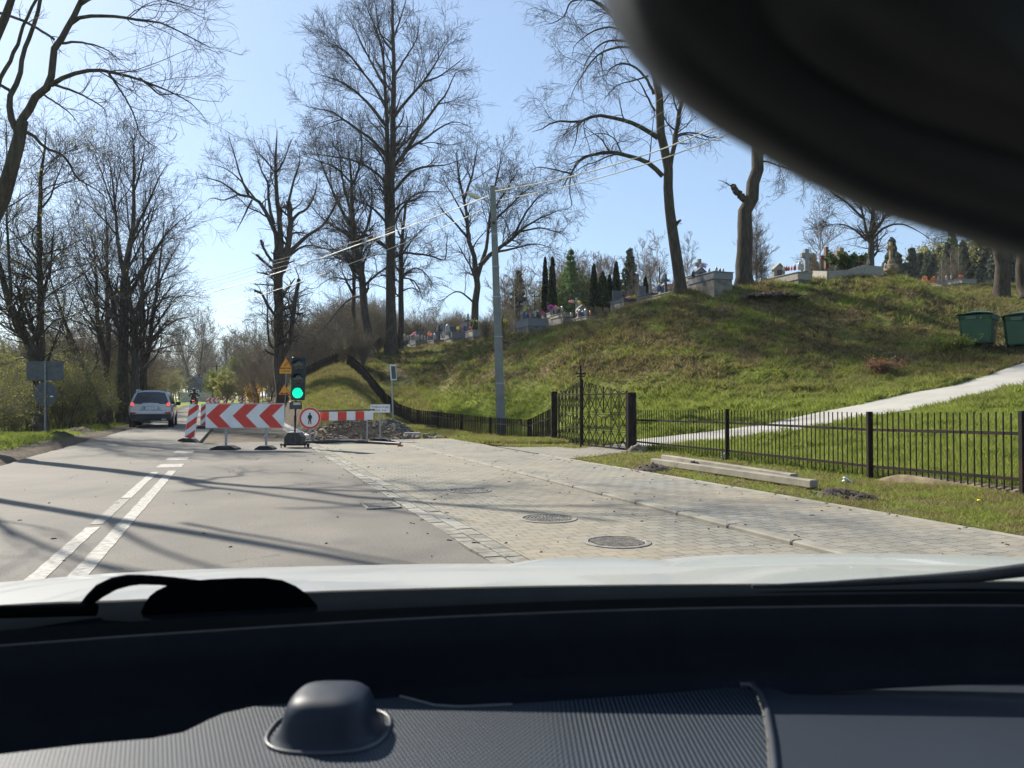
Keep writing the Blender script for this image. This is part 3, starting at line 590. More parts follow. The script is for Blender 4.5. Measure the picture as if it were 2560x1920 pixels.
# 5 tree at the traffic light
px_tree('bare_tree', 'gnarled bare tree with sawn-off stubs behind the traffic light', 50, [
 ([(700,1004),(697,940),(695,874),(695,800),(695,730),(698,681),(702,640)], 14, 10, 0), ([(692,690),(689,648),(691,600),(685,574),(660,521),(636,496),(595,486),(562,459),(530,448),(500,440)], 9, 1), ([(700,660),(701,582),(693,484),(689,410),(691,361),(693,325)], 9, 1.5), ([(702,660),(718,620),(726,566),(724,520),(722,504)], 9, 6),
 ([(705,680),(726,632),(767,591),(808,562),(837,517),(850,480)], 8, 1.5), ([(623,492),(610,460),(599,435),(590,400),(578,361),(570,335)], 4, 1), ([(685,560),(673,517),(669,455),(655,430),(644,394),(630,350)], 5, 1), ([(724,560),(745,535),(767,521),(785,490),(792,458),(794,430)], 5, 1), ([(708,890),(726,853),(732,792),(740,740),(747,697)], 7, 4.5, 0),
 ([(595,486),(560,500),(530,495),(515,505)], 2.5, .8), ([(630,500),(615,530),(600,560),(590,580)], 3, .8), ([(690,660),(670,640),(652,600)], 4, 3), ([(690,680),(660,655),(640,636)], 4, 3), ([(693,715),(665,712),(637,710)], 3, 2.5), ([(690,790),(670,765),(655,735),(636,727)], 4, 3),
 ([(722,504),(735,450),(750,400),(745,370)], 4, 1), ([(693,430),(710,400),(725,360),(735,340)], 3, .8), ([(640,500),(600,450),(560,420),(520,410)], 3, .7), ([(684,870),(672,850),(668,760),(668,700)], 4, 1.5), ([(725,640),(760,615),(800,618),(840,635)], 4, 1)],
 LV(110, 800, 3200, 3500, up=.03, r1=.42, ang=(.4, 1.0), wig=.2, L1=5.5), rmin=.0075, slope=.6)
# 6 centre trees on the cemetery ridge
px_tree('linden_tree', 'tallest bare tree in the middle of the photo with twin leaders', 58, [
 ([(978,884),(977,800),(978,651),(978,488),(981,325),(984,163),(981,0),(980,-70)], 15, 2.5, 0), ([(977,650),(968,570),(969,460),(970,380),(967,280),(962,206),(954,108),(925,40),(905,-20)], 10, 1.5, .1),
 ([(967,315),(921,260),(890,230),(856,206),(810,190),(775,180)], 5, .8), ([(970,282),(940,225),(905,179),(867,130),(830,110),(790,90)], 4.5, .8), ([(966,390),(930,350),(894,325),(834,282),(790,272),(755,262)], 5, .8), ([(980,300),(1010,260),(1057,206),(1085,165),(1105,130),(1120,100)], 5, .8), ([(1000,401),(1035,345),(1062,304),(1090,265),(1116,233),(1138,184),(1160,175)], 6, .8),
 ([(985,477),(1030,428),(1075,415),(1116,412),(1160,395)], 5, 1), ([(985,420),(1020,375),(1062,347),(1100,320),(1138,304),(1180,320)], 5, 1), ([(982,645),(1010,632),(1041,635),(1080,640),(1111,651),(1116,620),(1119,586)], 4, 2), ([(968,460),(930,425),(880,400),(820,390),(780,385)], 4.5, .8), ([(970,560),(930,520),(890,500),(850,490)], 4, .8),
 ([(983,560),(1020,500),(1060,480),(1110,480)], 4, .8), ([(983,200),(1010,150),(1040,100),(1050,40)], 4, .8), ([(965,220),(930,160),(900,100),(870,40)], 4, .8), ([(982,100),(1000,50),(1015,0),(1020,-40)], 3, .8), ([(982,130),(950,80),(940,20),(930,-30)], 3, .8), ([(1057,206),(1100,190),(1140,160),(1165,140)], 3, .7), ([(900,330),(860,300),(820,310),(770,330)], 3, .7)],
 LV(190, 1700, 7000, 8500, up=.07, r1=.42, ang=(.35, .85), L1=8), rmin=.009, slope=.75)
px_tree('linden_tree', 'slender bare trunk just right of the tallest tree', 60, [
 ([(1000,872),(1001,780),(1003,700),(1003,651),(1006,600),(1008,570),(1015,500)], 8, 3, 0), ([(1004,640),(1030,600),(1060,570),(1080,560)], 3, 1), ([(1004,690),(1040,670),(1070,690),(1085,720)], 3, .8), ([(1006,600),(990,560),(1000,500),(1010,450)], 3, 1), ([(1003,730),(1030,720),(1060,740)], 2.5, .8)],
 LV(50, 400, 1800, 2000, up=.02, r1=.5, L1=5), rmin=.0085)
px_tree('linden_tree', 'broad dark bare tree left of the tallest one, densely branched', 57, [
 ([(926,888),(920,830),(910,759),(897,651),(885,580),(880,500),(878,434),(870,370)], 13, 2.5, 0), ([(895,655),(867,635),(820,622),(758,618)], 5, 1), ([(900,690),(870,700),(830,695),(790,720)], 3.5, .8), ([(885,580),(850,520),(820,450),(800,400),(780,340)], 5, 1), ([(890,620),(920,560),(930,500),(925,440)], 5, 1), ([(882,540),(860,470),(850,400),(840,330)], 4.5, 1), ([(878,470),(900,410),(905,350),(900,300)], 4, 1),
 ([(888,600),(840,570),(800,540),(765,500)], 4, .8), ([(908,740),(880,745),(850,770),(810,820),(780,850)], 3.5, .8), ([(905,720),(950,680),(980,660),(1020,640)], 4, .8), ([(880,460),(840,420),(790,400),(760,390)], 3, .8)],
 LV(150, 1300, 5500, 6000, up=.05, r1=.45, ang=(.35, .95), wig=.16, L1=6.5), rmin=.009, slope=.75)
px_tree('linden_tree', 'thin bare tree hidden behind the broad dark one', 61, [
 ([(892,880),(889,846),(883,759),(885,700),(882,620),(876,560),(870,480)], 7, 2, 0), ([(884,740),(860,690),(845,640)], 3, 1), ([(884,680),(905,620),(915,560)], 3, 1), ([(880,600),(850,560),(830,540)], 2.5, .8)],
 LV(60, 450, 2000, 2000, up=.04, r1=.5, L1=5), rmin=.0085)
px_tree('bare_tree', 'round-crowned bare tree behind the lamp pole', 62, [
 ([(1184,830),(1187,792),(1190,740),(1193,694),(1186,651),(1171,597),(1168,542),(1154,477),(1145,420),(1140,380)], 11, 2, 0), ([(1193,694),(1210,640),(1216,613),(1225,542),(1238,461),(1250,410),(1255,370)], 7, 1.2), ([(1198,665),(1236,629),(1274,602),(1317,564),(1371,537),(1400,525)], 7, 1, -.1), ([(1280,600),(1310,540),(1340,500),(1370,480)], 4, .8), ([(1235,632),(1290,620),(1340,610),(1380,620)], 4, .8),
 ([(1171,597),(1140,560),(1110,530),(1090,500)], 4, .8), ([(1160,500),(1180,440),(1190,390),(1195,350)], 4, .8), ([(1225,542),(1250,500),(1280,450),(1300,420)], 4, .8), ([(1225,560),(1270,520),(1310,480),(1350,460)], 4, .8), ([(1188,760),(1150,730),(1120,740),(1090,770)], 3, .7), ([(1168,560),(1150,520),(1120,470),(1105,440)], 3.5, .8), ([(1300,580),(1350,570),(1400,580),(1420,560)], 3, .7)],
 LV(130, 1100, 4600, 5200, up=.04, r1=.48, ang=(.35, .9), wig=.15, L1=5.5), rmin=.009, slope=.6)
# 9 big pollarded linden on the hill
px_tree('linden_tree', 'tall bare linden on the hill with long arching boughs to the left', 42, [
 ([(1700,716),(1697,690),(1685,608),(1678,550),(1672,499),(1667,412),(1656,347),(1648,260),(1641,195),(1630,152)], 15, 8.5, 0), ([(1630,152),(1598,113),(1559,82),(1528,39),(1485,4),(1440,-20)], 6, 2.5), ([(1656,440),(1615,404),(1576,391),(1524,380),(1490,385),(1463,391),(1440,410),(1428,434),(1407,464),(1404,472)], 7, 2, .2), ([(1428,434),(1390,425),(1350,418),(1330,425)], 3, 1), ([(1426,440),(1424,480),(1427,517),(1380,530)], 2.2, 1),
 ([(1645,345),(1602,317),(1554,299),(1494,289),(1446,304),(1389,304),(1359,321),(1330,330)], 7, 1.2, -.2), ([(1637,278),(1619,243),(1598,204),(1576,191)], 3.5, 1.5), ([(1634,235),(1619,200),(1589,169),(1554,158),(1524,174),(1515,195)], 4.5, 1.5, .2), ([(1602,126),(1563,117),(1515,126),(1480,152),(1454,191),(1433,226),(1425,250)], 4, 1, .1), ([(1582,104),(1524,102),(1489,121),(1463,160),(1455,200)], 3.5, 1),
 ([(1562,80),(1530,68),(1493,74),(1463,91),(1435,117),(1432,145)], 3.5, 1, -.2), ([(1530,30),(1480,0),(1428,4),(1411,39),(1385,56),(1365,60)], 4, 1, .2), ([(1670,440),(1678,404),(1689,347),(1697,290),(1702,260),(1708,239)], 7, 5, 0), ([(1689,568),(1694,556),(1701,551)], 4, 3, 0), ([(1640,200),(1650,185),(1670,172)], 4, 1), ([(1617,405),(1624,395),(1630,330),(1636,280)], 2.5, 1.5), ([(1650,270),(1670,240),(1690,220)], 2.5, 1), ([(1524,380),(1500,345),(1460,320)], 3, 1),
 ([(1630,152),(1620,60),(1600,-40)], 8, 5, 0), ([(1446,304),(1440,350),(1425,390)], 2.5, .8), ([(1620,190),(1590,200),(1540,215),(1510,250)], 3, .8)],
 LV(120, 850, 3200, 3600, up=-.01, r1=.5, ang=(.4, 1.1), wig=.17, L1=5, droop=-.03), rmin=.0065, bark=m_bark2, auto_from=1, slope=.5)
px_tree('linden_tree', 'thick topped linden trunk on the hill with a knobbly stub pointing left', 43, [
 ([(1861,716),(1860,690),(1857,640),(1858,610),(1862,560),(1866,527),(1878,495),(1885,464),(1892,430),(1894,391),(1890,332),(1888,290)], 21, 13, 0), ([(1864,500),(1845,485),(1835,470),(1832,462)], 10, 7, 0), ([(1890,340),(1884,330),(1868,328)], 9, 8, 0), ([(1898,402),(1920,405),(1949,415),(1988,427)], 3, 2), ([(1895,350),(1910,335),(1935,320),(1970,340),(2010,350)], 4, 1), ([(1895,390),(1930,380),(1970,390),(2000,420),(2010,470)], 2, .8), ([(1890,300),(1885,240),(1880,200)], 12, 6, 0), ([(1832,468),(1810,455),(1795,450)], 2, .8), ([(1940,385),(1950,420),(1945,480)], 1.5, .7)],
 LV(70, 450, 1500, 1200, up=.0, r1=.55, ang=(.4, 1.3), wig=.12, L1=4, droop=-.05), rmin=.006, bark=m_bark2, auto_from=1, slope=.4)
px_tree('bare_tree', 'wide fan-crowned bare tree behind the graves at the right', 60, [
 ([(2176,676),(2176,649),(2177,620),(2178,586),(2181,550),(2183,527),(2183,464),(2180,420)], 9, 3, 0), ([(2176,610),(2166,580),(2158,540),(2150,500),(2140,450),(2130,410)], 5, 1), ([(2179,590),(2200,560),(2220,530),(2240,490),(2250,450)], 5, 1), ([(2180,600),(2210,570),(2250,560),(2290,575),(2330,600)], 4, .8), ([(2165,600),(2130,570),(2090,560),(2050,570)], 3.5, .8), ([(2158,545),(2120,510),(2080,480),(2050,450)], 4, .8), ([(2150,500),(2110,450),(2070,420),(2040,400)], 4, .8), ([(2182,530),(2210,480),(2230,430),(2240,400)], 4, .8), ([(2183,480),(2160,430),(2150,390)], 3, .8), ([(2215,540),(2260,520),(2300,530),(2320,545)], 3, .8)],
 LV(110, 800, 3200, 3400, up=.04, r1=.5, ang=(.3, .85), L1=5), rmin=.009, slope=.7)
for lab, (x0, w0, t0) in (('left of the two thick bark trunks at the right edge under the mirror', (2508, 17, 2490)), ('right one of the two thick trunks at the right edge, cut by the frame', (2562, 16, 2556))):
    px_tree('linden_tree', lab, 47, [([(x0,712),(x0-3,660),(t0,600),(t0-14,540),(t0-20,460)], w0, w0*.8, 0), ([(t0-10,560),(t0-40,545),(t0-80,530)], 2, 1), ([(t0-14,500),(t0+30,440),(t0+60,380)], 6, 2), ([(t0-5,590),(t0-35,600),(t0-60,590)], 1.5, .7)], LV(24, 120, 400, 0, up=.0, r1=.5, L1=3), bark=m_bark2, auto_from=1, leaf=(260, .12, .25, m_forsy))
# ================================================================ roadworks
def sq(root): return root
def stripes(b, w_, h, n, red=1, white=0, th=.02, slant=1, y=0.0, z0=0.0):
    """board with diagonal stripes as real polygons clipped to the board"""
    b.mi = white; b.box((0, y, z0+h/2), (w_, th, h)); b.mi = red; ph = h/n
    for k in range(-3, n+3, 2):
        za, zb = z0+k*ph, z0+(k+1)*ph; dz = slant*w_*.9
        poly = [(-w_/2, za), (w_/2, za+dz), (w_/2, zb+dz), (-w_/2, zb)]
        for lo, sgn in ((z0, 1), (z0+h, -1)):
            out = []
            for i in range(len(poly)):
                p, q = poly[i], poly[(i+1) % len(poly)]; ip, iq = (p[1]-lo)*sgn >= 0, (q[1]-lo)*sgn >= 0
                if ip: out.append(p)
                if ip != iq: t = (lo-p[1])/(q[1]-p[1]); out.append((p[0]+(q[0]-p[0])*t, lo))
            poly = out
            if not poly: break
        if len(poly) > 2: b.prism([(x*.94, zz) for x, zz in poly], y-th/2-.002, y-th/2+.001)
def rubber_foot(root, w_=.75, l=.4, h=.1, x=0, name='foot', mt=None):
    b = MB(); b.prism([(x-w_/2, 0), (x+w_/2, 0), (x+w_/2-.02, h*.4), (x+w_*.22, h), (x-w_*.22, h), (x-w_/2+.02, h*.4)], -l/2, l/2); return b.build(name, mt or m_rubber, root)
# chevron board
p = G(612, 1124); r = empty('chevron_barrier', p, rad(1), 'wide red and white board with three chevrons pointing left on two steel posts', 'road barrier')
b = MB(); Wd, Hh, z0 = 2.13, .66, .59; b.box((0, 0, z0+Hh/2), (Wd, .025, Hh), bev=.008); b.mi = 1
cx = lambda x: (x-850)/1056*Wd; cz = lambda y: z0+Hh*(1210-y)/330
for a, c, e in ((332, 500, 672), (686, 850, 1026), (1040, 1200, 1372)):
    b.prism([(cx(a), cz(1045)), (cx(c-6), cz(1206)), (cx(e-8), cz(1206)), (cx(a+176), cz(1045)), (cx(e), cz(886)), (cx(c), cz(886))], -.0155, -.012)
b.build('board', [m_white, m_red], r)
b = MB(); b.mi = 0
for a in ((0, z0+Hh+.006), (0, z0-.006)): b.box((0, .004, a[1]), (Wd+.02, .035, .014))
b.build('edge_trim', m_steel, r)
for x in (cx(590), cx(1130)):
    MB().box((x, .04, .62), (.06, .04, 1.12), bev=.008).build('post', m_steel, r); rubber_foot(r, .72 if x < 0 else .5, .42, .11, x)
# delineator boards
def delineator(px, py, label, hgt=1.05, wd=.28, lean=0.0, d=None, detail=True, group='striped delineator boards along the dug-up lane', slant=1):
    p = G(px, py) if d is None else on(px, d)
    if d is not None: u_, v_ = UV(p.x, p.y); p.z = roadz(v_)
    r = empty('delineator', p, random.uniform(-.1, .1), label, 'delineator', group); r.rotation_euler.y = lean
    b = MB(); stripes(b, wd, hgt-.12, 5, z0=.14, slant=slant); b.build('board', [m_white, m_red], r)
    rubber_foot(r, .55, .45, .12)
    if detail: b = MB(); b.mi = 0; b.box((0, .02, .1), (.08, .03, .2)); b.build('socket', m_steel, r)
    return r
delineator(472, 1105, 'nearest leaning red and white striped delineator left of the chevron board', 1.20, .32, .14)
delineator(508, 1071, 'striped delineator half hidden behind the left end of the chevron board', 1.14, .29, .03)
for px, d, lab in ((518.5, 82, 'far delineator beside the motorcyclist'), (546, 74, 'far delineator just right of the small far barrier board'), (562, 78, 'far squat delineator, third from the left beyond the chevron board'), (601, 92, 'far delineator, fourth from the left beyond the chevron board'),
                   (582, 80, 'far grey-looking delineator in the middle of the row beyond the chevron board'), (612, 86, 'far thin delineator between two others beyond the chevron board'), (636, 90, 'rightmost far delineator, in front of the yellow bush')):
    delineator(px, 0, lab, 1.05, .26, random.uniform(-.05, .05), d, False)
p = on(531, 76); p.z = roadz(75); r = empty('chevron_barrier', p, 0, 'small far red and white chevron board beyond the near one', 'road barrier')
b = MB(); b.box((0, 0, .8), (.9, .03, .55)); b.mi = 1
b.prism([(-.42, .8), (-.2, .55), (0, .55), (-.2, .8), (0, 1.05), (-.2, 1.05)], -.018, -.013); b.prism([(.02, .8), (.22, .55), (.42, .55), (.22, .8), (.42, 1.05), (.22, 1.05)], -.018, -.013); b.build('board', [m_white, m_red], r)
for x in (-.3, .3): MB().box((x, .03, .4), (.05, .04, .8)).build('post', m_steel, r); rubber_foot(r, .4, .4, .1, x)
# traffic light on its trailer
p = G(737, 1119); r = empty('traffic_light', p, rad(2), 'portable traffic light showing green on a black wheeled battery box', 'traffic light')
m_tl = mat('dark_navy_housing', (.012, .018, .026), .5, var=.25, vs=3); m_cream = mat('cream_lid', (.62, .60, .50), .5); m_green = emit('green_lamp', (0, .8, .36), .75)
b = MB(); M = Matrix.Translation((.045, 0, 1.34))@Matrix.Rotation(rad(1.5), 4, 'Y')
b.box((.03, 0, .62), (.395, .09, 1.22), M=M, bev=.02); b.box((.03, .08, .62), (.34, .14, 1.1), M=M, bev=.03)
for k in range(3):
    zc = .21+.40*k
    for i in range(17):       # hoods
        a0 = rad(10+160*i/17); a1 = rad(10+160*(i+1)/17); q = [(.03+.168*math.cos(a), zc+.168*math.sin(a)) for a in (a0, a1)]; q2 = [(.03+.176*math.cos(a), zc+.176*math.sin(a)) for a in (a0, a1)]
        b.add([(q[0][0], -.045, q[0][1]), (q[1][0], -.045, q[1][1]), (q[1][0], -.20, q[1][1]), (q[0][0], -.20, q[0][1]), (q2[0][0], -.045, q2[0][1]), (q2[1][0], -.045, q2[1][1]), (q2[1][0], -.20, q2[1][1]), (q2[0][0], -.20, q2[0][1])], [[0,3,2,1],[4,5,6,7],[3,7,6,2]], True, M)
b.build('signal_head', m_tl, r)
m_lens = mat('dark_lens', (.02, .025, .025), .15, var=.6, vs=30, spec=.8)
for k, nm in ((2, 'red_lens'), (1, 'amber_lens'), (0, 'green_lens')):
    b = MB(); c = M@Vector((.03, -.05, .21+.40*k)); rows = []
    for i in range(5): a = rad(90*i/4); rows.append([c+Vector((.155*math.sin(a)*math.cos(t), .012-.035*math.cos(a), .155*math.sin(a)*math.sin(t))) for t in np.linspace(0, 2*PI, 25)])
    b.loft(rows); o = b.build('lens', m_green if k == 0 else m_lens, r); o['label'] = ['lit green lens', 'dark amber lens', 'dark red lens'][k]
b = MB(); b.cyl((0, 0, .42), (.02, 0, 1.34), .025, n=10); b.cyl((.005, 0, .70), (.006, 0, .9), .034, n=10); b.build('mast', m_iron, r)
b = MB(); b.box((.02, 0, 1.20), (.33, .12, .22), bev=.015); cb = b.build('control_box', m_tl, r); MB().box((.07, -.064, 1.245), (.2, .006, .07)).build('label_plate', mat('faded_label', (.45, .42, .44), .5), cb)
b = MB(); o8 = [(-.23, .07), (.23, .07), (.25, .30), (.15, .43), (-.15, .43), (-.25, .30)]; b.prism(o8, -.22, .25)
bx = b.build('battery_box', mat('black_plastic_box', (.014, .016, .017), .45, var=.3), r)
b = MB(); b.prism([(-.262, .12), (-.262, .31), (-.16, .445), (-.05, .445), (-.05, .433), (-.15, .433), (-.252, .30), (-.252, .12)], -.21, .26); b.build('lid', m_cream, bx)
b = MB(); t_ = [(-.09+.02*math.sin(i), -.226, .33-.2*math.sin(PI*i/12)) if 0 else (.085*math.cos(PI+PI*i/12)*(1 if i else 1), -.226, .22-.1*math.sin(PI*i/12)) for i in range(13)]; b.tube([(-.03, -.226, .42)]+t_+[(.03, -.226, .42)], .004, 5); b.build('cable_loop', m_concrete_d, bx)
b = MB(); b.bar((-.36, -.2, .09), (.36, -.2, .09), .04, .04); b.bar((-.36, .2, .09), (.36, .2, .09), .04, .04); b.bar((-.2, -.22, .09), (-.2, .25, .09), .04, .03); b.bar((.2, -.22, .09), (.2, .25, .09), .04, .03); b.build('chassis', m_iron, r)
for x in (-.33, .33):
    w_ = MB(); w_.cyl((x-.025, .2, .06), (x+.025, .2, .06), .06, n=14); w_.build('wheel', m_rubber, r); MB().bar((x, -.2, 0), (x, -.2, .13), .025, .025).build('jack_leg', m_iron, r)
# no pedestrians sign
p = G(775, 1106); r = empty('prohibition_sign', p, 0, 'round red-rimmed sign with a black walking figure beside the traffic light', 'road sign')
def disc(b, R, y, th=.012, c=(0, 0), n=40, Ri=0):
    out = [(c[0]+R*math.cos(2*PI*i/n), c[1]+R*math.sin(2*PI*i/n)) for i in range(n)]
    if not Ri: b.prism(out, y, y+th); return
    inn = [(c[0]+Ri*math.cos(2*PI*i/n), c[1]+Ri*math.sin(2*PI*i/n)) for i in range(n)]; k = len(b.v)
    b.add([(x, y, z) for x, z in out]+[(x, y, z) for x, z in inn], [[i, n+i, n+(i+1)%n, (i+1)%n] for i in range(n)])
zc = .77; b = MB(); disc(b, .345, -.03, .014, (0, zc)); b.mi = 1; disc(b, .338, -.033, 0, (0, zc), Ri=.275); b.mi = 2
f = [(-.012,.15),(.012,.15),(.022,.13),(.022,.10),(.012,.085),(.05,.07),(.06,.02),(.062,-.04),(.05,-.04),(.04,.0),(.035,-.06),(.045,-.2),(.02,-.2),(.005,-.08),(-.005,-.08),(-.02,-.2),(-.045,-.2),(-.035,-.06),(-.04,.0),(-.05,-.04),(-.062,-.04),(-.06,.02),(-.05,.07),(-.012,.085),(-.022,.10),(-.022,.13)]
b.prism([(x*1.15, zc+.02+z*1.05) for x, z in f], -.035, -.0302); b.build('sign_disc', [m_white, m_red, m_black], r)
MB().cyl((0, 0, 0), (0, 0, 1.0), .03, n=10).build('post', m_steel, r)
# striped plank barrier
a, c = P(756, 1042, 25.0), P(937, 1038, 25.4); r = empty('plank_barrier', G(846, 1105), 0, 'horizontal plank striped in red and white blocks behind the round sign', 'road barrier'); o = r.location
b = MB(); n = 8; h = .275; 
for i in range(n):
    b.mi = (i+1) % 2; x0, x1 = a.x+(c.x-a.x)*i/n, a.x+(c.x-a.x)*(i+1)/n; zc = a.z+(c.z-a.z)*(i+.5)/n; b.box(((x0+x1)/2-o.x, a.y-o.y+.1*i/n, zc-o.z), (x1-x0, .03, h))
b.build('plank', [m_white, m_red], r); b = MB(); b.bar(a-o+Vector((0, .03, h/2+.03)), c-o+Vector((0, .0, h/2+.04)), .05, .05); b.build('rail', mat('dark_green_rail', (.05, .06, .05), .6), r)
for x in (a.x+.35, c.x-.2): MB().box((x-o.x, .05, (a.z)/2+.05), (.04, .04, a.z+.1)).build('post', m_steel, r)
# text sign
p = G(950, 1103); r = empty('notice_sign', p, rad(-2), 'small white notice board with black lettering on a post in a rubber foot', 'road sign')
b = MB(); b.box((0, 0, 1.07), (.67, .02, .29), bev=.008); bd = b.build('board', m_white, r)
b = MB(); 
for q in ((0, .139, .655, .008), (0, -.139, .655, .008)): b.box((q[0], -.012, 1.07+q[1]), (q[2], .003, q[3]))
for sx in (-.327, .327): b.box((sx, -.012, 1.07), (.008, .003, .27))
b.build('border', m_black, bd)
text('Przejście drugą', .088, m_black, bd, (0, -.0125, 1.125), (PI/2, 0, 0)); text('stroną', .085, m_black, bd, (-.12, -.0125, 1.02), (PI/2, 0, 0)); text('drogi', .065, m_black, bd, (.13, -.0125, 1.02), (PI/2, 0, 0))
MB().cyl((0, .02, 0), (0, .02, .95), .025, n=10).build('post', m_steel, r); rubber_foot(r, .68, .45, .1)
# yellow warning signs far behind
p = on(711, 46); r = empty('warning_signs', p, 0, 'two yellow triangular warning signs on one thin post left of the traffic light', 'road sign'); r.name = 'warning_sign'
def tri(zb, s, x0): return [(x0-s/2, zb), (x0+s/2, zb), (x0, zb+s*.86)]
z = lambda y: P(711, y, 46).z-p.z
MB().cyl((.0, .03, 0), (.1, .03, z(918)), .025, n=8).build('post', m_steel, r)
for zb, x0, kind in ((z(987), 0, 0), (z(920.5), .08, 1)):
    s = .74; b = MB(); b.mi = 1; b.prism(tri(zb, s, x0), -.02, -.005); b.mi = 0; b.prism([(x0+(x-x0)*.86, zb+.035+(y-zb)*.86) for x, y in tri(zb, s, x0)], -.024, -.0205); b.mi = 2
    if kind: b.prism([(x0-.07, zb+.09), (x0-.03, zb+.09), (x0-.03, zb+.2), (x0+.09, zb+.24), (x0+.09, zb+.38), (x0+.05, zb+.38), (x0+.05, zb+.27), (x0-.07, zb+.23)], -.028, -.0245)
    else: b.prism([(x0-.27, zb+.055), (x0+.27, zb+.055), (x0+.2, zb+.11), (x0+.12, zb+.14), (x0+.04, zb+.08), (x0-.06, zb+.085), (x0-.13, zb+.15), (x0-.2, zb+.09)], -.028, -.0245)
    b.build('triangle', [m_yellow, m_red, m_black], r)
b = MB(); zz = z(928); b.mi = 0; b.box((.07, -.01, zz), (.72, .012, .27)); b.mi = 1; b.box((.07, -.009, zz), (.74, .009, .29)); pl_ = b.build('distance_plate', [m_yellow, m_red], r); text('I 3,0 km', .17, m_black, pl_, (.07, -.018, zz), (PI/2, 0, 0))
# edge-on sign by the slope
p = on(985, 33); r = empty('side_sign', p, 0, 'tall thin post with a narrow white sign seen nearly edge-on by the slope', 'road sign'); hh = P(978, 912, 33).z-p.z
MB().cyl((0, 0, -.2), (-.12, 0, hh), .033, n=10).build('post', m_steel, r); b = MB(); M = Matrix.Translation((-.03, 0, hh-.33))@Matrix.Rotation(rad(-4), 4, 'Y')@Matrix.Rotation(rad(66), 4, 'Z')
b.box((0, 0, 0), (.45, .02, .66), M=M, bev=.005); b.mi = 1; b.box((0, -.012, 0), (.33, .004, .54), M=M); b.build('panel', [m_white, m_greyback], r)
# sign backs on the left verge
p = on(114, 30); r = empty('sign_back', p, 0, 'grey back of a rectangular sign above a round one on a post at the left', 'road sign'); zt = P(110, 902, 30).z-p.z; q = 30/F
MB().cyl((0, 0, -.2), (-.03, 0, zt), .035, n=12).build('post', mat('weathered_post', (.20, .21, .22), .6), r)
b = MB(); b.box(((110-114)*q, .05, P(110, 927, 30).z-p.z), (94*q, .02, 48*q), bev=.01); M = None
for dz in (-.18, .18): b.box((0, .03, P(110, 927, 30).z-p.z+dz), (1.3, .02, .04))
b.build('rectangular_sign', m_greyback, r); b = MB(); disc(b, 30*q, .04, .015, ((112-114)*q, P(110, 985, 30).z-p.z)); b.box((0, .03, P(110, 985, 30).z-p.z), (.7, .02, .04)); rs = b.build('round_sign', m_greyback, r)
MB().box(((128-114)*q, .028, P(110, 991, 30).z-p.z), (.12, .004, .05)).build('sticker', m_white, rs)
# rubble and building stones
def heap(px, py, d, w_, dp, h, label, name, mt, n=700, seed=1, rock=(.03, .11)):
    rs_ = np.random.default_rng(seed); c = on(px, d); V, Q, off = [], [], 0; m = 24; b = MB(); rows = []
    for i in range(m+1):
        rows.append([Vector(((k/m-.5)*w_, (i/m-.5)*dp, max(-.1, h*(1-((k/m-.5)*2)**2)*(1-((i/m-.5)*2)**2)**1.1+.16*h*(float(fbm(k*.35+seed, i*.35))-.5)-.03))) for k in range(m+1)])
    b.loft(rows)
    for _ in range(n):
        x, y = rs_.normal(0, .27)*w_, rs_.normal(0, .25)*dp; z = max(0, h*(1-(2*x/w_)**2)*(1-(2*y/dp)**2)) if abs(x) < w_/2 and abs(y) < dp/2 else 0
        s = rs_.uniform(*rock)*(1.4 if z < .1 else 1); M = Matrix.Translation((x, y, z-.01))@Matrix.Rotation(rs_.uniform(0, 6), 4, Vector(rs_.normal(size=3)).normalized()); b.mi = 1 if rs_.random() < .3 else 0
        b.box((0, 0, 0), (s, s*rs_.uniform(.5, 1), s*rs_.uniform(.4, .9)), M=M, taper=rs_.uniform(.5, 1))
    o = b.build(name, mt); o.location = (c.x, c.y, max(c.z, -.02) if 0 else c.z); tag(o, label, 'heap'); return o
m_rub = mat('sandy_rubble', (.17, .125, .08), .95, var=.35, vs=12, bump=1); m_rub2 = mat('grey_rubble', (.17, .155, .13), .95, var=.4, vs=12, bump=1); m_rub3 = mat('dark_rubble', (.10, .09, .07), .95, var=.4, vs=9, bump=1)
heap(885, 1090, 27.8, 3.5, 1.9, .62, 'brown heap of rubble and stones behind the striped plank', 'rubble_heap', [m_rub, m_rub2], 900, 3)
heap(965, 1070, 29.8, 2.4, 2.0, .62, 'darker earth heap behind the notice board post', 'earth_heap', [m_rub3, m_rub2], 260, 5)
heap(820, 1098, 26.9, 1.6, .8, .16, 'low scatter of brown rubble in front of the concrete block', 'rubble_scatter', [m_rub, m_rub2], 260, 9)
def block(px, py, size, rz, label, mt=m_concrete, name='concrete_block', z=0, d=None, cat='block'):
    p = G(px, py) if d is None else P(px, py, d); o = MB().box((0, 0, size[2]/2), size, bev=.012).build(name, mt); o.location = (p.x, p.y, p.z+z); o.rotation_euler = (0, 0, rz); return tag(o, label, cat)
block(815, 1085, (.42, .3, .30), .1, 'square concrete block below the striped plank', d=30.5)
block(838, 1085, (.18, .3, .3), -.2, 'darker narrow concrete block beside the square one', m_concrete_d, d=30.8)
block(1031, 1093, (.58, .3, .17), -.05, 'light concrete kerb piece lying on grass left of the utility pole'); block(1012, 1095, (.16, .14, .13), .6, 'rough broken stone touching the light kerb piece', m_rub2)
block(1066, 1094, (.2, .22, .14), .9, 'grey broken stone right of the light kerb piece', m_rub2); block(1078, 1096, (.16, .1, .07), .2, 'flat grey stone chip nearest the utility pole fence'); block(1096, 1095, (.26, .12, .07), .5, 'small tilted stone chip at the right end of the row of stones')
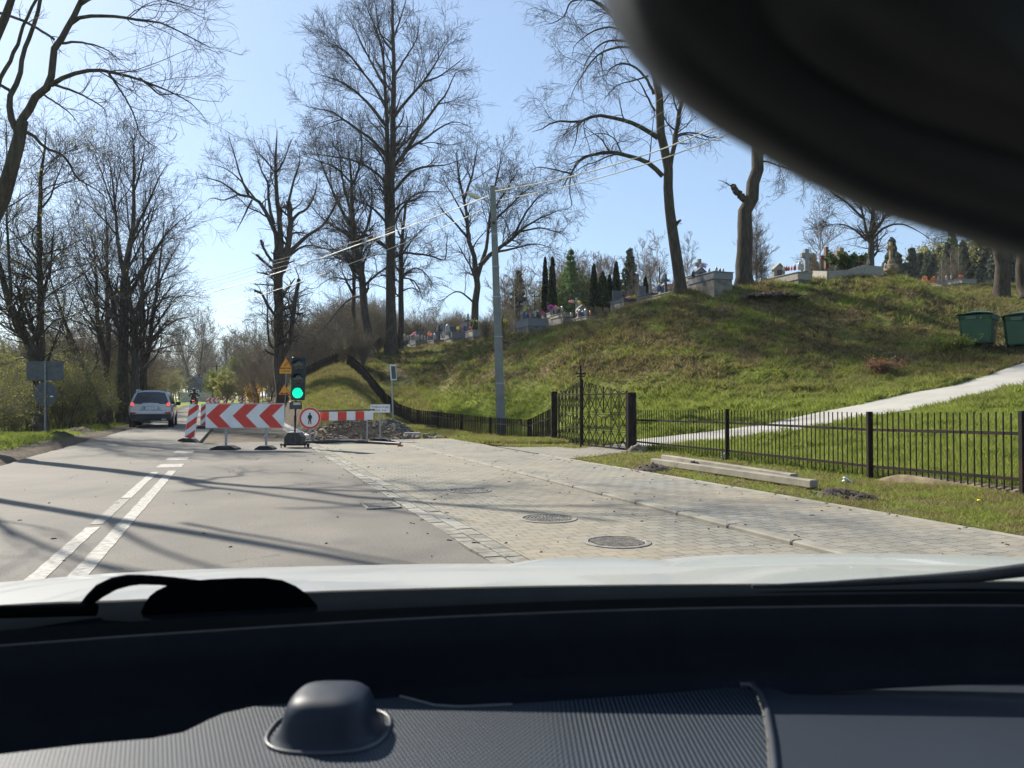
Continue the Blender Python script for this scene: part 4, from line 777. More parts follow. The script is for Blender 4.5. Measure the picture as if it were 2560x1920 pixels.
block(939, 1093, (.34, .22, .2), -.3, 'rounded concrete lump at the foot of the rubble heap'); block(798, 1090, (.6, .12, .1), -.15, 'pinkish board on the rubble left of the heap', mat('pale_timber', (.42, .33, .26), .8))
block(838, 1099, (.9, .1, .07), .04, 'pale timber plank lying in front of the rubble', mat('grey_timber', (.36, .31, .24), .85, var=.3, vs=9)); block(862, 1106, (1.2, .14, .10), .02, 'long dark kerb stone lying before the rubble', m_concrete_d)
b = MB(); b.tube([G(742, 1107)+Vector((0,0,.04)), G(800, 1109)+Vector((0,0,.05)), G(880, 1107)+Vector((0,0,.05)), G(1000, 1113)+Vector((0,0,.04))], .045, 8); tag(b.build('cable_duct', mat('pipe_and_shadow_black', (.03, .03, .032), .5)), 'long dark pipe with its shadow, lying across the end of the paving', 'pipe')  # one dark tube covers both the pipe and the shadow line along it
block(1000, 1116, (.16, .08, .05), .4, 'bit of red brick at the end of the dark pipe', mat('red_brick', (.30, .11, .06), .9), 'brick_piece')
# concrete beams on the verge
for (x0, y0, x1, y1, lab) in ((1660, 1148, 1986, 1200, 'upper concrete beam lying on the verge nearest the fence'), (1634, 1158, 2036, 1217, 'lower concrete beam lying on the verge nearest the pavement')):
    a, c = G(x0, y0, .05), G(x1, y1, .05); b = MB(); M = Matrix.Translation(a); dr = (c-a); rz_ = math.atan2(dr.y, dr.x); L = dr.length
    b.box((L/2, 0, .04), (L, .15, .12), bev=.012); o = b.build('concrete_beam', mat('cast_concrete', (.22, .195, .15), .85, var=.25, vs=2.5, bump=.4)); o.location = a; o.rotation_euler = (0, 0, rz_); tag(o, lab, 'beam', None)
# soil mounds
def mound(px, py, w_, h, lab, mt=m_soil):
    p = G(px, py); b = MB(); n = 16; rows = []
    for i in range(n+1): rows.append([Vector(((k/n-.5)*w_, (i/n-.5)*w_*.7, max(-.05, h*(1-((k/n-.5)*2)**2)*(1-((i/n-.5)*2)**2)*(.5+1.1*float(fbm(k*.5+px, i*.5)))-.02))) for k in range(n+1)])
    b.loft(rows)
    for _ in range(70):
        x, y = random.gauss(0, .25)*w_, random.gauss(0, .2)*w_; z = h*max(0, 1-(2*x/w_)**2)*max(0, 1-(2*y/w_)**2)*.7; s = random.uniform(.015, .06)
        b.box((0, 0, 0), (s, s*.8, s*.7), M=Matrix.Translation((x, y, z))@Matrix.Rotation(random.uniform(0, 6), 4, Vector((random.random(), random.random(), 1)).normalized()), taper=.6)
    o = b.build('soil_mound', mt); o.location = (p.x, p.y, max(H(p.x, p.y), 0)); tag(o, lab, 'soil mound')
mound(1632, 1180, .85, .17, 'black clod of soil left of the beams'); mound(1735, 1170, .35, .14, 'small dark soil clump against the beams'); mound(2100, 1240, .8, .12, 'brown soil patch on the verge right of the beams'); mound(2160, 1252, .5, .10, 'dark soil clump near the pavement edge right of the beams'); mound(1810, 1150, .25, .15, 'clump of earth at the foot of the fence post', m_concrete)
mound(200, 1080, 1.2, .2, 'brown soil ridge on the left verge beyond the sign'); mound(262, 1062, 1.0, .16, 'small soil heap on the left verge near the silver car'); mound(150, 1092, 1.1, .2, 'brown soil lump on the left verge beside the sign')
# covers in the paving
m_cast = mat('cast_iron', (.20, .18, .155), .7, .1, var=.4, vs=12, bump=.3); m_hole = mat('dark_gap', (.012, .011, .01), .9)
def cover(px, py, R, kind, lab):
    p = G(px, py); r = empty('manhole_cover', p+Vector((0, 0, .003)), ROADROT, lab, 'manhole cover'); b = MB(); n = 40
    c_ = lambda q, z: [Vector((q*math.cos(2*PI*i/n), q*math.sin(2*PI*i/n), z)) for i in range(n)]
    b.loft([c_(R*1.1, -.03), c_(R*1.1, .006), c_(R*.96, .010), c_(R*.95, -.01)], False, True); b.build('frame', [m_kerb if kind != 'grid' else m_cast], r)
    b = MB(); b.mi = 1; b.add(c_(R*.95, -.006), [list(range(n))]); b.mi = 0
    if kind == 'grate':
        for k in range(-5, 6): x = k*R*.17; hl = math.sqrt(max(0, (R*.88)**2-x*x)); b.box((x, 0, 0), (R*.09, 2*hl, .016))
        b.box((0, 0, .001), (R*1.8, R*.1, .016))
    elif kind == 'grid':
        for k in range(-8, 9):
            for j in range(-8, 9):
                x, y = k*R*.11, j*R*.11
                if math.hypot(x, y) < R*.88: b.box((x, y, 0), (R*.085, R*.05, .016), M=Matrix.Rotation(0 if (k+j) % 2 else PI/2, 4, 'Z') if 0 else None)
        for k in (.92,): b.loft([c_(R*k, 0.0), c_(R*(k+.03), .006)], False, True)
    else:
        for q in (.12, .26, .4, .54, .68, .82):
            m = int(6+q*40)
            for i in range(m):
                a0 = 2*PI*i/m+q*3; b.box((q*R, 0, 0), (R*.085, q*R*2*PI/m*.62, .016), M=Matrix.Rotation(a0, 4, 'Z'))
    b.build('grate' if kind == 'grate' else 'lid', [m_cast, m_hole if kind == 'grate' else mat('rust_dust', (.11, .095, .08), .9)], r)
cover(1174, 1227, .30, 'grate', 'farthest round manhole with a slotted grate in the paving'); cover(1370, 1297, .30, 'rings', 'middle round manhole cover with a ring pattern in the paving'); cover(1543, 1356, .29, 'grid', 'nearest round manhole cover with a waffle grid in the paving')
p = G(952, 1266); r = empty('storm_drain', p+Vector((0, 0, .006)), ROADROT, 'rectangular drain grate at the asphalt edge by the gutter', 'drain'); r.location.z = .01
b = MB(); 
for k in range(6): b.box((0, -.2+.08*k, 0), (.34, .035, .02))
b.build('grate', m_cast, r); b = MB(); b.box((0, 0, -.004), (.36, .46, .006)); b.build('pit', m_hole, r); b = MB()
for q in ((-.2, 0, .04, .5), (.2, 0, .04, .5), (0, -.25, .44, .04), (0, .25, .44, .04)): b.box((q[0], q[1], .0), (q[2], q[3], .022))
b.build('frame', m_cast, r)

# ================================================================ fence, gate, low wall
def picket_run(name, pts, label, bar=.014, gap=.12, rails=(.2, .78), post_every=1, group=None, railh=.045, cat='fence', postw=.06, hts=None):
    """pts: list of (base, height); bars hang on two rails between posts"""
    r = empty(name, pts[0][0], 0, label, cat, group); o = pts[0][0]
    bars, rl = MB(), MB()
    for (a, ha), (c, hc) in zip(pts[:-1], pts[1:]):
        L = (c-a).length; n = max(2, int(L/gap))
        for k in range(n):
            t = (k+.5)/n; q = a.lerp(c, t)-o; h = ha+(hc-ha)*t; j = random.uniform(-.012, .012)
            bars.bar(q+Vector((0, 0, .04)), q+Vector((j, j, h+random.uniform(-.008, .012))), bar, bar)
        for f in rails: rl.bar(a-o+Vector((0, 0, ha*f)), c-o+Vector((0, 0, hc*f)), bar*.9, railh)
    bars.build('bar_panel', m_iron, r); rl.build('rail', m_iron, r)
    for i, (a, h) in enumerate(pts):
        if i % post_every == 0: MB().box(tuple(a-o+Vector((0, 0, h/2-.03))), (postw, postw, h+.1), bev=.006).build('post', m_iron, r)
    return r
fr = [G(1585, 1124), G(1818, 1153), G(2175, 1200), G(2560, 1253), W(10.15, 2.5), W(10.2, -1.5)]
pts = []
for i, q in enumerate(fr): q = Vector((q.x, q.y, max(H(q.x, q.y), 0)+.02)); pts.append((q, P(1818, 1028, fr[1].y).z-.02 if i < 5 else 1.1))
hts = [1.04, 1.10, 1.10, 1.10, 1.1, 1.1]; pts = [(q, h) for (q, _), h in zip(pts, hts)]
picket_run('picket_fence', pts, 'black rusty picket fence right of the gate along the lawn', bar=.016, gap=.115, rails=(.18, .74), postw=.085)
def fence_px(spec, label, gap, bar, postw, hmin=.75):
    pts = []
    for px, yt, d in spec: a = on(px, d); a.z -= .03; pts.append((a, max(hmin, P(px, yt, d).z-a.z)))
    picket_run('picket_fence', pts, label, bar=bar, gap=gap, rails=(.2, .74), postw=postw)
fence_px([(1384, 1018, 25.6), (1322, 1055, 28.2), (1226, 1044, 31.5), (1153, 1036, 34), (1094, 1030, 36.5), (1044, 1025, 39), (1000, 1016, 41.5), (960, 1005, 44)], 'black picket fence left of the gate dipping along the foot of the slope', .085, .026, .09, .85)
fence_px([(960, 1005, 44), (938, 990, 45.5), (917, 966, 47.5), (896, 943, 49.5), (880, 925, 51), (868, 908, 53)], 'dark dense fence climbing the end of the slope', .075, .035, .08, .9)
fence_px([(762, 925, 56), (800, 913, 57), (840, 893, 58), (870, 872, 60), (905, 860, 62), (945, 848, 65)], 'dark fence along the top of the green bank behind the traffic light', .08, .045, .08, .9)
# low wall under the right fence
b = MB(); rows = []
for i in range(60):
    v = 3+i*.25; zt = .03+.04*float(fbm(i*.3, 2))-.34*float(sst(9.6, 11, v)); u = 10.05+.04*float(fbm(i*.4, 7)); rows.append([W(u-.12, v, -.1), W(u-.11, v, zt+.07), W(u-.06, v, zt+.11), W(u+.1, v, zt+.11), W(u+.12, v, -.1)])
b.loft(rows); tag(b.build('low_wall', mat('mossy_old_concrete', (.15, .10, .055), .95, var=.6, vs=3, bump=1, c2=(.22, .17, .10), obj=False)), 'low crumbling concrete wall under the near part of the right fence', 'wall')
# gate
g = empty('cemetery_gate', G(1452, 1119), 0, 'black wrought iron double gate with diamond pattern, ring motifs and a cross on top', 'gate'); go = g.location
gl, gc, gr_ = P(1397, 1108, 25.0), P(1452, 1119, 23.0), P(1568, 1130, 20.9)
def leaf(a, c, rise_left):
    """one gate leaf between two feet: frame, diamond lattice, two double rails, ring"""
    fr_, bars, rails_ = MB(), MB(), MB(); Wd = (c-a).length; ex = (c-a).normalized(); at = lambda x, z: a+ex*x+Vector((0, 0, z))-go
    Ht = 1.56; B = lambda m_, p_, q_, w_, h_: m_.bar(p_, q_, w_, h_)
    for p_, q_ in (((0.02, .05), (0.02, Ht+.04)), ((Wd-.02, .05), (Wd-.02, Ht+(.45 if rise_left else 0)+.04))) if rise_left else (((0.02, .05), (0.02, Ht+.45)), ((Wd-.02, .05), (Wd-.02, Ht+.08))): B(fr_, at(*p_), at(*q_), .05, .05)
    B(fr_, at(0, .07), at(Wd, .07), .04, .05); B(fr_, at(0, Ht), at(Wd, Ht), .04, .04)
    n = 6; step = Wd/n
    top = lambda x: Ht+.06+.36*((x/Wd) if rise_left else (1-x/Wd))**1.2
    for i in range(1, n):
        x = i*step
        for dx in (-.03, .03):
            if i == 3: B(bars, at(x+dx*.5, .07), at(x+dx*.5, .52), .016, .016); B(bars, at(x+dx*.5, 1.02), at(x+dx*.5, top(x)), .016, .016)
            else: B(bars, at(x+dx, .07), at(x+dx, top(x)), .016, .016)
    for i in range(n):
        x0, x1 = i*step, (i+1)*step; xm = (x0+x1)/2
        for z0, z1 in ((.07, .55), (.55, 1.02), (1.02, Ht)):
            zm = (z0+z1)/2
            if z0 == .55 and i in (2, 3):
                xr = 3*step; s = 1 if i == 3 else -1; xo = x1 if i == 3 else x0
                B(bars, at(xo, z0+.02), at(xr+s*.08, zm-.09), .018, .018); B(bars, at(xo, z1-.02), at(xr+s*.08, zm+.09), .018, .018); continue
            for p_, q_ in (((x0, z0), (x1, z1)), ((x0, z1), (x1, z0))): B(bars, at(*p_), at(*q_), .02, .014)
        B(bars, at(x0+.02, Ht), at(xm, top(xm)), .016, .016); B(bars, at(x1-.02, Ht), at(xm, top(xm)), .016, .016)
    ring = [at(3*step+.115*math.cos(t), .785+.15*math.sin(t)) for t in np.linspace(0, 2*PI, 25)]; bars.tube(ring, .013, 6, cap=False)
    for z in (.52, .58, .99, 1.05): B(rails_, at(0, z), at(Wd, z), .012, .014)
    lf_ = fr_.build('leaf', m_iron, g); bars.build('lattice', m_iron, lf_); rails_.build('cross_rail', m_iron, lf_)
leaf(gl, gc, True); leaf(gc+Vector((.04, 0, 0)), gr_, False)
b = MB(); b.cyl((0.0, 0, .0), (0, 0, 2.33), .03, n=8); b.box((0, 0, 2.10), (.30, .03, .035)); b.box((0, 0, 2.02), (.22, .03, .03)); b.build('cross', m_iron, g); b = MB(); b.box((0.02, -.05, 1.02), (.10, .06, .26)); b.build('lock', m_iron, g); MB().cyl((.06, -.1, 1.15), (.16, -.12, 1.17), .012).build('handle', m_iron, g)
a = P(1386, 1106, 25.3); o = MB().box((a.x-go.x, a.y-go.y, .8), (.2, .2, 1.66), bev=.02).build('gate_post', m_iron, g); a = P(1579, 1128, 20.8); o = MB().cyl((a.x-go.x, a.y-go.y, -.02), (a.x-go.x, a.y-go.y, 1.55), .13, n=20).build('gate_post', m_iron, g)
mound(1592, 1130, .55, .20, 'brown boulder-like footing at the foot of the right gate post', mat('earthy_footing', (.16, .13, .095), .95, var=.4, vs=5, bump=1))

# ================================================================ utility pole and wires
d = 32; p = P(1255, 1052, d); r = empty('utility_pole', p, 0, 'tall leaning concrete utility pole with street lamp behind the fence', 'utility pole'); T = P(1232, 470, d)-p
b = MB(); rows = []
for i in range(9):
    t = i/8; c = T*t+Vector((0, 0, -1.1*(1-t))); h = .20*(1-t)+.112*t; rows.append([c+Vector((x*h, y*h*.8, 0)) for x, y in ((-1, -.8), (-.8, -1), (.8, -1), (1, -.8), (1, .8), (.8, 1), (-.8, 1), (-1, .8))])
b.loft(rows, False, True); b.add(rows[-1], [list(range(8))]); b.build('pole', mat('pale_pole_concrete', (.17, .18, .18), .85, var=.2, vs=1.5, bump=.2), r)
for t in (.16, .36, .53, .66, .80):
    c = T*t; h = .20*(1-t)+.112*t+.006; MB().box(tuple(c), (2*h, 2*h*.82, .035)).build('band', m_steel, r)
b = MB(); b.cyl(T, T+Vector((0, 0, .07)), .12, .11, n=12); b.build('cap', m_black, r)
S = lambda x, y, dd=0: P(x, y, d+dd)-p
b = MB(); b.bar(S(1196, 470, .3), S(1266, 480, -.3), .06, .07); b.build('crossarm', m_steel, r)
for x, y, q in ((1190, 470, .35), (1216, 468, .1), (1266, 476, -.3)): b = MB(); b.cyl(S(x, y, q), S(x, y-10, q), .035, .05, n=8); b.build('insulator', mat('porcelain', (.45, .42, .36), .3), r)
b = MB(); b.tube([S(1233, 520), S(1228, 508), S(1212, 500), S(1198, 494)], .025, 8); b.build('lamp_arm', m_steel, r)
b = MB(); A0, A1 = S(1204, 497), S(1168, 483); ax = (A1-A0); rows = []
for t, rx, rz_ in ((0, .03, .03), (.1, .08, .07), (.35, .14, .12), (.7, .15, .11), (.92, .10, .07), (1, .02, .02)):
    c = A0+ax*t; rows.append([c+Vector((0, rx*math.cos(k*PI/6), (rz_*math.sin(k*PI/6)))) for k in range(12)])
b.loft(rows, True, True); b.build('lamp_head', mat('pale_lamp_shell', (.50, .49, .44), .5), r)
b = MB(); b.tube([S(1228, 522), S(1230, 560), S(1232, 640), S(1236, 760), S(1243, 900), S(1247, 1010), S(1247, 1060)], .028, 6); b.build('cable', m_black, r)
b = MB(); b.box(tuple(S(1234, 557, -.15)), (.1, .08, .08)); b.build('junction_box', m_black, r)
m_wire = mat('pale_cable', (.55, .52, .45), .5, var=.1); m_wire_d = mat('grey_cable', (.14, .14, .14), .6)
def wire(pts, rads, label, mt=m_wire):
    a, c = P(*pts[0]), P(*pts[-1]); b = MB(); n = 60; q = [P(*x) for x in pts]
    pp, _ = resample(q, [1]*len(q), n); b.tube([Vector(x) for x in pp], rads, 5); tag(b.build('overhead_wire', mt), label, 'cable', None)
wire([(1238, 478, 29.8), (1420, 443, 27), (1640, 378, 24), (1860, 287, 21.5), (2100, 175, 19)], .021, 'thick upper cable from the pole to the dark mirror')
wire([(1250, 500, 29.8), (1420, 465, 27), (1640, 402, 24), (1885, 308, 21.5), (2100, 205, 19)], .017, 'lower cable from the pole to the dark mirror')
wire([(1222, 490, 30), (1080, 545, 33), (900, 610, 37), (700, 680, 42), (480, 745, 46), (240, 803, 50), (60, 838, 54)], .021, 'thick upper cable running left from the pole over the road', m_wire)
wire([(1205, 525, 30), (1080, 580, 33), (900, 650, 37), (700, 722, 42), (480, 787, 46), (300, 830, 49), (150, 850, 53)], .017, 'lower cable running left from the pole over the road', m_wire)
for k, (y0, y1, y2) in enumerate(((648, 700, 762), (656, 708, 767), (668, 717, 774))): wire([(1190, 470, 30.3), (900, y0-48, 37), (700, y0, 42), (520, y1, 45), (260, y2, 50)], .009, ['topmost thin bare wire left of the pole', 'middle thin bare wire left of the pole', 'lowest thin bare wire left of the pole'][k], m_wire_d)
for k, y in enumerate((455, 440, 425)): wire([(1216+k*20, 468, 30), (1400, y-12*k, 27), (1640, y-130-20*k, 24), (1900, y-290-30*k, 21)], .007, ['lowest thin bare wire right of the pole', 'middle thin bare wire right of the pole', 'topmost thin bare wire right of the pole'][k], m_wire_d)
# far pole
p = on(541, 120); r = empty('utility_pole', p, 0, 'thin far wooden pole beyond the roadworks', 'utility pole'); zt = P(541, 912, 120).z-p.z; MB().cyl((0, 0, -.2), (0, 0, zt), .15, .1, n=8).build('pole', m_bark, r); MB().bar((-.6, 0, zt-.3), (.6, 0, zt-.3), .1, .1).build('crossarm', m_bark, r)

# ================================================================ bins
m_bin = mat('green_bin_plastic', (.018, .075, .035), .5, var=.2, vs=2); m_bin2 = mat('green_lid_plastic', (.06, .13, .075), .5, var=.2, vs=3)
bz = P(2470, 866, 32.3)
def wheelie(p, rz, lab, side):
    r = empty('waste_container', p, rz, lab, 'waste container', None, 1.2)
    b = MB(); rows = []
    for z, w_, dd in ((.16, 1.2, .82), (.2, 1.24, .86), (.95, 1.32, .98), (1.05, 1.37, 1.03), (1.1, 1.38, 1.05)): rows.append([Vector((x*w_/2, y*dd/2, z)) for x, y in ((-1, -.8), (-.85, -1), (.85, -1), (1, -.8), (1, .8), (.85, 1), (-.85, 1), (-1, .8))])
    b.loft(rows, False, True); b.add(rows[0], [list(range(7, -1, -1))])
    for k in range(9): b.box((-.6+.15*k, -.52, 1.03), (.05, .05, .14))
    bo = b.build('body', m_bin, r); b = MB(); rows = []
    for i in range(7): y = -.54+1.08*i/6; rows.append([Vector((x, y, 1.11+.17*math.sin(PI*min(1, .12+i/6*.85))*(1-(x/.72)**4*.5))) for x in np.linspace(-.72, .72, 9)])
    b.loft(rows); lo = [[v-Vector((0, 0, .03)) for v in r_] for r_ in rows]; b.loft([list(reversed(x)) for x in lo]); b.box((0, -.55, 1.12), (1.42, .05, .06), bev=.01); b.build('lid', m_bin2, r)
    for s in (-1, 1): b = MB(); b.cyl((s*.69, -.2, 1.0), (s*.75, -.2, 1.0), .045, n=10); b.box((s*.70, .1, 1.02), (.05, .3, .1)); b.build('lifting_pin', m_bin2, r)
    for x in (-.48, .48):
        for y in (-.26, .26): b = MB(); b.cyl((x-.03, y, .08), (x+.03, y, .08), .08, n=12); b.box((x, y, .15), (.09, .09, .05)); b.build('wheel', m_rubber, r)
    b = MB(); b.box((side[0], -.47, .72), (side[1], .01, side[2]), M=Matrix.Translation((0, .0, 0))); b.build('sticker', m_white, r)
    return r
p1 = P(2446, 872, 32); wheelie(p1, rad(50), 'left one of two green wheeled waste containers at the foot of the slope', (.2, .2, .14))
p2 = P(2558, 876, 31.3); wheelie(p2, rad(50), 'right green waste container cut by the photo edge', (-.1, .4, .22))
b = MB(); q = [hit(2490, 878), hit(2680, 892), P(2680, 868, 34), P(2500, 866, 33.6)]; b.add([Vector((v.x, v.y, H(v.x, v.y)+.03)) for v in q]+[Vector((v.x, v.y, v.z-.6)) for v in q], [[0,1,2,3],[0,4,5,1],[1,5,6,2],[3,2,6,7],[0,3,7,4]]); b.build('bin_pavement', m_concrete_d, kind='structure')
# ================================================================ silver car ahead
m_silver = mat('silver_car_paint', (.42, .44, .48), .28, .6, var=.04, coat=.6); m_glass = mat('dark_tinted_glass', (.012, .016, .022), .06, var=.2, spec=.9)
m_plast = mat('dark_bumper_plastic', (.018, .02, .024), .6); m_tail = emit('lit_brake_lamp', (.9, .05, .03), .9); m_tail_w = mat('clear_lamp', (.6, .55, .55), .15); m_refl = mat('red_reflector', (.30, .012, .015), .25); m_tyre = m_rubber; m_rim = mat('alloy_rim', (.45, .45, .47), .3, .8)
p = G(376, 1069.5); r = empty('car', p, ROADROT+rad(1), 'silver estate off-road car driving away in the left lane, brake lights on', 'car', None, 1.1)
b = MB(); rows = []
def rearY(z): return 0 if z < 1.0 else (z-1.0)*.5
lowp = [(-.78,.34),(-.86,.42),(-.90,.62),(-.905,.80),(-.89,.95),(-.86,1.03)]
ys = [(0.0,.90,.0),(.06,.96,0),(.25,1,0),(1.2,1.0,0),(2.4,1.0,0),(3.5,1.0,0),(4.0,.98,-.04),(4.4,.9,-.12),(4.6,.78,-.2)]
for y, kx, dz in ys:
    q = [(x*kx, z+(dz if z > .7 else 0)) for x, z in lowp]; rows.append([Vector((x, y, z)) for x, z in q]+[Vector((-x, y, z)) for x, z in reversed(q)])
b.loft(rows, True, True); n = len(rows[0]); b.add(rows[0], [list(range(n))]); b.add(rows[-1], [list(range(n-1, -1, -1))])
gh = [(-.86,1.0),(-.80,1.25),(-.70,1.50),(-.60,1.61),(-.3,1.655),(0,1.665)]
rows = []
for (ya, k) in ((0, 1), (.33, 1)): pass
st = [(0.0, 3.75), (.03, 3.6)]
for t in (0, .07, .3, .55, .8, 1.0):     # from tailgate to windscreen, slanted stations
    row = []
    for x, z in gh+[(-x, z) for x, z in reversed(gh[:-1])]:
        y0 = rearY(z)+.02; y1 = 3.75-(z-1.0)*1.35; kx = 1-.05*abs(t-.5)*2; row.append(Vector((x*kx, y0+(y1-y0)*t, z-(.05*max(0, t-.6)))))
    rows.append(row)
b.loft(rows, True); b.add(rows[0], [list(range(len(gh)*2-1))]); b.add(rows[-1], [list(range(len(gh)*2-2, -1, -1))]); b.build('body', m_silver, r)
RW = lambda x, z, o=.006: Vector((x, rearY(z)+.02-o, z))
b = MB(); up_ = [(-.55,1.55),(-.3,1.585),(0,1.595),(.3,1.585),(.55,1.55)]; dn = [(.74,1.10),(.62,1.06),(.4,1.05),(.3,1.10),(0,1.115),(-.3,1.10),(-.4,1.05),(-.62,1.06),(-.74,1.10)]
b.add([RW(x, z, .012) for x, z in up_+dn], [list(range(len(up_+dn)))]); b.build('rear_window', m_glass, r)
b = MB()
for s in (-1, 1):
    for y0, y1 in ((.55, 1.55), (1.63, 2.45), (2.52, 3.15)):
        f = lambda y, z: Vector((s*(.86-(z-1.0)*.30+.012), y, z)); b.add([f(y0+.0, 1.06), f(y1, 1.06), f(y1-(.35 if y1 > 3 else 0), 1.46), f(y0+.12*(y0 < 1), 1.46)], [[0,1,2,3] if s > 0 else [3,2,1,0]])
b.build('side_window', m_glass, r)
b = MB(); b.box((0, -.01, .50), (1.66, .14, .30), bev=.05); b.box((0, .02, .36), (1.4, .14, .12)); bp = b.build('bumper', m_plast, r); b = MB(); b.box((0, -.045, .66), (1.62, .14, .15), bev=.04); b.build('bumper_top', m_silver, bp)
for s in (-1, 1):
    b = MB(); b.mi = 0; b.box((s*.74, -.005, 1.02), (.16, .12, .20), bev=.03); b.mi = 1; b.box((s*.72, -.065, 1.04), (.11, .02, .12), bev=.008); tl = b.build('tail_light', [m_tail_w, m_tail], r)
    MB().box((s*.70, -.115, .66), (.22, .02, .07), bev=.008).build('reflector', m_refl, r)
b = MB(); b.prism([(-.44,.76),(.44,.76),(.33,.98),(-.33,.98)], -.014, .01); nr = b.build('plate_recess', mat('shaded_silver', (.30, .32, .36), .4, .5), r); b = MB(); b.box((0, -.02, .87), (.52, .012, .115)); b.mi = 1; b.box((-.24, -.0275, .87), (.04, .004, .115)); pl_ = b.build('number_plate', [m_white, mat('plate_blue', (.02, .06, .35), .5)], r)
text('KTA 917G2', .10, m_black, pl_, (.02, -.028, .87), (PI/2, 0, 0), sx=.85)
for s in (-1, 1):
    b = MB(); pts_ = [Vector((s*.62, .5+i*.45, 1.63+(.055 if 0 < i < 5 else -.01))) for i in range(6)]; b.tube(pts_, .024, 8); b.build('roof_rail', m_steel, r)
    for y in (.85, 3.55):
        b = MB(); b.cyl((s*.68, y, .35), (s*.91, y, .35), .35, n=28); w_ = b.build('wheel', m_tyre, r); b = MB(); b.cyl((s*.905, y, .35), (s*.918, y, .35), .23, n=20); b.build('rim', m_rim, w_)
    b = MB(); b.box((s*.98, 3.0, 1.06), (.22, .1, .17), bev=.03); b.bar((s*.85, 3.0, 1.0), (s*.95, 3.0, 1.02), .05, .05); b.build('wing_mirror', m_plast, r)
b = MB(); b.cyl((0, 1.0, 1.66), (0, .92, 1.78), .012); b.build('aerial', m_plast, r); b = MB(); b.box((0, .06, 1.55), (1.0, .12, .03)); b.box((0, .30, 1.635), (.9, .1, .02)); b.build('spoiler', m_silver, r) if 0 else None
b = MB(); b.cyl((.50, -.12, .37), (.50, .1, .37), .055, .055, n=14); b.cyl((.60, -.12, .37), (.60, .1, .37), .04, n=14); b.build('exhaust_pipe', m_steel, r)
# motorcyclist far ahead on the road
d = 66; c_ = on(485, d); u_, v_ = UV(c_.x, c_.y); c_.z = roadz(v_)
r = empty('motorcycle', c_, ROADROT, 'dark motorcycle far ahead on the road, seen from behind', 'motorcycle', None, 1.05)
b = MB(); b.box((0, .1, .62), (.26, .8, .3), bev=.06); b.box((0, -.25, .80), (.22, .5, .12), bev=.04); b.ball((0, .45, .9), (.17, .3, .17)); b.box((0, .8, 1.05), (.5, .12, .3), bev=.08); b.build('body', m_black, r)
for y in (-.45, .95): b = MB(); ring = [Vector((0, y+.25*math.cos(t), .31+.25*math.sin(t))) for t in np.linspace(0, 2*PI, 21)]; b.tube(ring, .065, 8, cap=False); b.cyl((-.03, y, .31), (.03, y, .31), .2, n=14); b.build('wheel', m_rubber, r)
MB().box((0, -.53, .83), (.16, .03, .08), bev=.01).build('tail_light', m_tail, r); MB().box((0, -.60, .62), (.2, .02, .16)).build('number_plate', m_white, r)
for s in (-1, 1): b = MB(); b.tube([(0, .65, 1.0), (s*.2, .6, 1.1), (s*.38, .45, 1.1)], .018, 6); b.ball((s*.36, .55, 1.25), (.08, .02, .05)); b.build('handlebar', m_black, r)
def skin_body(name, pts, edges, rad_, mt, parent, sub=2):
    me = bpy.data.meshes.new(name); me.from_pydata([tuple(p) for p in pts], edges, []); o = bpy.data.objects.new(name, me); COL.objects.link(o); md = o.modifiers.new('skin', 'SKIN'); me.skin_vertices[0].data[0].use_root = True
    for i, q in enumerate(rad_): me.skin_vertices[0].data[i].radius = (q, q)
    ss = o.modifiers.new('sub', 'SUBSURF'); ss.levels = sub; ss.render_levels = sub; dg = bpy.context.evaluated_depsgraph_get(); m2 = bpy.data.meshes.new_from_object(o.evaluated_get(dg)); o.modifiers.clear(); o.data = m2; m2.materials.append(mt)
    for pl_ in m2.polygons: pl_.use_smooth = True
    o.parent = parent; return o
pr = empty('person', c_, ROADROT, 'motorcyclist in black riding gear and dark helmet, sitting on the far motorcycle', 'person', None, 1.05)
pt = [(0,-.15,.92),(0,-.12,1.15),(0,-.02,1.4),(0,.0,1.5),(0,.03,1.6),(-.2,-.02,1.42),(-.33,.2,1.22),(-.36,.42,1.12),(.2,-.02,1.42),(.33,.2,1.22),(.36,.42,1.12),(-.12,-.12,.9),(-.24,.3,.78),(-.2,.05,.42),(-.2,.18,.34),(.12,-.12,.9),(.24,.3,.78),(.2,.05,.42),(.2,.18,.34)]
skin_body('body', pt, [(0,1),(1,2),(2,3),(3,4),(2,5),(5,6),(6,7),(2,8),(8,9),(9,10),(0,11),(11,12),(12,13),(13,14),(0,15),(15,16),(16,17),(17,18)], [.16,.15,.17,.08,.08,.08,.06,.045,.08,.06,.045,.11,.085,.06,.05,.11,.085,.06,.05], mat('black_riding_suit', (.018, .018, .022), .6), pr)
b = MB(); b.ball((0, .04, 1.67), (.135, .16, .155), 16, 12); b.build('helmet', mat('dark_helmet', (.02, .02, .03), .2, spec=.8), pr)
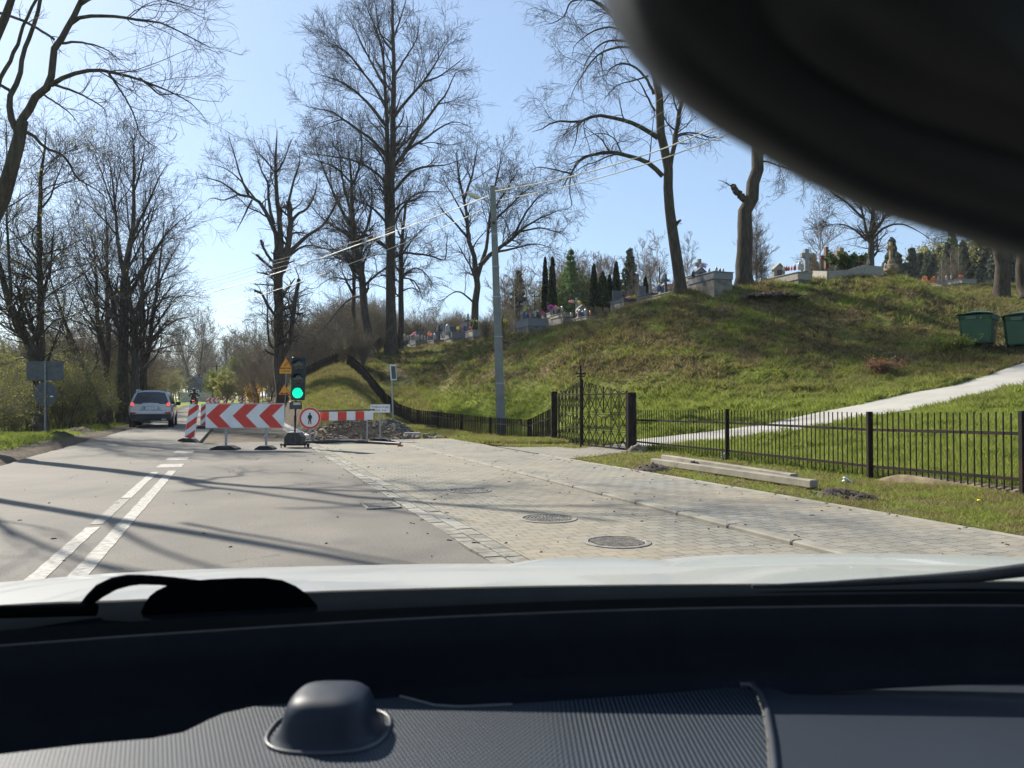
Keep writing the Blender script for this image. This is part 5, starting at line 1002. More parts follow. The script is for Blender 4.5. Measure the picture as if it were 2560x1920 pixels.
# far house and wall
p = on(486, 165); p.z = .9; r = empty('house', p, rad(-12), 'dark gabled house with chimney far down the road behind the car', 'house'); q = 165/F; b = MB(); zt = P(487, 942, 165).z-.9; ze = P(487, 960, 165).z-.9
b.prism([(-1.6, 0), (1.6, 0), (1.6, ze), (0, zt-.3), (-1.6, ze)], 0, 9); b.build('wall', mat('dark_timber_wall', (.035, .04, .055), .8), r)
b = MB()
for s in (-1, 1): b.bar((0, -.4, zt), (0, -.4, zt), .1, .1) if 0 else b.add([Vector(v) for v in ((0, -.5, zt), (s*1.95, -.5, ze-.25), (s*1.95, 9.5, ze-.25), (0, 9.5, zt), (0, -.5, zt-.25), (s*1.95, -.5, ze-.45), (s*1.95, 9.5, ze-.45), (0, 9.5, zt-.25))], [[0,1,2,3],[4,7,6,5],[0,4,5,1],[1,5,6,2],[2,6,7,3]])
rf = b.build('roof', mat('dark_slate_roof', (.03, .033, .045), .7), r); MB().box((-1.3, .5, zt-.3), (.5, .5, 1.3)).build('chimney', mat('dark_chimney', (.06, .05, .05), .9), rf)
for x in (-.8, .8): f_ = MB().box((x, -.03, ze*.55), (.6, .08, .8)).build('window', m_white, r); MB().box((x, -.08, ze*.55), (.48, .02, .68)).build('pane', m_glass, f_)
p = on(470, 128); b = MB(); b.box((0, 0, .6), (5.5, .3, 2.0)); o = b.build('garden_wall', m_concrete); o.location = p+Vector((1.5, 0, 0)); tag(o, 'pale concrete wall in front of the far dark house', 'wall')

# ================================================================ cemetery
m_gr = mat('light_terrazzo', (.15, .155, .165), .5, var=.15, vs=8); m_gr2 = mat('pale_grave_stone', (.24, .22, .19), .7, var=.15, vs=6); m_dark = mat('polished_dark_granite', (.05, .055, .065), .25, var=.3, vs=20); m_plinth = mat('rough_grave_plinth', (.16, .145, .125), .9, var=.4, vs=3, bump=.5)
m_slate = mat('slate_grave_panel', (.02, .022, .026), .3); m_oldst = mat('old_sandstone', (.22, .16, .10), .95, var=.4, vs=5, bump=.8); m_rustc = mat('rust_red_wood', (.16, .07, .045), .8); m_grey_c = mat('grey_cross_stone', (.22, .22, .225), .7, var=.2)
GR = ROADROT
def cross(b, x, y, z0, h, w_, t, M=None, arm=.68):
    b.box((x, y, z0+h/2), (t, t, h), M=M, bev=.006); b.box((x, y, z0+h*arm), (w_, t*.9, t), M=M, bev=.006)
GRAVES = {}
def grave(key, px, py, d, w_, L, slab, plinth, label, head='none', mt=m_gr, pm=m_plinth, rz=None, lip=.04, hw=.8, hh=.8):
    p = P(px, py, d); rz = GR if rz is None else rz; r = empty('grave', p, rz, label, 'grave', 'graves along the cemetery edge'); GRAVES[key] = (r, w_, L, slab+plinth)
    b = MB(); b.box((0, L/2, plinth/2-.45), (w_-.08, L-.08, plinth+.9)); b.build('plinth', pm, r)
    b = MB(); b.box((0, L/2, plinth+slab/2), (w_, L, slab), bev=.01); b.box((0, L/2, plinth+slab+.02), (w_+2*lip, L+2*lip, .045), bev=.01); b.build('slab', mt, r)
    zt = plinth+slab+.04
    if head == 'house':
        b = MB(); b.prism([(-hw/2, 0), (hw/2, 0), (hw/2, hh*.62), (0, hh), (-hw/2, hh*.62)], 0, .22, M=Matrix.Translation((0, L-.4, zt))); b.mi = 1; b.box((0, L-.415, zt+hh*.36), (hw*.42, .02, hh*.42)); b.build('headstone', [mt, m_slate], r)
        b = MB(); 
        for s in (-1, 1): b.bar((0, L-.3, zt+hh+.02), (s*(hw/2+.05), L-.3, zt+hh*.62), .36, .04, up=(0, 1, 0)) if 0 else b.add([Vector(v) for v in ((0, L-.46, zt+hh+.04), (s*(hw/2+.06), L-.46, zt+hh*.6), (s*(hw/2+.06), L-.12, zt+hh*.6), (0, L-.12, zt+hh+.04), (0, L-.46, zt+hh), (s*(hw/2+.06), L-.46, zt+hh*.6-.04), (s*(hw/2+.06), L-.12, zt+hh*.6-.04), (0, L-.12, zt+hh))], [[0,1,2,3],[4,7,6,5],[0,4,5,1],[1,5,6,2]])
        b.build('headstone_roof', mt, r)
    elif head == 'wide': b = MB(); b.prism([(-hw/2, 0), (hw/2, 0), (hw/2, hh*.8), (hw*.3, hh), (-hw*.3, hh), (-hw/2, hh*.8)], 0, .14, M=Matrix.Translation((0, L-.25, zt))); b.build('headstone', m_gr, r)
    elif head == 'dark': b = MB(); b.box((0, L-.2, zt+hh/2), (hw, .14, hh), bev=.02); b.build('headstone', m_dark, r)
    elif head == 'cross': b = MB(); b.box((0, L-.25, zt+.12), (.5, .3, .24), bev=.01); cross(b, 0, L-.25, zt+.2, hh, hh*.55, .13); b.build('cross', mt, r)
    return r
grave('A', 1343, 836, 46.5, 1.18, 2.15, .42, .50, 'pale grave with house-shaped headstone just right of the utility pole', 'house', hw=.62, hh=.72)
grave('B', 1420, 812, 52, .75, 2.2, .22, .55, 'raised grave with purple flowers in front of the two slim thujas', 'dark', m_gr2, hw=.6, hh=.5)
grave('C', 1487, 811, 49, 1.15, 2.2, .42, .06, 'pale grave with a steep house-shaped headstone right of the purple flowers', 'house', m_gr2, hw=.7, hh=.95)
grave('D', 1706, 748, 43, 1.25, 2.2, .34, .05, 'low pale grave at the foot of the big arching linden', 'house', m_gr2, hw=.65, hh=.7)
grave('E', 1809, 712, 41, 1.20, 2.5, .36, .30, 'large grey grave between the two big linden trunks', 'house', hw=.55, hh=.55)
grave('F', 2013, 706, 42, .95, 2.5, .38, .14, 'pale grave with red lanterns and a grey cross right of the topped trunk', 'house', m_gr2, hw=.75, hh=.8)
grave('H', 2424, 712, 56, 1.4, 2.8, .28, .1, 'low wide grave at the far right above the hollow', 'none', m_gr2)
grave('I', 1007, 862, 62, .85, 2.0, .2, .05, 'low dark grave beside the tall linden trunk at the left end', 'none', m_dark)
grave('J', 1052, 862, 61.5, .85, 2.1, .30, .05, 'grave with gabled dark headstone and pink bouquet at the left end', 'house', m_gr, hw=.85, hh=.75)
grave('K', 1098, 862, 60.5, .86, 2.0, .26, .1, 'grave with a broad shouldered grey headstone left of the pole', 'wide', hw=1.0, hh=.8)
grave('L', 1151, 860, 59, 1.32, 2.2, .42, .45, 'grey grave on a rough stone block base left of the pole', 'dark', m_gr, hw=.9, hh=.55)
grave('M', 1192, 850, 56, .55, 2.0, .45, .25, 'stepped pale grave nearest the left side of the pole', 'none', m_gr2)
grave('N', 1395, 796, 56, .9, 2, .3, .1, 'pale grave behind the purple flowers near the slim thujas', 'dark', m_gr2, hw=.8, hh=.35)
grave('O', 1575, 756, 50, .9, 2, .15, .05, 'dark low grave left of the arching linden', 'dark', m_dark, hw=.7, hh=.75)
grave('Q', 1128, 842, 64, .9, 2.0, .3, .1, 'grave with a long grey sloping back slab behind the stone block base', 'wide', m_gr, hw=1.5, hh=.8)
grave('R', 1745, 706, 47, .8, 2.0, .3, .1, 'small pale grave half hidden behind the large grey one', 'none', m_gr2)
grave('S', 1640, 742, 50, .7, 2.0, .2, .0, 'low dark grave partly behind the arching linden trunk', 'dark', m_dark, hw=.5, hh=.7)
# stone enclosure with a bush
p = P(2070, 692, 43); r = empty('grave_enclosure', p, GR, 'long pale kerbed grave plot with a dark bush and flowers on top', 'grave'); b = MB()
e0, e1, e2 = P(2034, 690, 45.5)-p, Vector((0, 0, 0)), P(2206, 680, 44.5)-p; Rm = Matrix.Rotation(-GR, 4, 'Z')
e3 = P(2160, 676, 43.6)-p; hh = .30
for a, c in ((e0, e1), (e1, P(2120, 688, 43.2)-p), (P(2120, 688, 43.2)-p, e3), (e3, e2)): b.bar(Rm@(a+Vector((0, 0, hh/2-.2))), Rm@(c+Vector((0, 0, hh/2-.2))), .14, hh+.4)
b.build('kerb_wall', m_gr2, r)
def crossob(px, y0, y1, wpx, d, mt, label, t=.13, name='cross', stand=None, arm=.68, lean=0):
    a, c = P(px, y1, d), P(px, y0, d); h = c.z-a.z; b = MB(); cross(b, 0, 0, 0, h, wpx*d/F, t, arm=arm)
    if stand: b.mi = 0; b.box((0, 0, stand[1]/2-.05), (stand[0], stand[0]*.8, stand[1]+.1), taper=.8)
    o = b.build(name, mt); o.location = a; o.rotation_euler = (0, lean, rad(12)); tag(o, label, 'cross', 'grave crosses'); return o
crossob(1051, 812, 853, 18, 61, m_dark, 'dark stone cross on the grave with the pink bouquet', .14)
crossob(1099, 815, 848, 11, 62, m_iron, 'small dark cross above the shouldered headstone', .08)
crossob(1110, 804, 845, 15, 63, m_grey_c, 'silver-edged cross left of the sloping slab', .12)
crossob(1170, 785, 840, 17, 60, m_dark, 'tall slim dark cross with a round centre left of the pole', .12)
crossob(1311, 754, 800, 20, 49, m_grey_c, 'weathered cross between the house-shaped headstones right of the pole', .12, arm=.86)
crossob(1337, 727, 800, 25, 54, m_iron, 'tall thin iron cross just left of the slim thujas', .05, arm=.82)
crossob(1378, 747, 786, 20, 55, m_gr2, 'white stone cross above the purple flowers', .13, arm=.72)
crossob(1443, 744, 780, 23, 52, m_gr, 'wide grey stone cross left of the dark bushes', .16, arm=.68)
crossob(1649, 668, 745, 22, 46, m_iron, 'thin tall grey cross left of the arching linden', .05, arm=.25)
crossob(1664, 686, 740, 20, 44, m_dark, 'short blue-black cross at the foot of the arching linden', .13, arm=.72)
crossob(1748, 648, 695, 24, 43.5, m_gr2, 'pale stone cross between the two big linden trunks', .19, arm=.72)
crossob(2015, 623, 678, 28, 43, m_grey_c, 'large grey stone cross rising right of the red lanterns', .24, arm=.72)
crossob(2066, 618, 672, 36, 46, m_rustc, 'rusty red wooden cross with a long arm behind the pale wall', .2, arm=.5)
crossob(2102, 620, 665, 28, 45, m_oldst, 'brown stone cross standing in the dark bush', .25, arm=.68)
crossob(2227, 605, 650, 20, 46.5, m_oldst, 'old sandstone cross on a rocky pedestal at the right end', .16, arm=.70)
b = MB(); b.ball((0, 0, .0), (.42, .4, .36), 14, 10, j=.1); b.ball((-.02, 0, .34), (.2, .2, .32), 12, 8, j=.1); o = b.build('rock_pedestal', m_oldst); o.location = P(2229, 672, 46.5); tag(o, 'rough sandstone rock pedestal under the old cross', 'rock')
b = MB(); b.bar((0, 0, 0), (.28, 0, .95), .03, .03); b.ball((.08, 0, .72), (.13, .06, .1), j=.1); b.ball((.42, 0, .7), (.1, .06, .09), j=.1); o = b.build('flower_stake', [m_concrete]); o.location = P(1178, 826, 58); o.data.materials[0] = mat('yellow_green_stake', (.40, .42, .08), .7); tag(o, 'leaning stake with yellow-green flowers left of the pole', 'stake')
# lanterns
m_lan = {'red': mat('red_lantern_glass', (.45, .03, .02), .2), 'white': mat('white_lantern_glass', (.36, .36, .36), .2), 'blue': mat('blue_lantern_glass', (.06, .10, .22), .2), 'amber': mat('amber_lantern_glass', (.6, .18, .03), .2), 'dark': mat('dark_lantern_glass', (.04, .045, .05), .2)}
m_lid = mat('lantern_lid', (.35, .33, .28), .35, .6)
def lantern(px, py, d, colr, h, where):
    r = empty('grave_lantern', P(px, py, d), 0, f'{colr} glass grave lantern {where}', 'lantern', 'grave lanterns'); b = MB(); k = h/.3
    rows = [[Vector((q*k*math.cos(t), q*k*math.sin(t), z*k)) for t in np.linspace(0, 2*PI, 9)[:-1]] for q, z in ((.04, 0), (.065, .03), (.07, .12), (.055, .2))]; b.loft(rows, True, True); b.build('glass', m_lan[colr], r)
    b = MB(); b.cyl((0, 0, .2*k), (0, 0, .24*k), .06*k, .05*k, 8); b.cyl((0, 0, .24*k), (0, 0, .30*k), .045*k, .008*k, 8); b.build('lid', m_lid, r)
def lrow(spec, d, where):
    for px, py, c, h in spec: lantern(px, py, d, c, h, where)
lrow([(1960, 678, 'white', .3), (1966, 678, 'red', .32), (1972, 677, 'red', .28), (1979, 676, 'amber', .26), (1987, 676, 'red', .36), (1999, 675, 'white', .5), (2006, 676, 'white', .42)], 42.8, 'on the pale grave right of the topped trunk')
lrow([(1733, 692, 'dark', .4), (1773, 683, 'white', .3), (1791, 682, 'white', .35), (1800, 683, 'dark', .3), (1808, 683, 'white', .28)], 42.2, 'on the large grave between the linden trunks')
lrow([(1428, 792, 'white', .3), (1441, 791, 'red', .3), (1449, 789, 'blue', .42), (1456, 788, 'blue', .3), (1463, 787, 'white', .4), (1475, 788, 'amber', .3)], 49.8, 'on the grave with the steep headstone')
lrow([(1316, 794, 'blue', .3), (1325, 793, 'white', .26), (1344, 792, 'dark', .45), (1338, 792, 'white', .4)], 47.5, 'on the grave right of the utility pole')
lrow([(1384, 781, 'dark', .3), (1390, 780, 'blue', .3), (1397, 779, 'dark', .3), (1405, 778, 'white', .36)], 52.8, 'on the raised grave by the slim thujas')
lrow([(994, 852, 'white', .35), (998, 853, 'red', .3), (1003, 852, 'white', .3), (1012, 851, 'white', .55), (1020, 851, 'white', .4)], 61.5, 'on the low dark grave at the left end')
lrow([(1040, 851, 'white', .5), (1046, 851, 'white', .4), (1055, 850, 'white', .45), (1062, 851, 'white', .35)], 60.8, 'beside the dark stone cross at the left end')
lrow([(1087, 849, 'white', .5), (1119, 838, 'white', .9), (1163, 828, 'blue', .6)], 59.6, 'on the graves left of the pole')
lrow([(1648, 729, 'blue', .5), (1655, 730, 'blue', .4), (1690, 731, 'white', .3)], 43.2, 'on the grave under the arching linden')
lrow([(2206, 668, 'white', .3), (2214, 670, 'white', .3), (2172, 660, 'white', .3)], 45, 'by the sandstone cross at the right end')
lrow([(2345, 702, 'white', .35), (2366, 700, 'white', .35), (2378, 697, 'white', .3)], 57.5, 'on the low wide grave at the far right')
# flowers
def flowers(px, py, d, w_, h, cols, label, pot=True):
    r = empty('flower_bunch', P(px, py, d), 0, label, 'flowers', 'flowers on the graves'); w_ *= .85; n = int(60+w_*200); c = rng.normal(size=(n, 3)); c /= np.linalg.norm(c, axis=1, keepdims=True); c *= rng.uniform(.5, 1, n)[:, None]; pts_ = c*np.array([w_/2, w_/2.5, h*.3])+np.array([0, 0, h*.72])
    leaves(pts_, int(n*.7), .08, .01, cols, 'blossoms', r); b = MB(); 
    if pot: b.cyl((0, 0, 0), (0, 0, h*.45), .05, .085, 10); b.build('vase', m_gr2, r)
def fm(name, a, b_): return leafmat(name, a, b_)
f_pink, f_purple, f_yel, f_ora, f_lil, f_redp = fm('pink_petals', (.6, .03, .22), (.75, .2, .4)), fm('purple_petals', (.16, .02, .22), (.35, .06, .3)), fm('yellow_petals', (.65, .45, .03), (.7, .65, .12)), fm('orange_petals', (.7, .12, .03), (.75, .3, .2)), fm('lilac_petals', (.25, .18, .38), (.42, .35, .5)), fm('pale_rose_petals', (.55, .2, .2), (.65, .4, .38))
flowers(1377, 788, 52, .75, .75, f_purple, 'big purple flower bunch in a tall vase by the slim thujas'); flowers(1389, 782, 52.3, .4, .5, f_redp, 'pale rose flowers right of the purple bunch')
flowers(1357, 791, 47.5, .35, .3, f_pink, 'low red-pink flowers right end of the grave by the pole', False); flowers(1315, 788, 48, .22, .6, f_yel, 'yellow flowers in front of the house-shaped headstone'); flowers(1322, 792, 47.6, .25, .3, f_ora, 'small red flowers by the house-shaped headstone', False)
flowers(1035, 847, 61, .35, .5, f_pink, 'pink bouquet on the gabled dark headstone grave'); flowers(1074, 847, 60.5, .5, .45, f_ora, 'orange-red bunch lying on the shouldered headstone grave', False); flowers(1145, 832, 59.5, .35, .5, f_yel, 'yellow flowers on the rough stone base grave'); flowers(1156, 830, 59.5, .5, .65, f_lil, 'lilac flowers on the rough stone base grave')
flowers(1176, 826, 58, .22, .3, f_ora, 'small orange flowers by the leaning stake', False); flowers(1676, 729, 43, .4, .35, f_redp, 'pale rose flowers under the arching linden', False); flowers(1686, 722, 43.6, .4, .5, f_lil, 'pinkish flowers right of the blue-black cross'); flowers(1760, 680, 42, .5, .5, f_lil, 'grey-lilac wreath beside the pale stone cross', False)
flowers(2150, 668, 44.6, .6, .4, f_pink, 'dark pink flowers at the right of the bush', False); flowers(1448, 770, 51, .3, .5, f_yel, 'yellow-green flowers on the steep headstone grave'); flowers(1428, 762, 51, .4, .3, f_redp, 'cream flowers on top of the steep headstone', False); flowers(1586, 750, 49.5, .3, .3, f_yel, 'yellow flowers on the dark low grave', False); flowers(1572, 752, 49.5, .5, .3, f_redp, 'rose flowers on the dark low grave', False)
flowers(1262, 815, 50, .3, .5, f_yel, 'yellow flowers right beside the utility pole', False); flowers(2403, 696, 57, .35, .25, f_ora, 'orange flowers on the low wide grave at the far right', False)
# ================================================================ bushes, conifers, woods
def thuja(px, yt, yb, wpx, d, label, mt=None):
    a = P(px, yb, d); h = P(px, yt, d).z-a.z; w_ = wpx*d/F/2; r = empty('thuja', a, 0, label, 'thuja'); b = MB(); b.cyl((0, 0, -.5), (0, 0, h*.6), .07, .03, 8); b.build('trunk', m_bark, r)
    n = 5200; t = rng.random(n)**.85; ph = rng.uniform(0, 2*PI, n); prof = np.sin(np.clip((1-t)*1.25+.0, 0, PI/2))**.7*np.clip(t*12+.5, 0, 1); q = w_*prof*rng.uniform(.75, 1.06, n)*(1+.12*(vnoise(ph*2+px, t*9)-.5))
    leaves(np.stack([q*np.cos(ph), q*np.sin(ph), t*h], -1), n, .13, .02, mt or m_thuja, 'crown', r, tall=2.0)
thuja(1363, 646, 775, 17, 56, 'left one of the two slim pointed thujas'); thuja(1381, 645, 775, 23, 55, 'right, wider one of the two slim pointed thujas'); thuja(1485, 663, 765, 22, 55, 'pointed thuja at the left of the dark group'); thuja(1541, 656, 762, 24, 54, 'tall round-topped thuja at the right of the dark group'); thuja(1614, 697, 745, 13, 54, 'small dark thuja left of the arching linden')
thuja(1507, 682, 765, 34, 56, 'broad dark conifer bush between the thujas', m_bush); thuja(1524, 690, 765, 22, 57, 'squat dark conifer right in the dark group')
def bush(px, yc, d, w_, h, label, mt, n=2600, size=.1, name='bush', cat='bush', stems=14, zoff=None):
    a = on(px, d); 
    if zoff is not None: a = P(px, zoff, d)
    r = empty(name, a, 0, label, cat); L0 = []
    for i in range(stems):
        ph = random.uniform(0, 2*PI); q = random.uniform(.3, .9)*w_/2; L0.append(([Vector((0, 0, -.1)), Vector((q*.3*math.cos(ph), q*.3*math.sin(ph), h*.4)), Vector((q*math.cos(ph), q*math.sin(ph), h*random.uniform(.6, .95)))], [.03, .02, .008]))
    PP, RR = zip(*[resample(x, y, 8) for x, y in L0]); PP = np.array(PP); RR = np.array(RR); A1, B1 = grow(PP, RR, stems*8, .5, (.4, 1), .05, 6, rcap=.01); A2, B2 = grow(A1, B1, stems*30, .5, (.4, 1), .03, 4, rcap=.006)
    V, Q = [], []; o = 0
    for X, Y, m_ in ((PP, RR, 5), (A1, B1, 3), (A2, B2, 3)): v, q_ = tubes(X, Y, m_); V.append(v); Q.append(q_+o); o += len(v)
    npmesh('stems', np.concatenate(V), np.concatenate(Q), m_twig_w, r)
    if n: leaves(np.concatenate([A1[:, 2:].reshape(-1, 3), A2.reshape(-1, 3)]), n, size, .06, mt, 'leaves', r)
    return r
bush(2110, 0, 44.8, 2.6, 1.0, 'dark green bush growing on the pale kerbed grave plot', m_bush, 4200, .12, zoff=680)
bush(636, 0, 92, 2.6, 2.4, 'bright yellow flowering bush by the far road', m_forsy, 2600, .18); bush(566, 0, 100, 5, 4.2, 'round green bush left of the yellow one', m_leaf_o, 4000, .25); bush(604, 0, 104, 6, 4.0, 'larger green bush between the round one and the yellow one', m_leaf_o, 4500, .25)
bush(2322, 0, 60, 1.6, 1.5, 'rust-coloured bush at the edge of the hollow at the right', m_purple, 2400, .13); bush(2270, 0, 52, .4, .9, 'small yellow-green shrub by the sandstone cross', m_leaf, 700, .1)
bush(1390, 0, 58, 1.4, 1.9, 'yellow-green shrub right of the slim thujas', m_leaf_o, 1800, .1); bush(1256, 0, 52, 1.2, 1.8, 'thin shrub hidden behind the utility pole', m_leaf_o, 500, .08)
bush(905, 0, 58.5, 3.2, 3.2, 'tangled bare bush at the upper end of the climbing fence', m_leaf_o, 300, .07, stems=40); bush(945, 0, 58.0, 2.6, 2.4, 'low tangled bare bush under the tallest linden', m_leaf_o, 160, .07, stems=36); bush(975, 0, 60, 2.0, 2.0, 'bare scrub at the foot of the tallest linden', m_leaf_o, 60, .06, stems=26)
bush(882, 0, 53, 2.6, 2.6, 'bare tangled bush where the two dark fences meet', m_leaf_o, 120, .07, stems=40); bush(908, 0, 52.5, 2.8, 2.8, 'bare twiggy bush just left of the tallest linden foot', m_leaf_o, 160, .07, stems=40); bush(858, 0, 54.5, 1.8, 2.0, 'small tangled bush behind the peak of the dark fences', m_leaf_o, 80, .07, stems=30)
bush(2205, 0, 29.5, 1.7, .55, 'low clump of dead reddish-brown weeds beside the upper edge of the path', m_purple, 900, .05, stems=40); bush(1090, 0, 40, .8, .6, 'tuft of tall weeds behind the left fence', m_leaf, 500, .06); bush(2390, 0, 31, 2.0, .6, 'low green weeds in front of the left waste container', m_leaf, 1500, .08, stems=30)
heap(1930, 0, 39.5, 2.6, 1.6, .18, 'dark pile of dead leaves and twigs high on the slope', 'leaf_pile', [m_soil, mat('dead_leaf_pile', (.14, .095, .06), .95)], 420, 21, (.04, .14))
bush(1215, 0, 51, 1.6, 2.0, 'bare shrub left behind the utility pole', m_leaf_o, 120, .06, stems=22)
# grown prototypes, copied for the woods
def proto(h, spread, bare=True, up=.1, leaf=None, stems=1, n=(40, 260, 1200), rmin=.02, thick=.018, birch=False):
    L0 = []
    for s in range(stems):
        ph = random.uniform(0, 2*PI); q = spread*.12*(stems > 1); top = h*random.uniform(.8, 1)
        L0.append(([Vector((q*math.cos(ph), q*math.sin(ph), -.3)), Vector((q*1.5*math.cos(ph), q*1.5*math.sin(ph), h*.3)), Vector((q*3*math.cos(ph)+random.uniform(-.3, .3), q*3*math.sin(ph), h*.62)), Vector((q*4.5*math.cos(ph), q*4.5*math.sin(ph), top))], [h*thick, h*thick*.75, h*thick*.4, .02]))
    root = empty('bare_tree', (0, 0, 0)); lv = [dict(n=n[0], ratio=spread/h*1.1, ang=(.45, 1.0), trop=up, K=8, tr=(.2, .97), rk=.42, taper=.6), dict(n=n[1], ratio=.6, ang=(.4, .95), trop=up*.6, K=6), dict(n=n[2], ratio=.6, ang=(.4, .9), trop=up*.5, K=4, taper=.3)]
    build_tree(root, L0, list(range(len(L0))), m_birch if birch else m_bark, m_twig_w, np.zeros(3), lv, rmin, leaf); return root
USED = set()
def place(pr_, px, d, sc, label, group, cat='tree', name=None, yb=None, zadd=0):
    if id(pr_) in USED: o = copy_tree(pr_)
    else: o = pr_; USED.add(id(pr_))
    p = on(px, d) if yb is None else P(px, yb, d); o.location = (p.x, p.y, p.z+zadd-.1); o.rotation_euler = (0, 0, random.uniform(0, 6.28)); s = sc*random.uniform(.92, 1.08); o.scale = (s, s, s*random.uniform(.92, 1.1)); tag(o, label, cat, group)
    if name: o.name = name
    return o
pA = [proto(14, 6, n=(60, 420, 2000), rmin=.022), proto(13, 8, n=(60, 420, 2200), stems=3, rmin=.022), proto(15, 5, n=(60, 400, 1900), up=.14, rmin=.022)]
pG = [proto(10, 6, leaf=(5000, .28, .3, m_leaf_o), stems=3, n=(40, 240, 900), rmin=.025), proto(12, 6, leaf=(4200, .28, .35, m_leaf), n=(40, 240, 900), rmin=.025)]
pB = proto(12, 3.4, n=(44, 300, 1200), birch=True, rmin=.015, thick=.009)
pT = [proto(5.5, 4.2, stems=9, n=(70, 500, 2000), rmin=.009, thick=.006), proto(5, 4.5, stems=12, n=(80, 500, 1900), rmin=.009, thick=.006, leaf=(700, .08, .12, m_leaf_o))]
pS = [proto(4.2, 4.0, stems=9, n=(60, 360, 1300), rmin=.009, thick=.006, leaf=(5200, .085, .12, m_leaf_o)), proto(3.2, 3.6, stems=9, n=(60, 300, 1100), rmin=.008, thick=.006, leaf=(5200, .085, .12, m_leaf))]
def conifer_proto(h, w_, mt, n=5200, name='spruce_tree', tiers=17, droop=.3, size=.4):
    r = empty(name, (0, 0, 0)); b = MB(); b.cyl((0, 0, -.4), (0, 0, h), h*.014, .02, 8); b.build('trunk', m_bark, r); t = rng.integers(0, tiers, n)/tiers; ph0 = rng.integers(0, 9, n)*2*PI/9+t*31; q = rng.random(n)**.6; R = w_*(1-t)**.85*(.75+.3*vnoise(ph0*3, t*20))
    c = np.stack([np.cos(ph0+rng.normal(size=n)*.11)*q*R, np.sin(ph0+rng.normal(size=n)*.11)*q*R, h*(.12+.88*t)-q*R*droop+rng.normal(size=n)*.12], -1); leaves(c, n, size, .05, mt, 'crown', r); return r
pC = [conifer_proto(12, 2.6, m_pine), conifer_proto(11, 2.2, m_pine, tiers=13), conifer_proto(13, 3.0, m_larch, 3600, 'larch_tree', droop=-.1, size=.3)]
gw = 'bare trees of the wood beyond the bend'
# wood at the end of the road: fills the gap under the sky
for k in range(34):
    px = 380+k*17+random.uniform(-8, 8); d = random.uniform(180, 260); pr_ = random.choice(pA); place(pr_, px, d, random.uniform(.8, 1.15)*(1.35 if 470 < px < 640 else .9), 'tree of the hazy wood behind the bend of the road', gw)
for k in range(16):
  px = 400+k*22
  if not 450 < px < 525: place(random.choice(pG), px, random.uniform(115, 150), random.uniform(.35, .6), 'young greening tree at the edge of the wood beyond the road bend', 'greening trees by the bend')
# wood behind the green bank and the ridge left of the pole
for k in range(20):
    px = 745+k*22+random.uniform(-6, 6); d = random.uniform(78, 120); place(random.choice(pA+[pB]), px, d, random.uniform(.28, .5) if px > 985 else random.uniform(.45, .62), 'thin bare tree in the wood behind the left part of the ridge', 'trees behind the ridge')
for k in range(18): px = 640+k*20+random.uniform(-6, 6); place(random.choice(pT), px, random.uniform(68, 92), random.uniform(.8, 1.2) if px < 900 else random.uniform(.6, .9), 'bare twiggy scrub behind the green bank', 'scrub behind the green bank', 'scrub', 'scrub')
for k in range(20): px = 985+k*14; place(random.choice(pT), px, random.uniform(72, 86), random.uniform(.5, .75), 'bare twiggy scrub behind the graves on the left', 'scrub behind the left graves', 'scrub', 'scrub')
# trees behind the graves in the middle
def at_top(pr_, px, yt, d, hproto, label, group, name=None):
    g_ = on(px, d); z = P(px, yt, d).z; s = max(.15, (z-g_.z)/hproto); o = place(pr_, px, d, 1, label, group, 'tree', name); o.scale = (s, s, s); return o
at_top(pC[2], 1427, 615, 90, 13, 'feathery green larch behind the graves, middle of the photo', None, 'larch_tree'); at_top(pC[0], 1576, 615, 95, 12, 'brownish pine behind the dark thujas', None, 'pine_tree'); at_top(pB, 1285, 632, 85, 12.2, 'thin bare larch right of the utility pole', None); at_top(pB, 1608, 600, 85, 12, 'thin birch between the pine and the arching linden', None, 'birch_tree'); at_top(pB, 1645, 585, 80, 12, 'feathery birch just left of the arching linden trunk', None, 'birch_tree')
at_top(pB, 1722, 590, 75, 12, 'young birch just right of the arching linden trunk', None, 'birch_tree'); at_top(pB, 2052, 470, 70, 12.5, 'slim young birch rising behind the grey stone cross', None, 'birch_tree'); at_top(pC[1], 1297, 665, 88, 11, 'small bare-looking conifer right of the pole', None, 'pine_tree')
for px, yt in ((1470, 640), (1500, 632), (1455, 650), (1530, 640), (1330, 690), (1400, 665), (1260, 690), (1625, 640), (1440, 660)): at_top(random.choice(pA), px, yt, random.uniform(88, 115), 14, 'greyish bare tree in the row behind the graves in the middle', 'bare trees behind the middle graves')
for px, yt in ((1405, 660), (1450, 655), (1350, 700)): at_top(pG[1], px, yt+18, 92, 12.5, 'yellow-green budding tree behind the thujas', 'budding trees behind the thujas')
for px, sx in ((1882, 0), (1893, 1), (1905, 2)): at_top(pB, px, (540, 500, 570)[sx], 52, 12, ('slender sapling right against the topped trunk', 'bare many-stemmed sapling right of the topped trunk', 'leaning thin sapling right of the topped trunk')[sx], None, 'sapling')
for k in range(26): px = 1660+k*21; px += random.uniform(-6, 6); at_top(random.choice(pC[:2]), px, random.uniform(655, 690) if px < 2000 else random.uniform(628, 655), random.uniform(150, 190), 12, 'dark conifer of the low row on the horizon behind the graves', 'conifers on the horizon behind the graves', 'spruce_tree')
for k in range(24):
    px = 2220+k*17+random.uniform(-5, 5); at_top(random.choice(pC[:2]), px, random.uniform(590, 630)-(px-2220)*.07, random.uniform(100, 130), 12, 'dark spruce of the forest edge at the far right', 'spruces of the right forest', 'spruce_tree')
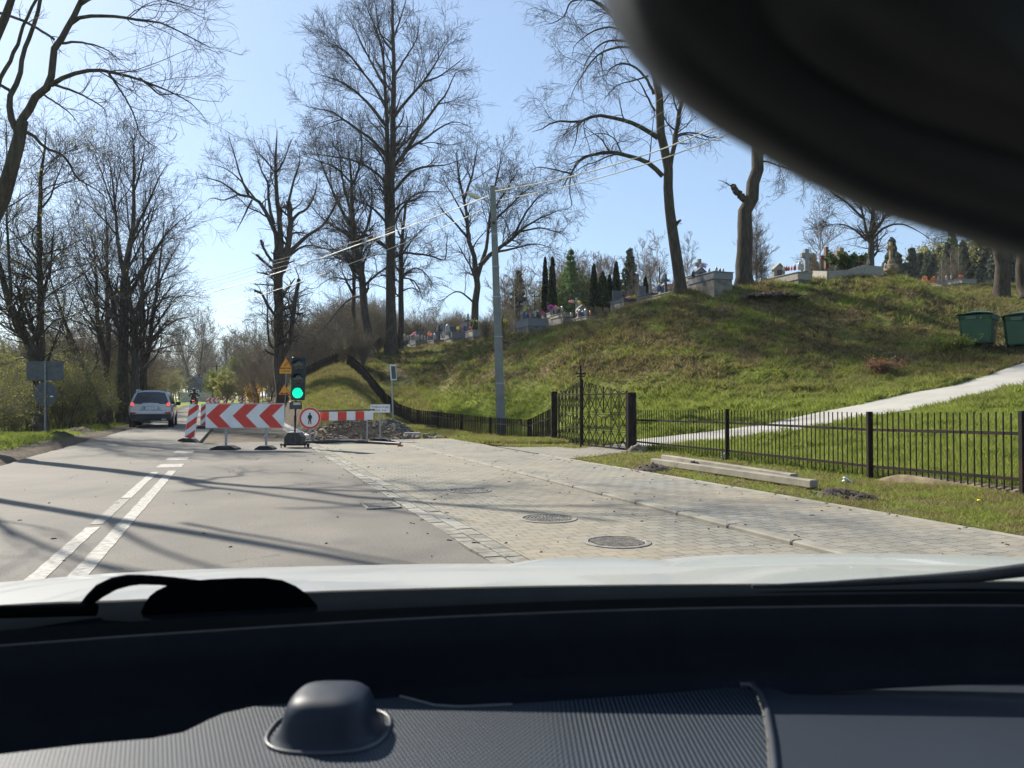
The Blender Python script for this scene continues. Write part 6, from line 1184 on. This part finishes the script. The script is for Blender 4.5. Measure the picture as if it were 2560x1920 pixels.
for k in range(13): px = 2345+k*20+random.uniform(-6, 6); at_top(random.choice(pG+[pB]), px, random.uniform(612, 655), random.uniform(105, 125), 11, 'yellow-green budding tree of the forest edge at the far right', 'budding trees of the right forest')
at_top(pC[2], 2384, 570, 110, 13, 'tall pointed green larch standing above the right forest', None, 'larch_tree')
for px, yt in ((2358, 640), (2380, 625), (2400, 615)): at_top(pB, px, yt, 76, 12, 'pale-stemmed birch at the front of the right forest', 'birches of the right forest', 'birch_tree')
# left verge: shrubs and thicket
ls = [(px, d) for px, d in ((-110, 24), (-90, 30), (-60, 34), (60, 40), (20, 41), (20, 38), (60, 42), (140, 40), (160, 39), (185, 41), (150, 45), (215, 44), (238, 47), (205, 50), (120, 44), (290, 53), (325, 58), (270, 56), (95, 40), (180, 47), (-120, 33), (345, 62), (310, 66))]
for i, (px, d) in enumerate(ls): place(pS[i % 2], px, d, random.uniform(.5, .72), 'olive-green budding shrub in the thicket on the left verge', 'shrubs on the left verge', 'shrub', 'shrub', zadd=-.2)
for k in range(20): px = -60+k*22+random.uniform(-8, 8); place(random.choice(pT), px, random.uniform(50, 78), random.uniform(.8, 1.15), 'brown bare thicket behind the shrubs on the left', 'bare thicket on the left', 'scrub', 'scrub')
for k in range(12): px = -80+k*40+random.uniform(-8, 8); place(random.choice(pA), px, random.uniform(95, 150), random.uniform(.5, .72), 'hazy bare tree beyond the thicket on the left', 'bare trees beyond the left thicket')

# ================================================================ grass as stuff
def blades(name, label_mt, X, Y, h, wd, lean=.5, per=3):
    n = len(X); Z = HZ(X, Y); X = np.repeat(X, per)+rng.normal(size=n*per)*.03; Y = np.repeat(Y, per)+rng.normal(size=n*per)*.03; Z = np.repeat(Z, per)-.02; hh = np.repeat(h, per)*rng.uniform(.5, 1.25, n*per); ww = np.repeat(wd, per); a = rng.uniform(0, 2*PI, n*per)
    dx, dy = np.cos(a), np.sin(a); b0 = np.stack([X-dx*ww, Y-dy*ww, Z], -1); b1 = np.stack([X+dx*ww, Y+dy*ww, Z], -1); l = rng.normal(size=(n*per, 2))*lean*hh[:, None]; tp = np.stack([X+l[:, 0], Y+l[:, 1], Z+hh], -1)
    V = np.stack([b0, b1, tp], 1).reshape(-1, 3); return npmesh(name, V, np.arange(len(V)).reshape(-1, 3), label_mt, None, False, np.repeat(rng.random(n*per), 3), 'stuff')
def make_blade():
    t = NT('grass_blades'); p = t.pos(); c, _ = grass_color(t, p); at = t.n('ShaderNodeAttribute', attribute_name='tone').outputs['Fac']
    c = t.mix(t.math('MULTIPLY', t.ramp(at, .5, 1), .6), c, (.36, .34, .12)); c = t.mix(t.math('MULTIPLY', t.ramp(at, .4, 0), .4), c, (.03, .05, .012)); t.color(c); t.set(.6, spec=.2)
    tr = t.n('ShaderNodeBsdfTranslucent'); t.l(c, tr.inputs[0]); mx = t.n('ShaderNodeMixShader'); mx.inputs[0].default_value = .5; out = t.t.nodes['Material Output']; t.l(t.b.outputs[0], mx.inputs[1]); t.l(tr.outputs[0], mx.inputs[2]); t.l(mx.outputs[0], out.inputs[0]); return t.m
m_blade = make_blade()
def scatter(n, a0, a1, d0, d1, pw=1.0):
    a = rng.uniform(math.atan((a0-CX)/F), math.atan((a1-CX)/F), n); d = d0*(d1/d0)**(rng.random(n)**pw); x = np.tan(a)*d; y = d; k = surf_mask(x, y); return x[k], y[k]
x, y = scatter(150000, 900, 2620, 24, 70); u = x*rr_.x+y*rr_.y; k = (u > 10.4) & (HZ(x, y) > .3); x, y = x[k], y[k]; k = rng.random(len(x)) < .35+.65*(fbm(x*.8, y*.8) > .42); x, y = x[k], y[k]
blades('hillside_grass', m_blade, x, y, .10+.26*fbm(x*1.7, y*1.7)**1.3, .022+.0*x, .8)
x, y = scatter(150000, 1400, 2700, 8.5, 30); u = x*rr_.x+y*rr_.y; k = (u > 10.25) & (y < 31); x, y = x[k], y[k]
blades('lawn_grass', m_blade, x, y, .09+.13*fbm(x*1.3, y*1.3), .007+.00035*y, .55)
x, y = scatter(200000, 1200, 2800, 6.5, 24); u = x*rr_.x+y*rr_.y; k = (u > 7.14) & (u < 10.3) & (rng.random(len(x)) < .25+.75*sst(.45, .56, fbm(x*1.1+3, y*1.1))); x, y = x[k], y[k]
blades('verge_grass', m_blade, x, y, .035+.08*fbm(x*2, y*2), .006+.0003*y, .9)
x, y = scatter(90000, 940, 1420, 24, 48); u = x*rr_.x+y*rr_.y; k = (u > 7.0) & (u < 10.8) & ~inpoly(x, y, APRON); x, y = x[k], y[k]; blades('verge_grass', m_blade, x, y, .10+.18*fbm(x, y), .013+.0*x, .6)
x, y = scatter(60000, 640, 960, 30, 62); u = x*rr_.x+y*rr_.y; k = (u > 3.2) & (u < 11); x, y = x[k], y[k]; blades('bank_grass', m_blade, x, y, .10+.2*fbm(x, y), .02+.0*x, .6)
x, y = scatter(90000, -300, 420, 14, 70); u = x*rr_.x+y*rr_.y; k = (u < -5.7) & (u > -14) & (rng.random(len(x)) < sst(-5.6, -7.0, u)+.05); x, y = x[k], y[k]; blades('roadside_grass', m_blade, x, y, .08+.2*fbm(x, y), .012+.0002*y, .6)
# dandelions
b = MB()
for px, py in ((1442, 1150), (1487, 1146), (1763, 1182), (2448, 1280), (2160, 1087), (1470, 1152), (1755, 1176)): q = G(px, py); b.ball((q.x, q.y, max(H(q.x, q.y), 0)+.1), (.025, .025, .012), 8, 5)
tag(b.build('dandelions', mat('dandelion_yellow', (.75, .45, .02), .6)), kind='stuff')
# fallen leaves, twigs and grit on the paving and asphalt
b = MB(); 
for _ in range(520):
    v = 4+26*random.random()**1.2; u = random.choice((random.uniform(-4.3, 9), random.gauss(2.2, .4), random.gauss(7.0, .35), random.gauss(4.85, .3))); q = W(u, v, 0); 
    if 7.12 < u: continue
    z = (swz(v) if u > 4.88 else 0)+.006; s = random.uniform(.008, .03); M = Matrix.Translation((q.x, q.y, z))@Matrix.Rotation(random.uniform(0, 6), 4, 'Z'); b.mi = random.choice((0, 0, 1)); b.box((0, 0, 0), (s*random.uniform(1, 3), s*.6, .008), M=M, taper=.6)
b.build('grit', [m_soil, mat('dry_leaf', (.16, .11, .06), .9)], None, 'stuff')
q = G(2113, 1211); b = MB(); b.box((0, 0, .08), (.2, .07, .05), bev=.02, M=Matrix.Rotation(.5, 4, 'Y')@Matrix.Rotation(.4, 4, 'Z')); b.box((.03, .03, .05), (.12, .06, .05), bev=.015); o = b.build('litter', m_white); o.location = q; tag(o, 'crumpled white litter on the verge right of the beams', 'litter')
# ================================================================ the car the photo is taken from
m_hood = mat('pearl_white_paint', (.46, .475, .475), .3, .0, var=.02, vs=1, coat=.5); m_dashp = dmat('dark_dash_vinyl', (.0125, .0148, .0195)); m_trim = dmat('satin_black_trim', (.0018, .0024, .0032)); m_panel = mat('grey_dash_panel', (.014, .020, .031), .6, var=.06, vs=8, bump=.25, bs=1200, spec=.3); m_dust = mat('dust_speck', (.5, .5, .45), .8)
own = empty('car', (0, .6, 1.0), 0, 'car the view looks out of: dark dashboard, white bonnet and dark mirror', 'car'); OW = Vector((0, .6, 1.0))
def rowpx(pts, n=64):
    """pts [(px, py, d)] -> n points sampled evenly in px, relative to the car's root"""
    xs = np.linspace(pts[0][0], pts[-1][0], n); a = np.array(pts, float); o, _ = resample([(x, y, dd*1000) for x, y, dd in pts], [1]*len(pts), n*2); yy = np.interp(xs, o[:, 0], o[:, 1]); dd = np.interp(xs, o[:, 0], o[:, 2]/1000)
    return [P(x, y, q)-OW for x, y, q in zip(xs, yy, dd)]
X0, X1 = -900, 3500
# bonnet
b = MB()
rows = [rowpx([(X0,1580,1.22),(0,1512,1.15),(300,1500,1.13),(780,1478,1.12),(1280,1465,1.12),(1700,1460,1.12),(2050,1458,1.11),(2560,1452,1.10),(X1,1470,1.05)]),
        rowpx([(X0,1560,1.35),(0,1492,1.30),(500,1458,1.28),(1280,1441,1.28),(1700,1440,1.28),(2100,1436,1.26),(2560,1432,1.24),(X1,1450,1.15)]),
        rowpx([(X0,1548,1.55),(0,1472,1.50),(500,1437,1.48),(1180,1421,1.48),(1500,1418,1.48),(1750,1420,1.48),(2100,1415,1.45),(2560,1418,1.42),(X1,1440,1.3)]),
        rowpx([(X0,1540,1.75),(0,1456,1.78),(400,1427,1.78),(1000,1411,1.78),(1280,1409,1.78),(1500,1405,1.76),(1700,1402,1.74),(2200,1398,1.72),(2560,1406,1.70),(X1,1440,1.5)]),
        rowpx([(X0,1560,1.95),(0,1460,2.05),(400,1430,2.08),(1000,1414,2.10),(1280,1411,2.10),(1500,1408,2.08),(1700,1405,2.0),(2200,1402,1.95),(2560,1412,1.9),(X1,1450,1.7)]),
        rowpx([(X0,1640,2.0),(0,1560,2.15),(1280,1500,2.25),(2560,1510,2.0),(X1,1560,1.8)]),
        rowpx([(X0,1800,2.0),(0,1750,2.15),(1280,1700,2.25),(2560,1710,2.0),(X1,1760,1.8)])]
b.loft(rows); b.build('bonnet', m_hood, own)
b = MB(); rows = [rowpx([(1180,1425,1.62),(1350,1398,1.66),(1450,1394,1.68),(1620,1398,1.66),(1850,1420,1.6)],30), rowpx([(1180,1427,1.55),(1350,1412,1.58),(1450,1409,1.6),(1620,1411,1.58),(1850,1423,1.54)],30), rowpx([(1180,1430,1.5),(1350,1428,1.5),(1450,1427,1.5),(1620,1428,1.5),(1850,1430,1.5)],30)]
back = rowpx([(1180,1430,1.8),(1350,1404,1.85),(1450,1400,1.86),(1620,1404,1.85),(1850,1425,1.8)],30); b.loft([back]+rows); b.build('bonnet_bulge', m_hood, own)
b = MB(); rows = [rowpx([(1560,1412,1.72),(1750,1390,1.74),(2050,1384,1.74),(2300,1385,1.72),(2560,1393,1.70),(2900,1412,1.66)],30), rowpx([(1560,1416,1.6),(1750,1402,1.62),(2050,1397,1.62),(2300,1398,1.6),(2560,1404,1.58),(2900,1420,1.55)],30), rowpx([(1560,1420,1.5),(1750,1419,1.5),(2050,1417,1.5),(2300,1417,1.48),(2560,1420,1.46),(2900,1428,1.44)],30)]
b.loft([rowpx([(1560,1420,1.95),(1750,1397,1.98),(2050,1391,1.98),(2300,1392,1.95),(2560,1400,1.93),(2900,1420,1.9)],30)]+rows); b.build('wing', m_hood, own)
# cowl below the windscreen
b = MB(); rows = [rowpx([(X0,1600,1.14),(0,1517,1.07),(300,1505,1.05),(780,1482,1.05),(1280,1469,1.05),(1700,1463,1.05),(2050,1461,1.04),(2560,1455,1.02),(X1,1474,.98)]), rowpx([(X0,1620,1.08),(0,1540,1.02),(780,1502,1.0),(1280,1485,1.0),(2050,1470,1.0),(2560,1468,.99),(X1,1490,.95)]), rowpx([(X0,1650,1.02),(0,1582,.96),(500,1548,.95),(1000,1524,.95),(1600,1500,.95),(2560,1488,.94),(X1,1500,.9)]), rowpx([(X0,1690,1.0),(0,1620,.94),(1280,1560,.93),(2560,1540,.92),(X1,1550,.88)])]
b.loft(rows); b.build('cowl', dmat('cowl_plastic', (.0045, .0065, .0085)), own)
b = MB(); rows = [rowpx([(X0,1640,.99),(0,1576,.935),(500,1544,.93),(1000,1520,.93),(1600,1497,.93),(2560,1482,.92),(X1,1494,.88)]), rowpx([(X0,1700,.93),(0,1640,.89),(1280,1570,.88),(2560,1540,.88),(X1,1560,.84)])]
b.loft(rows); b.build('windscreen_frit', m_trim, own)
# bonnet-edge bracket shape and wiper
b = MB(); q = lambda x, y, dd=.985: P(x, y, dd)-OW
arch = [(205,1522),(228,1496),(250,1477),(285,1459),(320,1451),(350,1449),(400,1451),(440,1455),(500,1462)]; b.tube([q(*a) for a in arch], [.006,.0075,.009,.0085,.0075,.0065,.006,.006,.006], 10); b.build('wiper_arm', m_trim, own)
out = [(352,1530),(362,1508),(374,1490),(392,1476),(420,1463),(470,1453),(520,1448),(600,1444),(660,1444),(705,1450),(740,1465),(768,1485),(790,1510),(800,1535)]
b = MB(); f1 = [q(x, y, .975) for x, y in out]; f2 = [q(x, y, 1.01) for x, y in out]; n = len(out); b.add(f1+f2, [[i, i+1, n+i+1, n+i] for i in range(n-1)]+[list(range(n)), list(range(2*n-1, n-1, -1))]); b.build('wiper_cover', m_trim, own)
b = MB(); b.tube([q(0, 1530, .97), q(240, 1524, .98)], .008, 8); b.build('wiper_arm', m_trim, own)
b = MB(); b.tube([q(1880, 1466), q(2060, 1461), q(2320, 1447), q(2440, 1440), q(2620, 1418), q(2900, 1400)], [.002,.004,.006,.008,.009,.009], 8); b.build('wiper_blade', m_rubber, own)
# dashboard pad: a roll in front of the screen, then the flat top panel
b = MB()
rows = [rowpx([(X0,1720,.93),(0,1680,.90),(1280,1600,.90),(2560,1580,.89),(X1,1600,.85)]),
        rowpx([(X0,1680,.90),(0,1612,.875),(400,1583,.87),(1000,1546,.87),(1500,1525,.87),(1900,1516,.87),(2560,1512,.86),(X1,1530,.82)]),
        rowpx([(X0,1687,.898),(0,1619,.872),(400,1590,.867),(1000,1553,.867),(1500,1532,.867),(1900,1523,.867),(2560,1519,.857),(X1,1537,.817)]),
        rowpx([(X0,1760,.894),(0,1700,.870),(1000,1630,.865),(1900,1600,.865),(2560,1598,.855),(X1,1620,.815)]),
        rowpx([(X0,1840,.90),(0,1780,.878),(1000,1705,.873),(1900,1672,.873),(2560,1668,.863),(X1,1690,.82)]),
        rowpx([(X0,1900,.88),(0,1870,.87),(500,1830,.87),(700,1780,.87),(1000,1760,.87),(1900,1720,.86),(2560,1700,.85),(X1,1720,.8)]),
        rowpx([(X0,1900,.86),(0,1900,.84),(500,1850,.84),(700,1800,.84),(1000,1780,.84),(1900,1740,.84),(2560,1710,.83),(X1,1730,.78)])]
b.loft(rows); b.build('dashboard_roll', m_dashp, own)
def make_grille():
    t = NT('perforated_grille'); s_ = t.sep(t.pos(obj=False)); k = 2*PI/.0047
    a = t.math('SINE', t.math('MULTIPLY', s_[0], k)); c = t.math('SINE', t.math('MULTIPLY', t.math('ADD', s_[1], t.math('MULTIPLY', s_[0], .25)), k*.52)); right = t.ramp(s_[0], .0, .12); pr_ = t.math('MULTIPLY', a, t.math('ADD', t.math('MULTIPLY', c, t.math('SUBTRACT', 1.0, right)), right))
    h = t.ramp(pr_, -.25, .3); t.color(t.mix(h, (.001, .0014, .002), (.034, .049, .072))); t.bump(h, .6, .001); return t.set(.5, spec=.3)
m_grille = make_grille()
ZD = EYE-.315        # height of the flat top panel
def flat(pts, z=ZD): return [G(x, y, z)-OW for x, y in pts]
# the panel is one sheet, patterned grille and smooth side panel butt at a raised seam
gl_ = [(-700,1960),(0,1886),(200,1862),(380,1846),(460,1830),(520,1800),(560,1783),(640,1765),(760,1757),(900,1752),(1004,1742),(1040,1752),(1090,1765),(1150,1768),(1400,1752),(1700,1730),(1830,1718),(1868,1716)]
gr2 = [(1890,1735),(1906,1780),(1916,1840),(1920,1920),(1918,2050),(1910,2300)]
poly = gl_+gr2+[(-900,2600)]; poly = poly[:-1]+[(1000,2600),(-1200,2600)]
b = MB(); f_ = flat(poly); b.add(f_, [list(range(len(f_)))]); b.build('speaker_grille', m_grille, own)
b = MB(); f_ = flat([(1868,1712),(1892,1735),(1909,1780),(1919,1840),(1924,1920),(1922,2050),(1915,2300),(1915,2600),(4200,2600),(4200,1700),(2560,1694),(2200,1700)], ZD+.0005); b.add(f_, [list(range(len(f_)))]); b.build('side_panel', m_panel, own)
b = MB(); b.tube(flat([(1850,1712),(1880,1713),(1900,1735),(1918,1780),(1930,1850),(1936,1920),(1934,2050),(1925,2300)], ZD+.002), .0035, 8); b.build('seam', mat('seam_edge', (.05, .055, .065), .4), own)
b = MB(); b.tube(flat([(1000,1741),(1035,1750),(1085,1764),(1150,1768),(1280,1762)], ZD+.001), .0018, 6); b.tube(flat([(1500,1746),(1700,1731),(1830,1719),(1850,1719),(1858,1728)], ZD+.001), .0018, 6) if 0 else None; b.build('edge_highlight', mat('edge_highlight_grey', (.06, .065, .07), .3), own)  # lighter grey tube puts the highlight of the grille edge into the colour
b = MB(); e_ = flat(gl_[:-1], ZD); lo = [v+Vector((0, .004, -.05)) for v in e_]; b.loft([e_, lo]); b.build('grille_edge', m_trim, own)
# sun sensor dome
b = MB(); c = G(825, 1826, ZD)-OW; s = c.y+.6; k = s/F; rows = []
prof = [(1.18, -.02), (1.07, .07), (1.0, .2), (.95, .42), (.90, .62), (.83, .78), (.70, .90), (.50, .96), (.25, .985), (0.001, .99)]
for q_, z in prof:
    rows.append([c+Vector((np.sign(math.cos(t))*abs(math.cos(t))**.62*113*k*q_, np.sign(math.sin(t))*abs(math.sin(t))**.62*.042*q_, z*106*k)) for t in np.linspace(0, 2*PI, 49)[:-1]])
b.loft(rows, True, True); b.build('sensor_dome', mat('grey_sensor_dome', (.015, .021, .033), .5, var=.05, spec=.25), own)
b = MB(); ring = [c+Vector((np.sign(math.cos(t))*abs(math.cos(t))**.75*146*k, np.sign(math.sin(t))*abs(math.sin(t))**.75*.051, .001)) for t in np.linspace(0, 2*PI, 61)]; b.tube(ring, .0022, 6, cap=False); b.build('dome_ring', mat('ring_edge', (.035, .04, .05), .4), own)
# interior mirror, close to the lens at the upper right
edge = [(1455,-330),(1470,-160),(1512,-30),(1546,62),(1590,135),(1650,205),(1720,262),(1800,318),(1900,378),(2000,436),(2100,486),(2200,528),(2300,558),(2400,590),(2560,640),(2750,705),(3000,800),(3250,790),(3400,600),(3450,200),(3350,-250),(3000,-600),(2400,-800),(1900,-760),(1560,-600)]
ctr = (2400, -20); b = MB(); rows = []
for f_, dd in ((1.0, .205), (1.02, .185), (1.0, .165), (.93, .152), (.80, .146), (.6, .150), (.55, .150), (.40, .142), (.2, .138), (.01, .137)):
    rows.append([P(ctr[0]+(x-ctr[0])*f_*1.0, ctr[1]+(y-ctr[1])*f_, .175)*0+P(ctr[0]+(x-ctr[0])*f_*.165/dd*(1 if f_ > .9 else 1), ctr[1]+(y-ctr[1])*f_*.165/dd, dd)*1-OW if 0 else P(ctr[0]+(x-ctr[0])*f_, ctr[1]+(y-ctr[1])*f_, dd)-OW for x, y in edge])
b.loft(list(reversed(rows)), True, True); b.add(rows[0], [list(range(len(edge)))]); b.build('rear_view_mirror', mat('mirror_housing', (.006, .0065, .0065), .5, var=.1, spec=.25), own)
b = MB(); b.tube([P(2400, -200, .2)-OW, P(2400, -500, .26)-OW, Vector((.12, .38-.6, 1.60-1.0))], .012, 10); b.build('mirror_stem', m_trim, own)
# windscreen, then unseen roof, pillars and cabin shell added to shade the dashboard
t = NT('clear_windscreen'); out = t.t.nodes['Material Output']; tr = t.n('ShaderNodeBsdfTransparent'); tr.inputs[0].default_value = (.97, .98, .975, 1); t.l(tr.outputs[0], out.inputs[0])
b = MB(); b.add([Vector(v)-OW for v in ((-.78, .92, .98), (.86, .92, .98), (.72, .28, 1.66), (-.64, .28, 1.66))], [[0, 1, 2, 3]]); b.build('windscreen', t.m, own)
m_lin = mat('bounce_lining', (.34, .34, .36), .9)  # unseen lining kept pale to bounce soft fill light onto the dashboard
b = MB(); b.box((0.04-OW.x, -.75-OW.y, 1.69-OW.z), (1.4, 2.1, .04), bev=.015); b.build('roof', m_lin, own)
for s in (-1, 1): b = MB(); b.bar(Vector((.04+s*.84, .92, .98))-OW, Vector((.04+s*.70, .28, 1.68))-OW, .06, .05); b.build('pillar', m_lin, own); b = MB(); b.box((.04+s*.86-OW.x, -.4-OW.y, .62-OW.z), (.06, 2.6, .8), bev=.02); b.build('door', m_lin, own)
b = MB(); b.box((0.04, -1.75-OW.y, 1.0-OW.z), (1.7, .06, 1.4)); b.build('unseen_rear_shell', m_lin, own); b = MB(); b.box((.04, -.3-OW.y, .28-OW.z), (1.7, 2.8, .05)); b.build('floor_pan', m_lin, own)
for s in (-.38, .42): b = MB(); b.box((s, -.75-OW.y, .75-OW.z), (.5, .14, .75), bev=.05); b.box((s, -.5-OW.y, .45-OW.z), (.5, .55, .16), bev=.05); b.ball((s, -.78-OW.y, 1.2-OW.z), (.13, .06, .1)); b.build('seat', m_lin, own)
# ================================================================ repeats that look alike are told apart by their place in the row
ORD = 'first second third fourth fifth sixth seventh eighth ninth tenth eleventh twelfth thirteenth fourteenth fifteenth sixteenth seventeenth eighteenth nineteenth twentieth'.split()
TENS = {20: 'twenty', 30: 'thirty'}
def ordinal(i): return ORD[i] if i < 20 else TENS[(i+1)//10*10]+'-'+ORD[(i+1) % 10-1] if (i+1) % 10 else {30: 'thirtieth', 40: 'fortieth'}[i+1]
bl = {}
for o in SC.objects:
    if o.parent is None and o.get('label'): bl.setdefault(o['label'], []).append(o)
for lab, L in bl.items():
    if len(L) > 1:
        L.sort(key=lambda o: o.location.x/max(o.location.y, .1))
        for i, o in enumerate(L): o['label'] = f'{lab}, {ordinal(i)} from left'
# ================================================================ thin air between the camera and the far wood
t = NT('haze_air'); t.t.nodes.remove(t.b); pv = t.t.nodes.new('ShaderNodeVolumePrincipled'); pv.inputs['Color'].default_value = (.86, .92, 1, 1); pv.inputs['Density'].default_value = .00022; pv.inputs['Anisotropy'].default_value = .25
t.l(pv.outputs[0], t.t.nodes['Material Output'].inputs['Volume'])
b = MB(); b.box((0, 0, 0), (5600, 5600, 1)); hz = b.build('haze', t.m, None, 'stuff'); hz.scale = (1, 1, 62); hz.location = (0, 0, 24)
